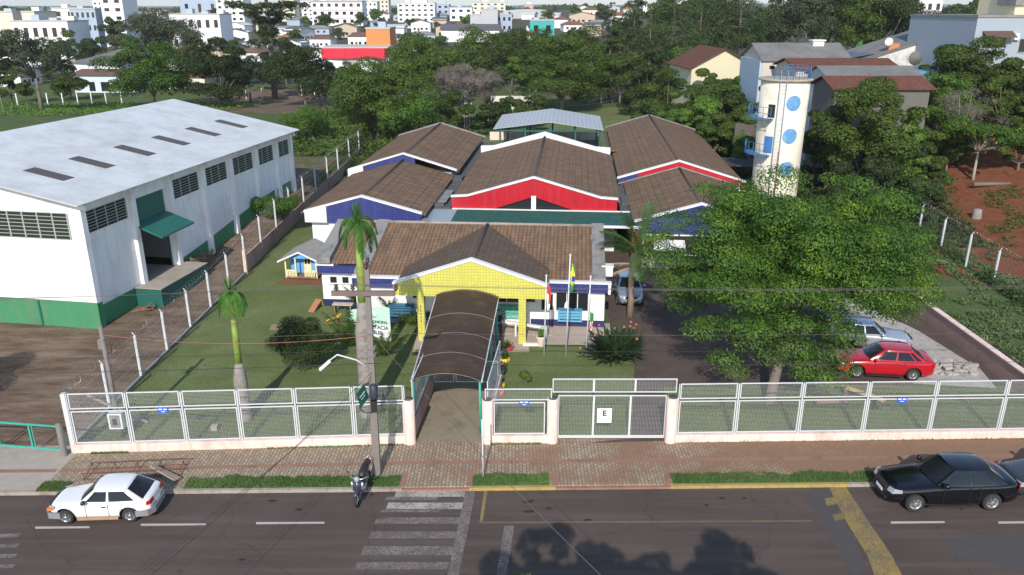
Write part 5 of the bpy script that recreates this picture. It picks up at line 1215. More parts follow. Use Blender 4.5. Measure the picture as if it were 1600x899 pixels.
SILV = cpaint('silver_car_paint', (.46,.50,.55), .5, .3)
car((c0.x+.75, c0.y+3.3, .02), math.atan2(d.y, d.x)+R(178), SILV, 'silver car beyond the red sedan, half hidden by the big tree', L=4.1, Wd=1.66, H=1.45, scale=1.0)
x, y = G(990, 484, .03); car((x-.05, y+2.1, .03), R(-90-3), cpaint('light_blue_grey_car_paint', (.30,.38,.46), .5, .3), 'pale blue-grey hatchback facing the street beside the front block', L=3.9, Wd=1.64, H=1.48, hood=.9, belt=.96, a=.85, bt=.3, dt=-1.1, er=-1.6, hatch=True)
# ================= motorcycle =================
mo = empty('motorcycle', (*G(556, 800, ZC), ZC), 0, 'dark motor scooter parked nose to the road beside the utility pole', 'motorcycle')
vx = Vector((*G(580, 748, 0), 0)) - Vector((*G(556, 800, ZC), 0)); mo.rotation_euler = (0, R(6), math.atan2(-vx.y, -vx.x)); mo.scale = (1.04,)*3
def mwheel(x):
    w_ = empty('wheel', (x, 0, .29)); w_.parent = mo
    MB().lathe((0,0,0), [(.22, -.04), (.27, -.045), (.29, 0), (.27, .045), (.22, .04), (.215, 0), (.22, -.04)], 24, 'y').build('tyre', RUBBER, w_)
    b = MB(); 
    for k in range(6): a_ = k*math.pi/3; b.bar((0, 0, 0), (.22*math.cos(a_), 0, .22*math.sin(a_)), .02, .02)
    b.lathe((0,0,0), [(0, -.05), (.05, -.05), (.05, .05), (0, .05)], 12, 'y').build('hub', RIM, w_)
mwheel(-.28); mwheel(-1.50)
MP = cpaint('dark_blue_plastic', (.03,.04,.065), rough=.2)
for s_ in (-.09, .09): MB().tube([(-.28, s_, .29), (-.52, s_, .85)], .025, 8).build('fork_leg', CHROME, mo)
MB().tube([(-.05, 0, .5), (-.18, 0, .62), (-.35, 0, .64), (-.5, 0, .55)], [.05, .075, .075, .05], 8).build('front_fender', MP, mo)
MB().tube([(-.50, 0, .98), (-.45, 0, .78), (-.50, 0, .55), (-.6, 0, .4)], [.10, .17, .16, .08], 10).build('leg_shield', MP, mo)
MB().tube([(-.44, -.19, .92), (-.42, -.17, .7), (-.5, -.15, .5)], .045, 6).tube([(-.44, .19, .92), (-.42, .17, .7), (-.5, .15, .5)], .045, 6).build('side_fairing', RIM, mo)
MB().lathe((0, 0, 0), [(.0, .12), (.08, .1), (.10, .0), (.06, -.1), (0, -.12)], 12, 'z').build('headlight', LAMP, mo).location = (-.44, 0, 1.02)
MB().tube([(-.62, -.34, 1.04), (-.52, -.15, 1.0), (-.50, .15, 1.0), (-.62, .34, 1.04)], .022, 8).build('handlebar', RIM, mo)
for s_ in (-1, 1):
    MB().tube([(-.60, .27*s_, 1.03), (-.55, .30*s_, 1.22)], .01, 5).build('mirror_stem', BLACK, mo)
    MB().lathe((-.55, .33*s_-.01, 1.25), [(0, 0), (.055, .005), (.055, .015), (0, .02)], 12, 'y').build('mirror', BLACK, mo)
MB().tube([(-.85, 0, .78), (-1.1, 0, .82), (-1.4, 0, .86), (-1.72, 0, .88)], [.10, .15, .13, .08], 10).build('seat', BLACK, mo)
MB().tube([(-.6, 0, .45), (-.9, 0, .48), (-1.2, 0, .6), (-1.7, 0, .74)], [.07, .12, .13, .08], 8).build('body_panel', MP, mo)
MB().tube([(-.75, 0, .32), (-1.1, 0, .32)], .13, 10).build('engine', RIM, mo)
MB().tube([(-.8, -.16, .25), (-1.2, -.17, .27), (-1.7, -.17, .36)], [.03, .04, .05], 8).build('exhaust', CHROME, mo)
MB().box(-1.86, -1.78, -.08, .08, .68, .80).build('tail_light', TAIL, mo)
MB().tube([(-1.75, -.12, .9), (-1.95, 0, .93), (-1.75, .12, .9)], .018, 6).build('grab_rail', RIM, mo)
MB().tube([(-.95, .1, .3), (-.85, .3, .02)], .015, 6).build('side_stand', BLACK, mo)
# ================= person =================
def skin(name, joints, edges, radii, m, parent, sub=2, rootv=0):
    me_ = bpy.data.meshes.new(name); me_.from_pydata(joints, edges, []); o_ = bpy.data.objects.new(name, me_); C.objects.link(o_)
    md = o_.modifiers.new('k', 'SKIN'); md.use_smooth_shade = True
    for i, v in enumerate(me_.skin_vertices[0].data): v.radius = (radii[i], radii[i]) if isinstance(radii[i], float) else radii[i]; v.use_root = (i == rootv)
    s = o_.modifiers.new('s', 'SUBSURF'); s.levels = s.render_levels = sub
    bpy.context.view_layer.update(); dg = bpy.context.evaluated_depsgraph_get(); nm_ = bpy.data.meshes.new_from_object(o_.evaluated_get(dg)); o_.modifiers.clear(); o_.data = nm_; nm_.materials.clear(); nm_.materials.append(m)
    for pl in nm_.polygons: pl.use_smooth = True
    o_.parent = parent; return o_
x, y = G(775, 531, .05)
pe = empty('person', (x+.16, y+.02, .05), R(-6), 'person in dark navy clothes standing at the canopy edge with hands joined in front', 'person')
SK = M('skin_tone', (.42,.25,.17), .6); NV = M('navy_cloth', (.022,.028,.055), .9, .15, 6); HAIR = M('dark_hair', (.02,.014,.01), .8); SHOE = M('brown_shoe', (.12,.08,.06), .7)
J = [(0,0,.95),(0,.01,1.12),(0,.01,1.30),(0,0,1.42),(0,-.005,1.50),(0,-.02,1.58),(0,-.015,1.68),   # 0-6 spine, neck, head
     (.17,0,1.38),(.23,.0,1.12),(.15,-.20,1.04),(.04,-.27,1.06), (-.17,0,1.38),(-.23,.0,1.12),(-.15,-.20,1.04),(-.03,-.27,1.04),  # arms 7-14
     (.09,0,.90),(.10,-.01,.50),(.11,.02,.09),(.12,-.14,.04), (-.09,0,.90),(-.10,-.03,.50),(-.11,0,.09),(-.13,-.16,.04)]        # legs 15-22
E_ = [(0,1),(1,2),(2,3),(3,4),(4,5),(5,6),(2,7),(7,8),(8,9),(9,10),(2,11),(11,12),(12,13),(13,14),(0,15),(15,16),(16,17),(17,18),(0,19),(19,20),(20,21),(21,22)]
RR = [(.13,.10),(.12,.09),(.14,.10),.055,.05,(.078,.09),(.07,.08), .055,.042,.033,.035,.055,.042,.033,.035,.085,.058,.042,.035,.085,.058,.042,.035]
skin('body', J, E_, RR, SK, pe)
skin('shirt', J[:4] + [J[7], J[8], Vector(J[8]).lerp(Vector(J[9]), .3)[:], J[11], J[12], Vector(J[12]).lerp(Vector(J[13]), .3)[:]], [(0,1),(1,2),(2,3),(2,4),(4,5),(5,6),(2,7),(7,8),(8,9)], [(.16,.125),(.145,.115),(.165,.125),.075,.075,.062,.055,.075,.062,.055], NV, pe)
skin('trousers', [J[0], J[15], J[16], (.11,.02,.12), J[19], J[20], (-.11,0,.12)], [(0,1),(1,2),(2,3),(0,4),(4,5),(5,6)], [(.15,.12),.10,.075,.068,.10,.075,.068], NV, pe)
skin('hair', [(0,.01,1.72),(0,.05,1.66),(0,.055,1.60)], [(0,1),(1,2)], [(.075,.07),.07,.05], HAIR, pe)
for s_ in (1, -1):
    fx_ = .115*s_; MB().bar((fx_, .06, .035), (fx_+.02*s_, -.17, .035), .10, .075).build('shoe', SHOE, pe, .02)
    hb = Vector(J[10] if s_ > 0 else J[14]); b = MB()
    for k in range(4): b.tube([hb + Vector((-.015*s_, -.01, .03-.018*k)), hb + Vector((-.05*s_, -.045, .028-.018*k)), hb + Vector((-.085*s_, -.03, .02-.018*k))], [.010, .009, .007], 6)
    b.tube([hb + Vector((0, 0, .03)), hb + Vector((-.03*s_, -.02, .06)), hb+Vector((-.06*s_, -.03, .062))], [.011, .01, .008], 6); b.build('fingers', SK, pe)
for s_ in (-1, 1): MB().lathe((.028*s_, -.105, 1.625), [(0, -.008), (.010, 0), (0, .008)], 8).build('eye', BLACK, pe)
MB().tube([(0, -.10, 1.625), (0, -.125, 1.59)], [.010, .016], 6).build('nose', SK, pe)
MB().box(-.025, .025, -.108, -.098, 1.548, 1.556).build('mouth', M('lip_tone', (.30,.12,.10), .6), pe)
# ================= props =================
# big name sign
bs = empty('name_banner', (*G(577, 540), .35), R(-4), 'white and green name banner with dark lettering standing behind the royal palm', 'sign'); bs.rotation_euler = (0, R(0), R(-14)); bs.scale = (1.1, 1, 1.2)
b = MB(); NW = 1.15
out = [(-NW, 0), (NW, 0), (NW, 1.55), (.85, 1.62)]
out += [(.85-.17*k, 1.62 - .03*k) for k in range(1, 8)]
out += [(-.6 - .55*math.sin(k*math.pi/12), 1.36 - .5*(1-math.cos(k*math.pi/12))) for k in range(0, 7)]
BAN = nmat('banner_print'); m, t, b_ = BAN; s = sep(t, coord(t)); 
t.links.new(ramp(t, math_(t, 'ADD', s[2], math_(t, 'MULTIPLY', noise_(t, 1.2, 2, coord(t)), .5)), [(.0, (.74,.76,.76)), (.9, (.72,.76,.74)), (1.0, (.45,.66,.52))]), b_.inputs['Base Color']); b_.inputs['Roughness'].default_value = .5
b.wallpoly(out, 0, .04).build('panel', BAN[0], bs)
NVI = M('navy_ink', (.03,.04,.10), .6)
for txt, z, sz in (('ENTE MUNICIPAL', .86, .17), ('ANASTACIA', .60, .25), ('EDLER', .34, .23)):
    o = textobj(txt, sz, NVI, bs, bold=.006, align='RIGHT'); o.location = (1.02 if sz < .24 else 1.05, -.01, z); o.rotation_euler = (R(90), 0, 0)
    if txt == 'EDLER': o.location.x = .75
MB().lathe((0,0,0), [(0, 0), (.17, .0), (.17, .006), (0, .007)], 20, 'y').build('round_emblem', M('pale_green_ink', (.55,.72,.62), .6), bs).location = (.35, -.008, 1.2)
for x in (-.9, .9): MB().box(x-.03, x+.03, .045, .1, -.4, 1.4).build('post', METALW, bs)
# tyre planters along the walkway
def planter(px, row, c_, label, r=.36, flower=None, seed=0):
    x, y = G(px, row, .0); r_ = empty('tyre_planter', (x, y, 0), 0, label, 'planter', 'painted tyre planters along the canopy walkway')
    MB().lathe((0,0,0), [(r*.62, .02), (r*.85, 0), (r, .08), (r, .17), (r*.85, .25), (r*.62, .23), (r*.58, .12)], 20).build('tyre', c_, r_)
    MB().lathe((0,0,0), [(r*.61, .18), (0, .20)], 16).build('soil', SOIL, r_)
    rng = np.random.default_rng(seed); n = 260; P = rng.normal(0, 1, (n, 3))*[r*.35, r*.35, .12] + [0, 0, .34]
    leaves('plant', P, P*0 + [0, 0, 1.], .11, LF_MID, r_, rng)
    if flower:
        P = rng.normal(0, 1, (36, 3))*[r*.28, r*.28, .05] + [0, 0, .46]; leaves('flowers', P, P*0+[0,0,1.], .10, flower, r_, rng, 1.)
PKF = M('pink_petals', (.75,.10,.30), .7); YLF = M('yellow_petals', (.75,.55,.03), .7)
planter(791, 548, M('tyre_paint_red', (.42,.05,.05), .6), 'red painted tyre planter nearest the standing person', seed=1, flower=None)
planter(784, 553, M('tyre_paint_navy', (.05,.10,.22), .6), 'dark blue painted tyre planter next to the red one', .28, seed=2)
planter(788, 566, M('tyre_paint_yellow', (.65,.50,.03), .6), 'yellow painted tyre planter in the middle of the row', .30, seed=3)
planter(781, 583, M('tyre_paint_black', (.04,.04,.045), .7), 'dark tyre planter full of pink flowers', .36, PKF, 4)
planter(777, 606, MC['tyre_paint_yellow'], 'bright yellow tyre planter just behind the street fence', .38, seed=5)
planter(776, 617, M('tyre_paint_coral', (.60,.14,.10), .6), 'coral red tyre planter closest to the street fence', .36, seed=6)
q = empty('flower_pot', (*G(845, 541), 0), 0, 'cream clay flower pot with small plant at the end of the porch', 'pot')
MB().lathe((0,0,0), [(.16, 0), (.20, .3), (.27, .5), (.27, .57), (.22, .57), (.2, .48)], 18).build('pot', M('cream_clay', (.66,.55,.46), .8), q); MB().lathe((0,0,0), [(.21, .47), (0, .5)], 14).build('soil', SOIL, q)
rng = np.random.default_rng(9); P = rng.normal(0, 1, (160, 3))*[.08, .08, .16]+[0, 0, .75]; leaves('plant', P, P*0+[0, -1, .5], .1, LF_LIME, q, rng)
tag(MB().box(-.42, .42, -.14, .14, 0, .14).build('white_block', PLATEW, bevel=.05), 'white rounded block lying on the grass beside the yellow column', 'block').location = (*G(829, 541), 0)
q = empty('toy_slide', (*G(494, 484), 0), R(72), 'orange and yellow toy slide on the lawn at the left wall corner', 'slide')
MB().add([(-.9,-.25,.08),(.55,-.25,.75),(.55,.25,.75),(-.9,.25,.08)], [(0,1,2,3)]).slab([(-.9,-.25,.079),(.55,-.25,.749),(.55,.25,.749),(-.9,.25,.079)], .05).build('chute', M('orange_wood', (.36,.16,.08), .8), q)
MB().bar((.55, -.22, .7), (.95, -.22, 0), .07).bar((.55, .22, .7), (.95, .22, 0), .07).build('ladder_rail', M('yellow_plastic', (.50,.34,.05), .6), q)
for k in range(3): MB().bar((.65+.1*k, -.2, .5-.17*k), (.65+.1*k, .2, .5-.17*k), .05).build('rung', MC['yellow_plastic'], q)
q.scale = (.65, .8, .7)
q = empty('garden_seesaw', (*G(522, 506), 0), R(35), 'small yellow and orange rocking toy on the lawn near the bush', 'toy')
MB().tube([(-.45, 0, .25), (-.15, 0, .3), (.2, 0, .32), (.5, 0, .5)], [.05, .09, .1, .06], 8).build('body', MC['yellow_plastic'], q); MB().tube([(-.5, .1, .12), (0, .1, .02), (.5, .1, .12)], .03, 6).tube([(-.5, -.1, .12), (0, -.1, .02), (.5, -.1, .12)], .03, 6).build('rocker', MC['orange_wood'], q)
q = empty('picnic_shelf', (*G(537, 491), 0), R(-5), 'weathered wooden plank table beside the left wall behind palm leaves', 'table')
MB().box(-.6, .6, -.2, .2, .58, .64).build('table_top', M('pale_worn_wood', (.50,.42,.32), .8, .2, 4), q)
for x in (-.5, .45): MB().box(x, x+.06, -.15, .15, 0, .577).build('leg', WOODR, q)
sheet('bare_soil', [G(*p, .02) for p in ((420, 517), (424, 507), (441, 507), (446, 516))], .02, M('dry_patch', (.30,.20,.12), .95, .2, 3))
o = tag(MB().box(-.14, .14, -.14, .14, 0, .22).build('stone_block', CONCL, bevel=.02), 'small pale block on the lawn behind the fence', 'block'); o.location = (*G(336, 672), 0)
# yellow plank and weathered log on the right lawn
q = empty('plank_bench', (*G(1346, 628), 0), R(-48), 'yellowish plank bench on the right lawn seen through the mesh', 'bench')
MB().box(-1.0, 1.0, -.14, .14, .4, .46).build('seat', M('yellow_wood', (.52,.38,.16), .8, .15, 4), q)
for x in (-.8, .7): MB().box(x, x+.1, -.1, .1, 0, .397).build('leg', WOODR, q)
tag(MB().tube([(-.7, 0, .16), (.7, .05, .15)], [.17, .14], 12).build('cut_log', WOODR), 'short cut log lying on the lawn beneath the big tree', 'log').location = (*G(1297, 634), 0)
# rusty frame, sticks behind the white car
q = empty('rusty_rack', (*G(128, 752), 0), R(3), 'rusty steel rack lying on the pavement behind the white hatchback', 'rack')
RUST = M('rusted_steel', (.15,.075,.055), .85, .3, 6)
b = MB(); 
for y in (0, .75): 
    for z in (.05, .32): b.bar((0, y, z), (3.7, y+.15, z), .03)
b.build('rail', RUST, q); b = MB()
for k in range(5): x = .1+k*.87; b.bar((x, 0, .05), (x, .75, .32), .025).bar((x, 0, .05), (x, 0, .32), .025).bar((x, .75, .05), (x, .75, .32), .025)
b.build('strut', RUST, q)
q = empty('plank_pile', (*G(258, 747), .05), R(-32), 'pile of grey planks on the verge behind the white hatchback', 'planks'); q.scale = (.8, .7, .8)
for k in range(5): MB().bar((-.9, -.15+.07*k, .35-.03*k), (.9, -.1+.08*k, .12), .09, .04).build('plank', WOODR if k % 2 else CONCL, q)
# garden tyres at right
for px, row, lab in ((1571, 569, 'old white tyre planter on the weedy lot, the left of the pair'), (1587, 582, 'old white tyre planter with grassy plant, nearest the right edge')):
    x, y = G(px, row); r_ = empty('tyre_planter', (x, y, 0), 0, lab, 'planter', 'old white tyres in the weedy lot')
    MB().lathe((0,0,0), [(.3, .05), (.5, 0), (.55, .15), (.5, .28), (.32, .25)], 18).build('tyre', M('chalky_tyre', (.30,.26,.22), .9, .3, 6), r_)
    rng = np.random.default_rng(int(px)); P = rng.normal(0, 1, (200, 3))*[.2, .2, .15]+[0, 0, .4]; leaves('plant', P, P*0+[0,0,1.], .22, LF_GREY, r_, rng, .2)
q = empty('rubble_pile', (*G(1478, 575), 0), 0, 'pale pile of broken rubble and sacks behind the red sedan', 'rubble')
rnd = random.Random(3); b = MB()
for k in range(70):
    a_, rr = rnd.uniform(0, 6.28), rnd.uniform(0, 1)**.5; cx, cy = rr*1.5*math.cos(a_), rr*1.0*math.sin(a_); s_ = rnd.uniform(.06, .2); b.bar((cx-s_, cy, .05+(1-rr)*.2), (cx+s_, cy+rnd.uniform(-.15, .15), .08+(1-rr)*.25), s_*1.2, s_*.8)
b.build('stones', GRAVEL, q)
# tree stump and log on the red earth
for px, row, z in ((1527, 333, .3),):
    x, y = G(px, row, 1.); tag(MB().lathe((0,0,0), [(.5, -1), (.36, .3), (.32, .75), (0, .78)], 12).build('tree_stump', BARKP), 'grey tree stump on the red earth lot', 'stump').location = (x, y, elev(x, y))
x, y = G(1550, 296, 1.5); tag(MB().tube([(-1.8, 0, .2), (1.8, .3, .2)], [.2, .14], 8).build('fallen_log', BARK), 'fallen dark log on the red earth lot', 'log').location = (x, y, elev(x, y))
# ================= near vegetation =================
def verge(x0, x1, d0, d1, n, seed):
    def smp(rng):
        x = rng.uniform(x0, x1)
        while noise.noise((x*1.1, seed, 0)) + .45 < rng.random()*.9: x = rng.uniform(x0, x1)
        e = .28*noise.noise((x*.9, 5, seed)) + .15*noise.noise((x*4, 2, seed)); return (x, ky(x)+KW+d0+(d1-d0+e)*rng.random()**.8, .0)
    sheet('verge_soil', [(x0, ky(x0)+KW+.003), (x1, ky(x1)+KW+.003), (x1, ky(x1)+d1), (x0, ky(x0)+d1)], .010, lawnmat('verge_turf', (.06,.12,.03), (.085,.16,.04), (.13,.15,.07), (.22,.13,.07), .58) if 'verge_turf' not in MC else MC['verge_turf'])
    blades('verge_grass', smp, n, .10, GRASSB, seed)
verge(G(285, 765)[0], G(622, 765)[0], .02, .72, 16000, 1); verge(G(738, 765)[0], G(858, 758)[0], .02, .75, 7000, 2); verge(G(1052, 757)[0], 24, .02, .68, 26000, 3)
verge(G(50, 775)[0], G(95, 775)[0], -.1, .5, 3000, 4)
def lawn_s(rng):
    while True:
        x, y = rng.uniform(-17.8, -4.2), rng.uniform(29.2, 50)
        if y < 44 or x < -12: return (x, y, .012)
blades('lawn_grass', lawn_s, 30000, .05, GRASSB, 6)
blades('lawn_grass', lambda r: (r.uniform(6.8, 23.6), r.uniform(29.8, 34.0), .012), 16000, .05, GRASSB, 7)
blades('lawn_grass', lambda r: (r.uniform(-.8, 4.9), r.uniform(29.6, 38.4), .012), 9000, .05, GRASSB, 8)
blades('wall_foot_weeds', lambda r: (lambda x: (x, fy(x)-.16-.07*r.random(), 0))(r.choice([r.uniform(-17, -15.5), r.uniform(-.9, 1.2), r.uniform(7, 24), r.uniform(-10, -4.5)])), 2500, .09, GRASSB, 9)
# rough weeds of the right lot: leafy ground cover
rng = np.random.default_rng(21); n = 30000
X = rng.uniform(24.1, 33.5, n); Y = rng.uniform(31, 56, n); hgt = np.array([.12+.55*max(0, noise.noise((x*.45, y*.35, 3))) + .25*max(0, noise.noise((x*1.6, y*1.4, 9))) for x, y in zip(X, Y)])
keep = ~((np.hypot((X-27.2)/2.2, (Y-49.5)/3.5) < 1)); keep &= np.array([noise.noise((x*.7, y*.55, 8)) > -.18 for x, y in zip(X, Y)]); X, Y, hgt = X[keep], Y[keep], hgt[keep]
P = np.stack([X, Y, hgt*rng.uniform(.3, 1.1, len(X))], 1)
tag(leaves('ground_cover', P, np.tile([0, -.2, 1.], (len(X), 1)), .17, leafmat('weed_leaves', [(.060,.098,.030), (.095,.150,.048), (.15,.21,.085)]), None, rng), 'dense low weeds covering the lot right of the pink wall', kind='stuff')
rng = np.random.default_rng(22); n = 12000; X = 31.2+(rng.uniform(35, 60, n)); Y = rng.uniform(34, 62, n); X = 31.1+(Y-48.8)*.07 + rng.normal(0, .18, n)
Z = np.abs(rng.normal(0, .8, n)) * np.array([max(0, .4+1.3*noise.noise((y*.3, 2, 2))) for y in Y])
tag(leaves('creeping_vines', np.stack([X, Y, Z], 1), np.tile([-1., -.3, .3], (n, 1)), .16, MC['weed_leaves'], None, rng), 'climbing weeds tangled in the right side fence', kind='stuff')
# main big tree
tree('spreading_tree', (11.7, 32.4, 0), 5.9, 6.9, 5.2, 4.7, 240, 1.1, 150000, .165, LF_MAIN, 'huge bright green spreading tree covering the parking lot behind the fence', seed=4, trunk_r=.24, flat=.50, jit=.36, limbs=18, lean=(.8, 1.2), low=-.55, aspect=.42, off=(1.4, 2.6), extra=[((x_, y_, z_), (r_, r_*.9, r_*.5)) for x_, y_, z_, r_ in ((-3.2,.6,3.4,1.0),(-2.2,.0,2.2,.9),(-2.6,.4,3.6,1.1),(-1.2,-.2,3.2,1.1),(-.3,-.3,2.5,.9),(.6,-.4,3.0,1.1),(1.3,-.3,2.2,1.0),(1.9,-.7,1.7,.8),(2.3,-.3,2.7,1.1),(2.9,-.5,2.0,.8),(2.6,.3,3.6,1.2),(.0,.6,3.8,1.2),(1.2,.8,3.6,1.2),(3.4,.6,3.0,.9),(-1.9,-.6,1.9,.7),(1.0,-.9,1.9,.7),(2.4,-1.1,1.5,.6))])
tree('unseen_shade_tree', (-27.2, 26.6, -.1), 4.2, 2.9, 3.0, 2.4, 36, .9, 12000, .22, LF_MID, 'tree standing just left of the picture, its shadow on the warehouse yard', seed=88, trunk_r=.15)  # out of view, added only for the shadow it throws on the yard
def royal_palm(loc, h, rb, label, seed, L, shaft, nf, drp=(1.6, 2.7), el_=(.75, 1.4)):
    rnd = random.Random(seed); r_ = empty('royal_palm', loc, 0, label, 'palm', 'royal palms on the left lawn')
    MB().tube([(0,0,-.1),(0,0,.15),(0,0,h*.3),(0,0,h*.75),(0.02,0,h)], [rb*1.25, rb*1.15, rb*1.0, rb*.95, rb*.5], 14).build('trunk', BARKP, r_)
    MB().tube([(0.02,0,h-.02),(.03,0,h+shaft*.4),(.03,0,h+shaft)], [rb*.52, rb*.45, .09], 12).build('crownshaft', PALMG, r_)
    b = MB()
    for k in range(nf):
        if k % 3 == 0: frond_pts(b, (.03, 0, h+shaft-.1), k*2.4+rnd.random(), rnd.uniform(1.35, 1.52), L*.62*rnd.uniform(.85, 1.05), rnd.uniform(.5, 1.2), .34, 10, 40, seed+k, 1.1)
        else: frond_pts(b, (.03, 0, h+shaft-.1), k*2.4+rnd.random(), rnd.uniform(.9, 1.4), L*rnd.uniform(.8, 1.1), rnd.uniform(5.5, 7.5), .42, 12, 40, seed+k, 1.2)
    b.build('fronds', LF_PALM, r_); return r_
# second palm: thick trunk next to the utility pole, tall green shaft and narrow hanging crown
x, y = G(577, 648); royal_palm((x, y, 0), 5.35, .38, 'tallest royal palm with thick grey trunk beside the utility pole', 3, 1.75, 3.25, 19, (3.2, 4.6), (1.15, 1.5))
x, y = G(383, 655); q = royal_palm((x, y, 0), 2.7, .30, 'shorter royal palm on the lawn near the left side fence', 8, 1.5, 3.1, 14, (3.2, 4.4), (1.1, 1.45))
# feather palm by the blue-grey car
x, y = G(984, 495); cp_ = empty('coconut_palm', (x, y, 0), 0, 'leaning palm with wide arching fronds in front of the blue-grey hatchback', 'palm')
MB().tube([(0,0,-.1),(.02,0,1.2),(-.05,0,2.5),(.25,.1,3.9)], [.22,.17,.16,.15], 10).build('trunk', M('palm_brown_bark', (.24,.17,.12), .95, .3, 5, fine=.5), cp_)
b = MB(); rnd = random.Random(2)
for k in range(17): frond_pts(b, (.25, .1, 3.9), k*2.4+.4, [1.25, .95, .5, .15][k % 4]+rnd.uniform(-.1, .1), 2.9*rnd.uniform(.85, 1.1), [1.0, 1.2, 1.2, 1.0][k % 4], .80, 10, 60, 30+k, .5)
b.build('fronds', leafmat('coconut_fronds', [(.05,.10,.03), (.085,.16,.045), (.14,.23,.065)]), cp_)
b = MB(); frond_pts(b, (.2, 0, 3.2), 3.1, .1, 2.2, .35, .4, 9, 30, 77, .3); frond_pts(b, (.2, 0, 3.1), 3.3, -.2, 1.9, .3, .35, 9, 30, 78, .3); b.build('dry_fronds', M('dry_frond', (.36,.26,.17), .9, .2, 4), cp_)
def fern(px, row, label, R_, seed, L, n, name='leafy_palm', lean_=.9, w_=.4, m_=None):
    x, y = G(px, row); r_ = empty(name, (x, y, 0), 0, label, 'plant'); b = MB(); rnd = random.Random(seed)
    for k in range(n): frond_pts(b, (0, 0, .2), k*2.4, rnd.uniform(.6, 1.4), L*rnd.uniform(.7, 1.1), lean_, w_, 8, 22, seed+k, .5)
    b.build('fronds', m_ or LF_MID, r_); return r_
fern(545, 545, 'low feathery palm clump beside the name banner', 1, 50, 2.4, 12); fern(600, 560, 'low feathery palm growing right of the thick palm trunk', 1, 70, 1.9, 9)
fern(612, 500, 'bushy palm between the name banner and the white wall', 1, 90, 2.3, 12); fern(560, 480, 'feathery palm against the left wall with two small windows', 1, 110, 2.2, 12)
def bush(name, px, row, rx_, ry_, rz_, n, leaf, m_, label, seed, k=16, cr=.5, group=None, z=0, aspect=.55, dy=0):
    x, y = G(px, row, z); y += dy; return tree(name, (x, y, z), rz_*.95, rx_, ry_, rz_, k, cr, n, leaf, m_, label, group, seed, .06, BARK, .7, limbs=5, cat='bush', aspect=aspect)
bush('round_bush', 478, 573, 1.75, 1.5, 1.15, 15000, .11, LF_DARK, 'dark rounded bush on the left lawn', 31, 26, .55)
bush('clipped_hedge', 640, 506, 1.35, .45, .35, 5000, .10, LF_MID, 'clipped green hedge along the wall left of the yellow porch', 32, 12, .4)
# bird of paradise clump
x, y = G(962, 566); r_ = empty('strelitzia_clump', (x, y+.3, 0), 0, 'large clump of strappy leaves with orange flowers right of the flagpoles', 'bush'); b = MB(); rnd = random.Random(12); fl_ = MB()
for k in range(330):
    az, el = rnd.uniform(0, 6.28), rnd.uniform(.35, 1.45); L = rnd.uniform(1.3, 2.2); d = Vector((math.cos(az)*math.cos(el), math.sin(az)*math.cos(el), math.sin(el))); s_ = Vector((-math.sin(az), math.cos(az), 0)); o_ = Vector((rnd.uniform(-.5, .5), rnd.uniform(-.4, .4), 0))
    p0 = o_ + d*L*.5; p1 = o_ + d*L*.8 + Vector((0,0,-.06)); p2 = o_ + d*L + Vector((0, 0, -.25)); w_ = rnd.uniform(.05, .085)
    b.add([o_-s_*.01, o_+s_*.01, p0+s_*w_, p0-s_*w_, p1+s_*w_*.9, p1-s_*w_*.9, p2], [(0,1,2,3), (3,2,4,5), (5,4,6)])
    if k % 26 == 0: q_ = o_ + d*L*.95; fl_.add([q_, q_+Vector((.10,0,.06)), q_+Vector((.03,0,.13)), q_+Vector((-.04, .02, .09))], [(0,1,2,3)])
b.build('leaves', leafmat('strap_leaves', [(.02,.045,.018), (.04,.075,.03), (.075,.12,.05)]), r_); fl_.build('flowers', M('orange_petals', (.42,.13,.05), .7), r_)
for px, row, h, lab in ((780, 600, .0, ''),): pass
x, y = G(1537, 552); r_ = empty('flax_plant', (x, y, 0), 0, 'pale spiky flax plant on the weedy right lot', 'plant'); b = MB()
for k in range(120):
    az, el = rnd.uniform(0, 6.28), rnd.uniform(.5, 1.45); L = rnd.uniform(.7, 1.3); d = Vector((math.cos(az)*math.cos(el), math.sin(az)*math.cos(el), math.sin(el))); s_ = Vector((-math.sin(az), math.cos(az), 0))*.03
    b.add([-s_, s_, d*L*.6+s_, d*L*.6-s_, d*L+Vector((0,0,-.2))], [(0,1,2,3), (3,2,4)])
b.build('leaves', leafmat('pale_flax', [(.14,.15,.06), (.22,.22,.10), (.32,.30,.16)]), r_)
bush('garden_shrub', 822, 600, .35, .3, .35, 700, .09, LF_LIME, 'small lime green shrub on the front lawn', 33, 5, .2)
bush('yard_shrub', 437, 350, 1.9, 1.6, 1.3, 9000, .15, LF_LIME, 'bright green shrub in the warehouse yard behind the pink wall', 34, 18, .6, z=1.0)
# street trees standing behind the camera's lower edge: their shadows fall on the road
for i, (x, y, s_) in enumerate(((.5, 9.0, 1.), (4.9, 9.1, .97))):
    tree('street_tree', (x, y, -.1), 6.6*s_, 3.0*s_, 1.5*s_, 2.75*s_, 120, .42, 30000, .15, LF_MAIN, 'street tree before the camera, %s from the left, mostly seen as shadow' % ordn[i], 'near street trees', 60+i, .16)
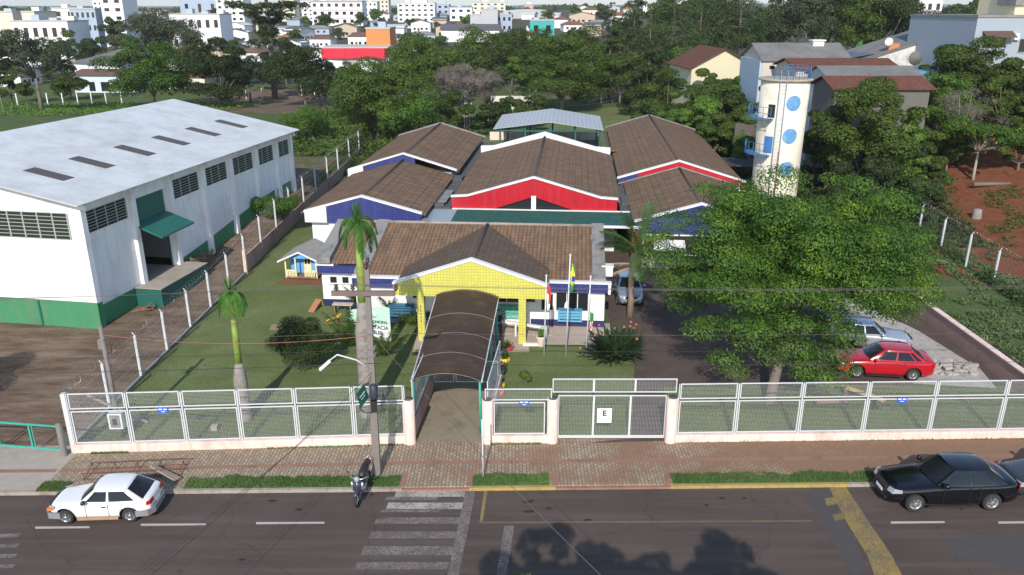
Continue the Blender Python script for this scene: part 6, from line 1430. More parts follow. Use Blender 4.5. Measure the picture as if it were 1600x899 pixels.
# ================= background trees =================
def bt(name, px, base_row, D, top_row, wpx, mat_, label, seed, k=34, n=7000, leaf=.45, flat=.65, kind='broad', bark=None, h_trunk=.28, cr=None, low=-.6, multi=1, ry=None, group='trees behind the school', aspect=.55, limbs=8):
    """tree at depth D whose crown spans wpx pixels and reaches top_row"""
    z0 = None; zc_ = D*CS; 
    y = D; zg = elev(WX(px, D, 0), D); x = WX(px, y, zg); zg = elev(x, y)
    d = ray(px, top_row); ztop = H0 + d[2]*y/d[1]; h = ztop - zg; rr = wpx/2 * (y*CS + (H0-ztop*.6)*SN)/F
    if kind == 'pine': return pine(name, (x, y, zg), h, rr, n, leaf, mat_, label, group, seed)
    rz_ = h*(1-h_trunk)/2
    return tree(name, (x, y, zg), h - rz_, rr, ry or rr, rz_, k, cr or max(rr*.30, .5), n, leaf, mat_, label, group, seed, (.10 if mat_ is TWIG or multi > 1 else max(.12, h*.022)), bark, flat, limbs=limbs, low=low, multi=multi, aspect=aspect)
bt('open_crown_tree', 66, 188, 128, 46, 150, LF_GREY, 'open greyish tree with branching trunk beyond the warehouse roof, at the left edge', 101, 42, 9000, .42, .6, h_trunk=.33, cr=1.5, limbs=20)
bt('dense_tree', 243, 165, 140, 55, 138, LF_MAIN, 'bright dense green tree just above the warehouse roof ridge', 102, 60, 22000, .40, .5, h_trunk=.03, cr=2.0, low=-.9)
bt('dark_tree', 345, 168, 140, 52, 110, LF_DARK, 'dark leafy tree right of the bright dense tree', 103, 40, 15000, .40, .55, h_trunk=.04, cr=1.7, low=-.9)
bt('tall_grey_green_tree', 250, 100, 205, 14, 120, LF_GREY, 'large greyish green tree rising behind the bright dense tree', 104, 36, 9000, .6, .6, h_trunk=.2, cr=2.9)
for i, (px, D, top, w_, mt) in enumerate(((8, 196, 42, 70, LF_DARK), (112, 208, 44, 60, LF_MID), (150, 196, 60, 50, LF_DARK), (205, 212, 44, 60, LF_GREY), (305, 190, 44, 80, LF_GREY), (372, 186, 62, 50, LF_MID), (412, 176, 92, 50, LF_GREY), (448, 190, 66, 60, LF_DARK), (505, 176, 96, 50, LF_MID), (545, 172, 96, 56, LF_MID), (20, 150, 96, 60, LF_MID), (112, 158, 112, 60, LF_MID))):
    bt('field_tree', px, 170, D, top, w_, mt, 'tree at the edge of the left field before the town, %s in the row' % ORD([0, 2, 4, 5, 6, 7, 8, 9, 10, 11, 1, 3][i]), 260+i, 26, 8000, .42, .6, h_trunk=.05, low=-.9, group='trees at the edge of the left field')
bt('slender_tree', 392, 165, 150, 80, 60, LF_GREY, 'thin loose tree between the dark tree and the araucaria', 105, 16, 2600, .42, .6)
bt('dark_tree', 478, 172, 142, 74, 112, LF_DARK, 'very dark round tree right of the araucaria trunk', 106, 34, 12000, .42, .6, h_trunk=.08, cr=2.0, low=-.9)
bt('dark_tree', 184, 70, 250, 24, 48, LF_DARK, 'dark round tree in front of the tall pinkish tower', 107, 18, 4000, .6)
bt('leafy_tree', 592, 240, 104, 92, 165, LF_MID, 'big mottled green tree behind the left wing of the school', 108, 60, 24000, .34, .55, h_trunk=.06, cr=1.8, low=-.9)
bt('leafy_tree', 640, 235, 100, 138, 95, LF_LIME, 'lighter green leafy tree leaning over the left wing roof ridge', 109, 26, 9000, .3, .6, h_trunk=.1, cr=1.4, low=-.9)
bt('willowy_bush', 482, 260, 92, 168, 85, LF_LIME, 'feathery pale green bush between the warehouse and the school', 110, 18, 5500, .26, .8, h_trunk=.1, aspect=.3, low=-.9)
bt('round_tree', 655, 160, 146, 50, 150, LF_MID, 'large dome-shaped green tree in front of the orange block', 111, 60, 22000, .42, .55, h_trunk=.05, cr=2.2, low=-.9)
bt('round_tree', 745, 120, 190, 46, 115, LF_MID, 'dense green tree of the back row, left one', 112, 34, 13000, .5, .55, h_trunk=.05, cr=2.6, low=-.9)
bt('round_tree', 800, 110, 188, 42, 90, LF_MID, 'dense green tree of the back row, right one', 113, 30, 11000, .5, .6, h_trunk=.05, cr=2.4, low=-.9)
bt('round_tree', 878, 172, 138, 50, 128, LF_MID, 'big round green tree behind the metal shed', 114, 60, 22000, .40, .55, h_trunk=.04, cr=2.0, low=-.9)
bt('round_tree', 838, 110, 172, 43, 84, LF_MID, 'dense tree behind the big round one, left side', 241, 30, 10000, .45, .6, h_trunk=.05, cr=2.2, low=-.9)
bt('round_tree', 915, 110, 176, 46, 84, LF_MID, 'dense tree behind the big round one, right side', 242, 30, 10000, .45, .6, h_trunk=.05, cr=2.2, low=-.9)
bt('light_tree', 800, 150, 150, 83, 60, LF_LIME, 'soft light green tree left of the big round tree', 115, 18, 5500, .4, .6, h_trunk=.1)
bt('bare_tree', 730, 200, 116, 95, 105, TWIG, 'grey leafless tree with pale forked trunks behind the school', 116, 40, 16000, .55, .7, h_trunk=.35, bark=BARKL, limbs=20, multi=3, aspect=.09, cr=1.2)
bt('bare_tree', 765, 195, 118, 108, 80, LF_GREY, 'sparse half-bare tree right of the grey leafless tree', 117, 20, 3500, .30, .6, h_trunk=.35, bark=BARKL, limbs=16, multi=2, cr=1.1)
bt('low_tree', 700, 215, 112, 140, 75, LF_MID, 'green undergrowth tree left of the bare trees', 118, 20, 6500, .34, .6, h_trunk=.05, low=-.9)
bt('low_tree', 822, 200, 118, 140, 70, LF_MID, 'green tree overhanging the left end of the shed roof', 119, 20, 6500, .34, .6, h_trunk=.05, low=-.9)
bt('low_tree', 775, 205, 115, 160, 60, LF_DARK, 'dark low tree below the bare trees', 220, 16, 5000, .34, .6, h_trunk=.05, low=-.9)
for i, (px, D, top, w_, sd_) in enumerate(((950, 160, 10, 66, 1), (985, 165, -25, 74, 2), (1045, 158, -34, 115, 3), (1088, 170, -22, 105, 4), (1150, 168, -34, 105, 5), (1120, 185, -10, 90, 6), (1010, 150, 46, 60, 7))):
    bt('pine_tree', px, 150, D, top, w_, LF_PINE, 'tall dark pine at the back, %s from the left' % ordn[[0,1,3,4,6,5,2][i]], 130+i, n=13000, leaf=.45, kind='pine', group='tall pines behind the school')
for i, (px, D, top, w_, mt, fl_) in enumerate(((968, 150, 78, 80, LF_MID, .6), (1060, 140, 62, 100, LF_MID, .6), (1012, 133, 92, 90, LF_DARK, .6), (1182, 178, 22, 70, LF_DARK, .6), (920, 152, 60, 62, LF_LIME, .6))):
    bt('leafy_tree', px, 170, D, top, w_, mt, 'leafy tree under the pines, %s from the left' % ordn[[1,3,2,4,0][i]], 140+i, n=9000, k=28, leaf=.42, h_trunk=.05, low=-.9, group='leafy trees under the pines')
for i, (px, D, top, w_, mt) in enumerate(((1240, 150, -42, 105, LF_GREY), (1290, 160, -38, 90, LF_DARK), (1335, 150, -18, 85, LF_MID), (1375, 148, -26, 90, LF_DARK), (1405, 152, 8, 50, LF_GREY))):
    bt('eucalyptus_tree', px, 90, D, top, w_, mt, 'tall loose tree on the right skyline, %s from the left' % ordn[i], 150+i, n=8500, k=30, leaf=.5, h_trunk=.15, cr=1.7, low=-.9, bark=BARKL, group='tall trees on the right skyline')
bt('flame_tree', 1475, 90, 135, 13, 120, LF_BROWN, 'wide reddish brown tree with thin foliage beside the grey apartment block', 160, 30, 6500, .4, .35, h_trunk=.3, limbs=18)
for i, (px, D, top, w_, mt, lab, nm_) in enumerate((
    (1040, 112, 100, 100, LF_MID, 'mid green shrub tree behind the rear lawn', 'shrub_tree'),
    (1085, 104, 118, 90, LF_MID, 'bushy tree below the cream gabled house', 'shrub_tree'),
    (1048, 100, 142, 55, LF_LIME, 'yellow-green bush at the corner of the rear lawn', 'bush'),
    (1130, 98, 128, 85, LF_DARK, 'bluish dark shrub in front of the banana plants', 'shrub_tree'),
    (1150, 92, 150, 75, LF_MID, 'green shrub left of the water tower', 'shrub_tree'),
    (1165, 84, 178, 60, LF_LIME, 'leafy shrub at the left foot of the water tower', 'shrub_tree'),
    (1110, 90, 165, 60, LF_MID, 'low shrub behind the right wing roof', 'shrub_tree'),
    (1090, 96, 152, 70, LF_LIME, 'light green shrub above the right wing ridge', 'shrub_tree'),
    (1345, 71, 130, 165, LF_MID, 'big glossy green tree right of the water tower', 'glossy_tree'),
    (1288, 74, 150, 62, LF_DARK, 'dark shrub directly right of the water tower', 'shrub_tree'),
    (1512, 88, 60, 130, LF_MID, 'dense mango tree in front of the grey apartment block', 'mango_tree'),
    (1460, 84, 108, 100, LF_LIME, 'yellowish green tree above the red earth lot', 'shrub_tree'),
    (1590, 86, 122, 75, LF_DARK, 'dark tree at the right edge below the apartment block', 'shrub_tree'),
    (1420, 70, 205, 75, LF_DARK, 'dark undergrowth behind the large spreading tree', 'shrub_tree'),
    (1345, 64, 225, 110, LF_DARK, 'dark shrubs behind the crown of the spreading tree', 'shrub_tree'),
    (1590, 74, 190, 60, LF_MID, 'green tree with pale trunk at the right edge of the red earth', 'shrub_tree'),
    (1440, 62, 265, 50, LF_DARK, 'low dark shrub near the far end of the right fence', 'shrub_tree'),
    (1478, 76, 196, 70, LF_MID, 'green bush left of the orange tree', 'shrub_tree'),
    (1450, 70, 235, 60, LF_MID, 'low green bush at the edge of the red earth', 'shrub_tree'),
    (1572, 80, 205, 50, LF_MID, 'green bush right of the orange tree', 'shrub_tree'))):
    big = w_ > 120
    bt(nm_, px, 200, D, top, w_, mt, lab, 170+i, n=26000 if big else 9000, k=60 if big else 26, leaf=.30 if D < 90 else .36, h_trunk=.04, cr=None if not big else 1.2, low=-.9, flat=.6, group='shrubs and trees on the right')
bt('bare_bush', 1495, 200, 78, 138, 110, TWIG, 'grey leafless bush above the orange tree', 190, 24, 7000, .26, .7, h_trunk=.05, aspect=.10, low=-.9, bark=BARKL, limbs=14)
q = bt('orange_tree', 1520, 300, 73, 182, 125, LF_LIME, 'orange tree dotted with yellow fruit on the red earth lot', 191, 34, 12000, .24, .6, h_trunk=.38, cr=.85, bark=BARKL, limbs=12)
rng = np.random.default_rng(5); hq = (H0 + ray(1520, 182)[2]*73/ray(1520, 182)[1]) - elev(q.location.x, q.location.y); P, N = clump_pts(rng, make_clumps(rng, hq*.68, 3.2, 3.2, hq*.30, 30, .85), 150); leaves('fruit', P, N, .20, M('ripe_fruit', (.80,.42,.02), .5), q, rng, 1.)
x, y = G(1362, 292, 1.); q = tree('flowering_shrub', (x, y+3, elev(x, y)), 1.3, 1.5, 1.1, 1.0, 12, .5, 3200, .18, LF_GREY, 'shrub with lilac blossoms behind the spreading tree', None, 192, .05, cat='bush')
rng = np.random.default_rng(6); P, N = clump_pts(rng, make_clumps(rng, 1.4, 1.5, 1.1, 1.1, 14, .5), 300); leaves('blossoms', P, N, .17, M('lilac_petals', (.50,.32,.62), .7), q, rng, 1.)
def banana(px, D, row, label, seed, h=3.5, n=9):
    zg = elev(WX(px, D), D); x = WX(px, D, zg); r_ = empty('banana_plant', (x, D, zg), 0, label, 'plant', 'banana plants between the houses'); b = MB(); rnd = random.Random(seed)
    MB().tube([(0,0,-.2),(0,0,h*.55)], [.16,.10], 8).build('stem', PALMG, r_)
    for k in range(n):
        az, el = k*2.4, rnd.uniform(.6, 1.3); L = h*rnd.uniform(.55, .75); p = Vector((0,0,h*.5)); d = Vector((math.cos(az)*math.cos(el), math.sin(az)*math.cos(el), math.sin(el))); s_ = Vector((-math.sin(az), math.cos(az), 0)); vs = []
        for i in range(7): w_ = .42*math.sin(math.pi*(i+.3)/7.)*h/4; vs += [p-s_*w_, p+s_*w_]; p = p + d*L/6; d = (d+Vector((0,0,-.18))).normalized()
        b.add(vs, [(2*i, 2*i+1, 2*i+3, 2*i+2) for i in range(6)], True)
    b.build('leaves', leafmat('banana_leaves', [(.04,.11,.03), (.07,.18,.05), (.12,.26,.08)]) if 'banana_leaves' not in MC else MC['banana_leaves'], r_)
banana(1142, 108, 110, 'banana plant in front of the cream gabled house', 1, 5.2); banana(1160, 107, 110, 'banana plant beside the grey-roofed house wall', 2, 4.6)
banana(1308, 118, 80, 'banana plant left of the stained white gable, front one', 3, 5.0); banana(1330, 120, 80, 'banana plant left of the stained white gable, rear one', 4, 5.6)
for px, D, top, w_, mt, lab in ((1122, 109, 114, 84, LF_MID, 'broad shrub in front of the cream gabled house'), (1152, 106, 118, 60, LF_LIME, 'lighter shrub in front of the cream gabled house'), (1100, 114, 108, 60, LF_MID, 'green shrub against the left half of the cream gabled house'), (1168, 112, 104, 60, LF_DARK, 'dark shrub against the right half of the cream gabled house'), (1190, 94, 132, 50, LF_MID, 'shrub covering the foot of the grey-roofed house'), (1268, 76, 160, 40, LF_DARK, 'dark shrub just behind the water tower, right side'), (1428, 73, 152, 70, LF_MID, 'green tree right of the big glossy tree'), (1405, 70, 172, 60, LF_LIME, 'light green crown on the right side of the big glossy tree'), (1455, 96, 96, 60, LF_MID, 'green crown at the foot of the stained white gable'), (1560, 84, 92, 80, LF_MID, 'green crown below the grey apartment windows')):
    bt('shrub_tree', px, 200, D, top, w_, mt, lab, 230+px, n=11000, k=28, leaf=.34, h_trunk=.04, low=-.9, flat=.6, group='shrubs and trees on the right')
rng = np.random.default_rng(23); n = 9000; X = rng.uniform(30, 46, n*3); Y = rng.uniform(50, 84, n*3); kk = np.array([noise.noise((x*.35, y*.3, 4)) + .5*noise.noise((x*1.4, y*1.2, 4)) > .22 for x, y in zip(X, Y)]); X, Y = X[kk][:n], Y[kk][:n]
tag(leaves('ground_weeds', np.stack([X, Y, [elev(x, y)+.25*rng.random() for x, y in zip(X, Y)]], 1), np.tile([0, -.2, 1.], (len(X), 1)), .20, LF_MID, None, rng), 'sparse weeds growing on the red earth', kind='stuff')
# araucaria
D = 158; zg = elev(WX(430, D), D); x = WX(430, D, 0); ar = empty('araucaria_tree', (x, D, zg), 0, 'tall araucaria with dark bare trunk and tiered umbrella crown', 'tree')
rng = np.random.default_rng(44); b = MB(); b.tube([(0,0,-.5),(.2,0,12),(0,0,24)], [.62,.45,.22], 10); cl = []
for z, rr, nn in ((19.6, 4.5, 14), (17.2, 7.0, 20), (15.6, 4.4, 10), (12.5, 1.5, 7), (10.5, 4.2, 8), (14.5, 2.2, 8), (8, 1.8, 7), (6.5, 3.6, 6)):
    for j in range(nn):
        a_ = j*6.283/nn + rng.uniform(-.2, .2); q_ = rng.uniform(.7, 1.05); c_ = (math.cos(a_)*rr*q_, math.sin(a_)*rr*q_, z+rng.uniform(-.3, .6)); cl.append((c_, (1.0, 1.0, .55))); b.tube([(0, 0, z-1.2), (c_[0]*.5, c_[1]*.5, z-1.0), c_], [.12, .09, .05], 5, False)
        c2 = (c_[0]*.6, c_[1]*.6, c_[2]-.3); cl.append((c2, (.7, .7, .35)))
b.build('trunk', BARK, ar); P, N = clump_pts(rng, cl, 20000); leaves('crown', P, N, .42, LF_DARK, ar, rng, .35)
# rough undergrowth belts as ground cover
rng = np.random.default_rng(71); n = 30000
def belt(x0, x1, y0, y1, n, h, size, m_, label, seed):
    rng = np.random.default_rng(seed); X = rng.uniform(x0, x1, n); Y = rng.uniform(y0, y1, n)
    Z = np.array([elev(x, y) + h*max(.05, .5+noise.noise((x*.16, y*.16, seed)))*rng.random() for x, y in zip(X, Y)])
    tag(leaves('undergrowth', np.stack([X, Y, Z], 1), np.tile([0, -.4, 1.], (n, 1)), size, m_, None, rng), label, kind='stuff')
belt(-30, -14.5, 84, 122, 16000, 2.2, .40, LF_MID, 'rough undergrowth behind the warehouse yard', 1)
belt(24, 62, 78, 120, 26000, 2.2, .42, LF_MID, 'rough undergrowth around the houses on the right', 2)
belt(26.5, 36, 57, 80, 20000, 2.6, .30, LF_DARK, 'undergrowth between the spreading tree and the red earth', 6)
belt(17.5, 30, 66, 100, 12000, 1.8, .34, LF_DARK, 'undergrowth along the right wing of the school', 3)
belt(-14, 0, 112, 130, 8000, 1.6, .36, LF_MID, 'undergrowth below the bare trees', 4)
belt(-95, -45, 118, 150, 9000, .7, .4, LF_LIME, 'tall weeds in the field beyond the warehouse', 5)
# ================= houses on the right =================
ORT = tiles('old_red_tiles', 'x', (.17,.065,.045), .3, .35); ORTY = tiles('old_red_tiles_side', 'y', (.17,.065,.045), .3, .35)
CRW = M('cream_wall', (.62,.56,.38), .8, .08, 1); GRW = M('light_grey_wall', (.48,.50,.52), .8, .08, 1, stain=(.35,.35,.35))
BGW = M('beige_wall', (.52,.46,.40), .8, .1, 1); APW = M('blue_grey_wall', (.30,.345,.40), .8, .05, .5); STW = M('stained_white_wall', (.60,.58,.55), .9, .15, 1, stain=(.20,.19,.17), stain_sc=.55)
def obj_house(name, px, D, label, rz=0, z=None, cat='house'):
    zg = elev(WX(px, D), D) if z is None else z; x = WX(px, D, zg); return empty(name, (x, D, zg), rz, label, cat)
def zat(row, D): return H0 + ray(800, row)[2]*D/ray(800, row)[1]
def gable_house(name, px, D, w_, d_, h, rise_, label, wall, roofm, rz=0, axis='y', ov=.4, wins=((.2,.4),(.6,.8)), z=None, group=None, roofth=.1, chimney=None, door=None, winz=(1., 2.)):
    """front left corner at px; ridge along depth ('y') or along the width ('x')"""
    r_ = obj_house(name, px, D, label, rz, z); b = MB()
    if group: r_['group'] = group
    if axis == 'y': b.wallpoly([(0,-2),(w_,-2),(w_,h),(w_/2,h+rise_),(0,h)], 0, d_)
    else: b.xpoly([(0,-2),(0,h),(d_/2,h+rise_),(d_,h),(d_,-2)][::-1], 0, w_)
    b.build('wall', wall, r_); b = MB()
    if axis == 'y':
        k = rise_/(w_/2); b.slab([(-ov,-ov,h-ov*k+.12),(w_/2,-ov,h+rise_+.12),(w_/2,d_+ov,h+rise_+.12),(-ov,d_+ov,h-ov*k+.12)], roofth).slab([(w_/2,-ov,h+rise_+.121),(w_+ov,-ov,h-ov*k+.12),(w_+ov,d_+ov,h-ov*k+.12),(w_/2,d_+ov,h+rise_+.121)], roofth)
    else:
        k = rise_/(d_/2); b.slab([(-ov,-ov,h-ov*k+.12),(w_+ov,-ov,h-ov*k+.12),(w_+ov,d_/2,h+rise_+.12),(-ov,d_/2,h+rise_+.12)], roofth).slab([(-ov,d_/2,h+rise_+.121),(w_+ov,d_/2,h+rise_+.121),(w_+ov,d_+ov,h-ov*k+.12),(-ov,d_+ov,h-ov*k+.12)], roofth)
    rf = b.build('roof', roofm, r_)
    for (a, c_) in wins:
        MB().box(w_*a, w_*c_, -.03, -.002, winz[0], winz[1]).build('window', GLASS, r_)
    if door: MB().box(w_*door[0], w_*door[1], -.03, -.002, 0, 2.1).build('door', DARK, r_)
    if chimney: c_ = chimney; MB().box(c_[0], c_[0]+c_[3], c_[1], c_[1]+c_[3], c_[2], c_[2]+c_[4]).box(c_[0]-.15, c_[0]+c_[3]+.15, c_[1]-.15, c_[1]+c_[3]+.15, c_[2]+c_[4]+.001, c_[2]+c_[4]+.15).build('chimney', c_[5], rf)
    return r_
def fit(px, D, row): return zat(row, D) - elev(WX(px, D), D)
D = 118; h = fit(1085, D, 122); q = gable_house('gabled_house', 1074, D, 9.2, 12, fit(1074, D, 106), zat(78, D)-zat(106, D), 'cream gabled house with long red-brown tiled roof and a blue wall patch', CRW, ORTY, R(4), 'y', .5, ((.05,.3),), winz=(.3, 2.0))
MB().box(3.0, 6.0, -.9, -.05, 0, 2.4).build('blue_porch_wall', M('bright_blue_wall', (.05,.28,.62), .7, .05, 1), q); MB().slab([(2.7,-1.4,2.3),(9.2,-1.4,2.3),(9.2,-.04,3.1),(2.7,-.04,3.1)], .1).build('lean_to_roof', ORT, q); MB().box(4.1, 4.8, -.93, -.901, .9, 1.7).build('window', GRW, q)
D = 98; e_ = fit(1178, D, 95); q = gable_house('grey_roofed_house', 1178, D, 10.3, 9, e_, zat(69, D+4.5)-zat(95, D), 'pale house with large grey sheet roof and white box chimney behind the water tower', BGW, CORRG, 0, 'x', .3, ((.08,.14),), chimney=(7.0, 3.5, e_+zat(74, D+4)-zat(95, D)-.2, 1.3, .9, WHITE), winz=(e_-1.0, e_-.6))
MB().box(-.35, -.02, 0, 8.5, -2, e_).build('side_wall', M('blue_side_wall', (.38,.46,.55), .8, .05, 1), q)
D = 90; e_ = fit(1228, D, 108); gable_house('red_tiled_house', 1228, D, 11.0, 7, e_, zat(93, D+3.5)-zat(108, D), 'dark red tiled house behind the tower and the grey ribbed roof', BGW, ORT, 0, 'x', .4, ((.1,.25),))
D = 82; e_ = fit(1275, D, 122); gable_house('ribbed_roof_shed', 1275, D, 9.2, 6, e_, zat(105, D+3)-zat(122, D), 'low building with ribbed grey roof right of the water tower', GRW, CORRG, 0, 'x', .3, ())
D = 77; e_ = fit(1284, D, 139); gable_house('old_tiled_house', 1284, D, 9.0, 5.5, e_, zat(121, D+2.7)-zat(139, D), 'old red tiled house partly hidden by the glossy green tree', M('dark_board_wall', (.13,.12,.11), .9, .2, 2), ORT, 0, 'x', .4, ((.05,.15),))
tag(MB().box(-3.2, 0, -.1, .1, -2, 2.6).build('dark_wall', M('dark_mossy_wall', (.10,.085,.07), .95, .3, 1)), 'dark mossy wall left of the water tower', 'wall').location = (WX(1196, 84, 5), 84, 3.0)
# stained white gable house
D = 104; zg = elev(WX(1360, D), D); q = obj_house('stained_gable_house', 1356, D, 'stained white gable wall house with grey sheet roof and orange brick chimneys', R(-3), cat='house')
g_ = lambda px, row: ((px-1356)/F*(D*CS+(H0-8)*SN), zat(row, D)-zg)
MB().wallpoly([(0, -2), (g_(1495, 60)[0], -2), g_(1495, 62), g_(1468, 51), g_(1356, 90)], 0, .3).build('gable_wall', STW, q)
a0, a1, a2 = g_(1354, 89), g_(1468, 49), g_(1497, 61)
MB().slab([(a0[0]-1.5, -.2, a0[1]-.5), (a1[0], -.2, a1[1]), (a1[0]-1.5, 8, a1[1]+.1), (a0[0]-3.5, 8, a0[1]-.5)], .12).build('roof', CORRG, q)
MB().slab([(a1[0], -.2, a1[1]+.001), (a2[0], -.2, a2[1]), (a2[0]-1, 8, a2[1]), (a1[0]-1.5, 8, a1[1]+.101)], .12).build('roof', CORRG, q)
MB().slab([(a0[0]-3.4, 1.5, a0[1]-.42), (a0[0]+.5, 1.0, a0[1]+.35), (a0[0]-.6, 6, a0[1]+.32), (a0[0]-4.0, 6, a0[1]-.40)], .05).build('solar_panels', M('solar_black', (.012,.013,.018), .3, .1, 2), q)
OBR = M('orange_brick', (.50,.20,.09), .9, .15, 6)
for px, row in ((1380, 76), (1426, 54)): x_, z_ = g_(px, row); MB().box(x_, x_+1.3, .8, 1.8, z_-.6, z_+.6).build('chimney', OBR, q)
MB().lathe((0,0,0), [(0, .0), (.35, .08), (.5, .2)], 16, 'y').build('satellite_dish', PLATEW, q).location = (g_(1377, 0)[0], .2, g_(0, 72)[1]+.5)
tag(MB().lathe((0,0,0), [(.1, 0), (.5, .15), (.8, .4)], 20, 'y').build('dish', M('mesh_dish', (.14,.13,.12), .8)), 'large old mesh satellite dish below the stained white gable', 'satellite dish').location = (WX(1423, 96, 7), 96, zat(92, 96))
tag(MB().box(0, 4.5, 0, 3, -2, 0).build('blue_canvas_lean_to', M('pool_blue', (.10,.25,.38), .7)), 'light blue tarpaulin roof beside the ribbed grey roof', 'tarpaulin').location = (WX(1400, 90, 5), 90, zat(112, 90))
# grey apartment block at the right
D = 92; q = obj_house('apartment_block', 1500, D, 'blue-grey apartment block with dark awning and windows at the right edge', R(3), cat='building'); zg = q.location.z; H_ = zat(28, D)-zg
MB().box(0, 6.9, 0, 14, -3, H_).build('wall', APW, q); MB().box(6.9, 14, -1.3, 14, -3, H_-.02).build('white_wing', M('white_side_render', (.72,.73,.75), .8, .04, .5), q)
MB().box(-.1, 6.95, -.12, 14.1, H_+.001, H_+.25).build('cornice', CONC, q); MB().box(0, 6.9, -.02, -.001, H_-2.6, H_-2.5).build('string_course', CONC, q)
w_ = MB().box(5.3, 6.3, -.05, -.002, zat(82, D)-zg, zat(62, D)-zg).build('window', GLASS, q); MB().box(5.2, 6.4, -.08, -.051, zat(82, D)-zg-.1, zat(82, D)-zg).build('sill', CONC, w_)
MB().box(1.2, 3.6, -.05, -.002, zat(75, D)-zg, zat(60, D)-zg).build('window', GLASS, q)
MB().slab([(.8, -1.1, zat(58, D)-zg), (4.2, -1.1, zat(58, D)-zg), (4.2, -.01, zat(49, D)-zg), (.8, -.01, zat(49, D)-zg)], .08).build('awning', M('rusty_awning', (.10,.06,.045), .8, .3, 2), q)
MB().box(4.35, 4.9, -.4, -.003, zat(63, D)-zg, zat(53, D)-zg).build('air_conditioner', WHITE, q)
MB().box(6.0, 12, 3, 10, H_+.251, H_+2.6).build('roof_tank_room', CRW, q); MB().box(5.7, 8.0, 2.6, 6, H_+1.3, H_+2.9).build('roof_box', CONC, q)
MB().box(7.6, 8.3, -1.36, -1.302, zat(145, D)-zg, zat(120, D)-zg).build('window', M('pink_curtain', (.45,.25,.22), .7), q)
# ================= town =================
TW_ = {n_: M('town_'+n_, c_, .85, .06, .3) for n_, c_ in dict(white=(.74,.74,.75), cream=(.66,.61,.48), grey=(.42,.43,.45), blue=(.35,.42,.52), pink=(.55,.32,.28), teal=(.05,.36,.32), tan=(.50,.40,.30), orange=(.62,.22,.07), green=(.35,.50,.40)).items()}
TR_ = {n_: M('town_roof_'+n_, c_, .9, .15, .4) for n_, c_ in dict(red=(.22,.075,.045), brown=(.15,.08,.055), grey=(.22,.21,.20), dark=(.10,.10,.10), pale=(.45,.44,.42), orange=(.28,.12,.065)).items()}
def block(px0, px1, D, top_row, label, wall, floors=3, cols=6, dep=12, rz=0, band=None, name='apartment_building', roof='pale', base_drop=4, winf=None, extra=None, cat='building', group=None):
    r_ = obj_house(name, px0, D, label, rz, cat=cat); zg = r_.location.z; H_ = zat(top_row, D)-zg; w_ = WX(px1, D, zg+H_/2)-WX(px0, D, zg+H_/2)
    if group: r_['group'] = group
    MB().box(0, w_, 0, dep, -base_drop, H_).build('wall', TW_[wall], r_)
    rf = MB().box(-.15, w_+.15, -.15, dep+.15, H_+.001, H_+.4).build('roof', TR_[roof], r_)
    fh = H_/floors if floors else 3
    for f_ in range(floors):
        for c_ in range(cols):
            cx = w_*(c_+.5)/cols; ww = min(w_/cols*.45, 1.8)
            MB().box(cx-ww/2, cx+ww/2, -.06, -.003, fh*f_+fh*.35, fh*f_+fh*.75).build('window', GLASS, r_)
        if band: MB().box(-.03, w_+.03, -.08, -.004, fh*(f_+1)-.35, fh*(f_+1)-.12).build('band', M('maroon_band', (.25,.04,.05), .7), r_)
    for k_ in range(1 if w_ < 14 else 3): tx = w_*(.15+.31*k_)+(D % 3); MB().box(tx, tx+2.2, 3, 5.5, H_+.401, H_+1.1+.4*((D+k_) % 3)).build('roof_tank', TW_[('grey','white','blue')[int(D+k_) % 3]], r_)
    if extra: MB().box(w_*extra[0], w_*extra[1], 2, 7, H_+.401, H_+extra[2]).build('roof_tower', TW_[extra[3]] , r_)
    return r_
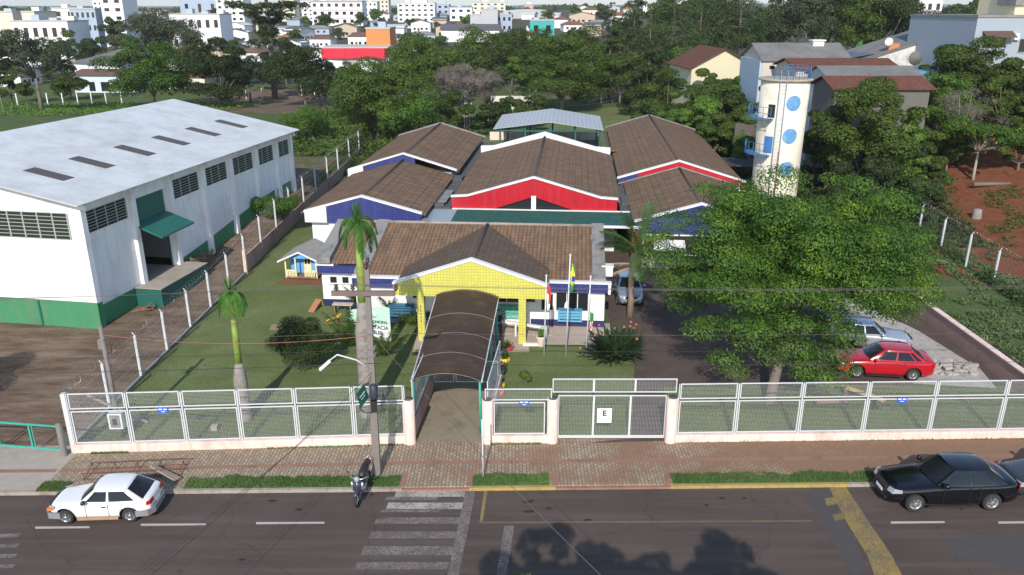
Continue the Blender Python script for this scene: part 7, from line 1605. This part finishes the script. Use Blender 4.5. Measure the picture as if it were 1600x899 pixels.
B_ = [ # px0, px1, D, top, label, wall, floors, cols, kwargs
 (90, 128, 310, 14, 'pale greenish three-storey block left of the grey block with many windows', 'white', 3, 2, {}),
 (118, 158, 300, 15, 'light grey block with rows of small dark windows', 'blue', 3, 5, {}),
 (150, 172, 420, -25, 'tall white tower block at the top left', 'white', 9, 3, {}),
 (168, 202, 300, -30, 'tall tower with white and pinkish brown sides', 'white', 8, 2, {}),
 (30, 118, 236, 35, 'long white two-storey building above the open greyish tree', 'white', 2, 6, {}),
 (48, 68, 250, 20, 'white square box-shaped building with blank wall', 'cream', 0, 0, {}),
 (9, 34, 255, 20, 'cream box-shaped building at the far left', 'cream', 0, 0, {}),
 (272, 350, 275, 24, 'white two-storey house with dark windows and a pink stripe', 'white', 2, 6, {}),
 (284, 345, 480, -2, 'long blue and teal commercial building', 'blue', 1, 3, {}),
 (342, 384, 380, -20, 'tall white block beside the araucaria', 'white', 7, 4, {}),
 (400, 430, 390, 8, 'low grey building directly left of the araucaria trunk', 'grey', 2, 4, {}),
 (436, 462, 430, -4, 'cream apartment tower right of the araucaria trunk', 'cream', 6, 3, {}),
 (464, 492, 440, 2, 'white apartment tower in the shade of the araucaria', 'white', 5, 3, {}),
 (488, 568, 400, 3, 'white apartment block with thin maroon bands', 'white', 3, 7, dict(band=1)),
 (622, 680, 430, 6, 'white three-storey apartment block with square windows', 'white', 4, 6, dict(extra=(.38,.78,3.4,'white'))),
 (683, 702, 470, 8, 'narrow pale block beside the white three-storey block', 'blue', 3, 2, {}),
 (703, 738, 440, 13, 'white stepped building in the centre of the town', 'white', 2, 3, {}),
 (738, 790, 560, 5, 'cream and white apartment building with rooftop tower', 'cream', 4, 5, dict(extra=(.3,.5,4.5,'cream'))),
 (752, 778, 350, 16, 'plain grey windowless block behind the tree row', 'grey', 0, 0, {}),
 (735, 756, 352, 24, 'lower plain grey block left of the taller grey one', 'grey', 0, 0, {}),
 (776, 800, 365, 24, 'small pale block with dark window strip beside the grey block', 'blue', 2, 3, {}),
 (828, 866, 330, 33, 'long teal and white shed-like building', 'teal', 1, 2, dict(roof='pale')),
 (1004, 1024, 420, 6, 'slim white tower between the pines', 'white', 0, 0, {}),
 (975, 1004, 424, 20, 'white block left of the slim white tower between the pines', 'white', 3, 4, {}),
 (1424, 1462, 260, 0, 'white rooftop apartment building behind the reddish tree', 'white', 3, 3, dict(extra=(.0,.95,1.8,'white'))),
 (570, 590, 520, 4, 'small white block left of the three-storey white block', 'white', 3, 3, {}),
 (584, 608, 600, 1, 'cream block on the skyline above the orange block', 'cream', 4, 4, {})]
for (a, c_, D, top, lab, wl, fl_, co, kw) in B_: block(a, c_, D, top, lab, wl, fl_, co, **kw)
q = block(575, 612, 236, 46, 'bright orange windowless block above the red shop front', 'orange', 0, 0)
# red banded shop
D = 226; q = obj_house('shop_building', 505, D, 'large white shop with curved red band and pale flat roof', R(2), cat='shop'); zg = q.location.z; zt_ = zat(76, D)-zg; zb_ = zat(92, D)-zg; w_ = WX(606, D, 6)-q.location.x
MB().box(0, w_, 0, 16, -1, zb_).build('wall', TW_['white'], q); b = MB(); pl = [(0, -.4), (w_*.35, -1.0), (w_*.62, -.3), (w_*.95, -1.0), (w_, .5)]
for (p0, p1) in zip(pl, pl[1:]): b.bar((*p0, (zt_+zb_)/2), (*p1, (zt_+zb_)/2), .3, zt_-zb_)
b.build('red_fascia', M('shop_red', (.62,.015,.04), .6), q); MB().box(0, w_, .2, 16, zb_+.001, zt_+.3).build('roof', TR_['pale'], q)
# hangar with curved roof
D = 470; q = obj_house('hangar', 770, D, 'large tan hangar with curved roof on the skyline', R(-8), cat='hangar'); zg = q.location.z; w_ = 38; ht = zat(15, D)-zg
b = MB(); vs = [(0, 0), (36, 0)] ; arc = [(18+18*math.cos(math.pi*k/14), max(0, ht-5)+5*math.sin(math.pi*k/14)) for k in range(15)]
b.wallpoly([(0, -3)] + arc[::-1] + [(36, -3)], 0, 40); b.build('shell', TW_['tan'], q); MB().wallpoly(arc[::-1], -.3, -.01).build('gable', TW_['grey'], q)
block(819, 833, 520, 8, 'small brick red tank block on the hangar skyline', 'pink', 0, 0, cat='tank')
q = gable_house('warehouse_shed', 121, 188, 16, 26, 5, 2.4, 'long shed with weathered brown-grey roof between the left trees', TW_['white'], CORRG, R(-30), 'x', .5, ((.1,.2),(.3,.4),(.6,.8)))
q = gable_house('shop_house', 118, 172, 13, 9, 3.6, .8, 'light blue walled shop with brownish flat roof beyond the left field', M('pale_blue_wall', (.55,.62,.68), .8), TR_['brown'], R(-4), 'x', .5, ((.25,.35),(.45,.6),(.75,.95)), winz=(.3, 2.2))
gable_house('pale_shed', 690, 318, 22, 12, 4.5, 1.8, 'white shed with dark grey hipped roof above the tree row', TW_['white'], TR_['dark'], 0, 'x', .6, ())
sheet('side_road', [(-120, 168, ), (-62, 160), (-62, 166), (-120, 176)], 0, ASPH) if 0 else None
# scattered small houses: a few masters, copied
masters = []
combos = [('white','red'),('white','grey'),('cream','brown'),('white','dark'),('cream','orange'),('grey','grey'),('white','brown'),('tan','dark'),('blue','grey'),('white','pale')]
def small_house(i, wl, rf):
    r_ = empty('small_house', (0,0,0), 0, '', 'house'); w_, d_, h = 9+i % 3, 8, 3.3+(i % 4)*.5; ri = 1.3+.2*(i % 3)
    if i % 2: MB().wallpoly([(-w_/2,-3),(w_/2,-3),(w_/2,h),(0,h+ri),(-w_/2,h)], -d_/2, d_/2).build('wall', TW_[wl], r_); MB().slab([(-w_/2-.5,-d_/2-.5,h-.2),(0,-d_/2-.5,h+ri+.1),(0,d_/2+.5,h+ri+.1),(-w_/2-.5,d_/2+.5,h-.2)], .12).slab([(0,-d_/2-.5,h+ri+.101),(w_/2+.5,-d_/2-.5,h-.2),(w_/2+.5,d_/2+.5,h-.2),(0,d_/2+.5,h+ri+.101)], .12).build('roof', TR_[rf], r_)
    else:
        MB().box(-w_/2, w_/2, -d_/2, d_/2, -3, h).build('wall', TW_[wl], r_)
        e0 = [(-w_/2-.5,-d_/2-.5,h),(w_/2+.5,-d_/2-.5,h),(w_/2+.5,d_/2+.5,h),(-w_/2-.5,d_/2+.5,h),(-w_/4,0,h+ri+.3),(w_/4,0,h+ri+.3)]
        MB().add(e0, [(0,1,5,4),(1,2,5),(2,3,4,5),(3,0,4),(3,2,1,0)]).build('roof', TR_[rf], r_)
    for a in (-.32, .05, .3): MB().box(w_*a-.5, w_*a+.5, -d_/2-.05, -d_/2-.003, 1.0, 2.1).build('window', GLASS, r_)
    MB().box(-w_*.12-.45, -w_*.12+.45, -d_/2-.05, -d_/2-.003, 0, 2.1).build('door', TR_['brown'], r_)
    return r_
masters = [small_house(i, *c_) for i, c_ in enumerate(combos)]; used = [0]*len(masters)
rnd = random.Random(77); placed = []
ADJ = dict(red='red', grey='grey', brown='brown', dark='dark grey', orange='orange', pale='pale')
taken = [(WX((a+c_)/2, D, 8), D+6) for (a, c_, D, *_r) in B_]
hs = []
for row_, (D0, n_) in enumerate(((192, 9), (208, 12), (226, 12), (248, 18), (272, 20), (300, 22), (330, 24), (362, 24), (395, 22), (450, 22), (520, 22), (610, 20), (720, 16))):
    for j in range(n_):
        px = lerp(-30, 990 if D0 > 300 else 640, (j+rnd.uniform(.15, .85))/n_); D = D0 + rnd.uniform(-12, 12); x = WX(px, D, 6)
        if any(abs(x-tx) < 9 and abs(D-ty) < 13 for tx, ty in placed) or any(abs(x-tx) < 11 and abs(D-ty) < 12 for tx, ty in taken): continue
        if D < 242 and px > 478 or 560 < px < 650 and D < 262 or D < 215 and px > 420: continue
        placed.append((x, D)); k = rnd.randrange(len(masters)); q = masters[k] if used[k] == 0 else copy_tree(masters[k]); used[k] += 1
        q.location = (x, D, elev(x, D)); sc_ = rnd.uniform(.68, .95); q.scale = (sc_*rnd.uniform(.9, 1.3), sc_, sc_*.9); q.rotation_euler = (0, 0, rnd.choice((0, 0, R(90), R(8), R(-10), R(75)))); hs.append((px, D, k, q))
LMK = [(-20,300,'left picture edge'),(75,236,'long white building'),(138,300,'light grey block'),(185,300,'white-pinkish tower'),(310,275,'pink-striped house'),(430,158,'araucaria'),(528,400,'maroon-banded block'),(592,236,'orange block'),(650,430,'square-windowed block'),(765,350,'plain grey block'),(850,330,'long teal shed'),(1014,420,'slim white tower'),(1200,300,'water tower'),(1440,260,'white rooftop building'),(1620,300,'right picture edge')]
def relabel(items, tail):
    """items: (px, D, description, object)"""
    groups = {}
    for px, D, desc, q in items:
        lp, lD, ln = min(LMK, key=lambda l: abs(l[0]-px)); rel = ('behind' if D > lD else 'in front of') if abs(px-lp) < 22 else ('left of' if px < lp else 'right of')
        if 'edge' in ln: rel = 'near'
        groups.setdefault('%s %s the %s' % (desc, rel, ln), []).append((px, q))
    for key, L in groups.items():
        L.sort(key=lambda t_: t_[0])
        for i, (px, q) in enumerate(L): q['label'] = key if len(L) == 1 else key + ', ' + ORD(i) + ' from left'
for k in range(len(masters)):
    L = sorted([h_ for h_ in hs if h_[2] == k], key=lambda t_: t_[0]); wl, rf = combos[k]
    for i, (px, D, _, q) in enumerate(L):
        dist = 'near' if D < 290 else 'middle' if D < 430 else 'far'
        q['group'] = 'small houses scattered through the town'
relabel([(px, D, 'small %s house with %s roof' % (combos[k][0], ADJ[combos[k][1]]), q) for px, D, k, q in hs], '')
for k, m_ in enumerate(masters):
    if used[k] == 0:
        for ch in children(m_): bpy.data.objects.remove(ch)
        bpy.data.objects.remove(m_)
# town trees
tm = []
for i, (mt, fl_) in enumerate(((LF_DARK, .7), (LF_MID, .7), (LF_LIME, .7), (LF_GREY, .6))):
    tm.append(tree('town_tree', (0, 0, 0), 4.2, 3.6, 3.6, 3.3, 16, 1.5, 2200, .75, mt, '', 'trees among the town houses', 300+i, .2, low=-.8))
TN = ['dark green', 'mid green', 'light green', 'greyish green']; ts = []; ut = [0]*4
for D0, n_ in ((205, 12), (232, 10), (255, 14), (290, 16), (330, 18), (380, 24), (440, 24), (510, 26), (600, 28), (720, 28), (850, 30)):
    for j in range(n_):
        px = lerp(-30, 1000 if D0 > 225 else 900, (j+rnd.uniform(.1, .9))/n_); D = D0 + rnd.uniform(-14, 14); x = WX(px, D, 6)
        if any(abs(x-tx) < 6.5 and abs(D-ty) < 7 for tx, ty in placed) or any(abs(x-tx) < 14 and -16 < D-ty < 2 for tx, ty in taken): continue
        if 500 < px < 620 and D < 245: continue
        k = rnd.randrange(4); q = tm[k] if ut[k] == 0 else copy_tree(tm[k]); ut[k] += 1; s_ = rnd.uniform(.5, 1.0); q.location = (x, D, elev(x, D)-.3); q.scale = (s_*rnd.uniform(.9, 1.4), s_, s_*rnd.uniform(.8, 1.15)); q.rotation_euler = (0, 0, rnd.uniform(0, 6.28)); ts.append((px, k, q, D))
for j in range(20):
    px = 1010 + j*31 + rnd.uniform(-12, 12); D = rnd.uniform(215, 330); x = WX(px, D, 6); k = rnd.randrange(2); q = copy_tree(tm[k]); s_ = rnd.uniform(1.2, 1.9); q.location = (x, D, elev(x, D)-.3); q.scale = (s_, s_, s_); q.rotation_euler = (0, 0, rnd.uniform(0, 6.28)); ts.append((px, k, q, D))
for k in range(0):
    for i, (px, _, q) in enumerate(sorted([t_ for t_ in ts if t_[1] == k], key=lambda t_: t_[0])): q['label'] = '%s round tree among the houses, %s of its tone from the left' % (TN[k], ORD(i))
relabel([(px, D, ('large ' if q.scale[2] > 1.05 else 'small ' if q.scale[2] < .78 else 'medium ') + TN[k] + ' tree', q) for px, k, q, D in ts], '')
# far woods and hills cover
rng = np.random.default_rng(90); n = 26000; Y = rng.uniform(900, 2400, n)**1.0; X = (rng.uniform(-.2, 1.02, n)*1700-850)/F*Y*1.02 + rng.normal(0, 30, n)
Z = np.array([elev(x, y) + 5*rng.random()*max(.0, .5+noise.noise((x*.006, y*.006, 2))) for x, y in zip(X, Y)])
tag(leaves('far_woods', np.stack([X, Y, Z], 1), np.tile([0, -1., .6], (n, 1)), 9., LF_DARK, None, rng), 'distant dark woods beyond the town', kind='stuff')
# long white wall behind the bare trees, field fence posts
bt('low_tree', 792, 190, 128, 150, 50, LF_MID, 'small green tree in front of the long white wall', 251, 16, 4000, .34, .6, h_trunk=.05, low=-.9)
tag(MB().box(-4, 4.2, 0, .2, -1, 2.4).build('white_wall', STW), 'long white wall glimpsed behind the bare trees', 'wall').location = (WX(803, 142, 1), 142, 0)
q = empty('tank_shed', (WX(683, 150, 0), 150, 0), 0, 'blue rounded tank on a small white frame behind the bare tree', 'tank')
MB().lathe((1.4, 1.2, 2.6), [(1.2, 0), (1.25, 1.6), (.9, 2.1), (0, 2.2)], 16).build('tank_body', M('tank_blue', (.03,.07,.22), .5), q); MB().box(-.3, 5.5, -.2, 2.6, 2.3, 2.597).box(-.2, 0, 0, .2, 0, 4.4).box(5, 5.2, 0, .2, 0, 4.4).build('stand', WHITE, q)
fp = empty('field_post', (0,0,0), 0, '', 'post', 'white concrete posts of the field fence'); MB().box(-.09, .09, -.09, .09, -.2, 2.1).build('shaft', WHITE, fp)
pp = [(29, 170), (76, 168), (100, 168), (123, 167), (145, 167), (167, 165), (191, 163), (410, 155), (431, 154), (472, 152), (492, 152), (525, 150), (355, 157), (385, 156)]
for i, (px, row) in enumerate(sorted(pp)):
    x, y = G(px, row); q = fp if i == 0 else copy_tree(fp); q.location = (x, y, elev(x, y)); q['label'] = 'white post of the fence across the brown field, %s from the left' % ORD(i)
x, y = G(12, 200); q = empty('field_lamp', (x, y, elev(x, y)), 0, 'thin grey lamp post with curved arm at the left edge', 'street lamp'); MB().tube([(0,0,-.2),(-.4,0,6.5),(0.2,0,7.6),(1.6,0,8.2)], [.1,.08,.06,.05], 6).build('pole', CONCL, q); MB().bar((1.5,0,8.2),(2.2,0,8.3), .25, .12).build('lamp_head', PLATEW, q)
# small dark awning and flowers left of the tower
q = empty('dark_canopy', (*SW(20.5, 30)[:2], 0), -A, 'dark flat shade canopy on poles left of the water tower', 'canopy'); MB().slab([(-2, -2, 2.6), (2.6, -2, 2.4), (2.6, 2.5, 2.4), (-2, 2.5, 2.6)], .08).build('cover', M('black_shade_cloth', (.035,.035,.04), .8), q)
for x in (-1.9, 2.4):
    for y in (-1.9, 2.3): MB().box(x, x+.1, y, y+.1, 0, 2.35).build('post', CONC, q)
q = tree('flowering_shrub', (*SW(17.8, 38)[:2], 0), 1.9, 1.6, 1.3, 1.1, 10, .5, 2500, .22, LF_MID, 'shrub with red flowers behind the right wing roof', None, 401, .05, cat='bush'); P, N = clump_pts(np.random.default_rng(3), make_clumps(np.random.default_rng(3), 2.2, 1.6, 1.3, 1.0, 10, .5), 260); leaves('blossoms', P, N, .2, M('red_petals', (.55,.04,.06), .7), q, np.random.default_rng(4), 1.)
# ================= haze =================
HZ = MB().box(-14000, 14000, -80, 16000, -60, 150).build('haze', []); tag(HZ, 'pale even haze of the distant air', kind='stuff')
hm = bpy.data.materials.new('haze_air'); hm.use_nodes = True; t = hm.node_tree; t.nodes.clear(); ho = t.nodes.new('ShaderNodeOutputMaterial'); pv_ = t.nodes.new('ShaderNodeVolumePrincipled'); pv_.inputs['Density'].default_value = .00011; pv_.inputs['Color'].default_value = (.84,.91,1,1); pv_.inputs['Anisotropy'].default_value = 0.0
t.links.new(pv_.outputs[0], ho.inputs['Volume']); HZ.data.materials.append(hm)
bpy.context.view_layer.update()
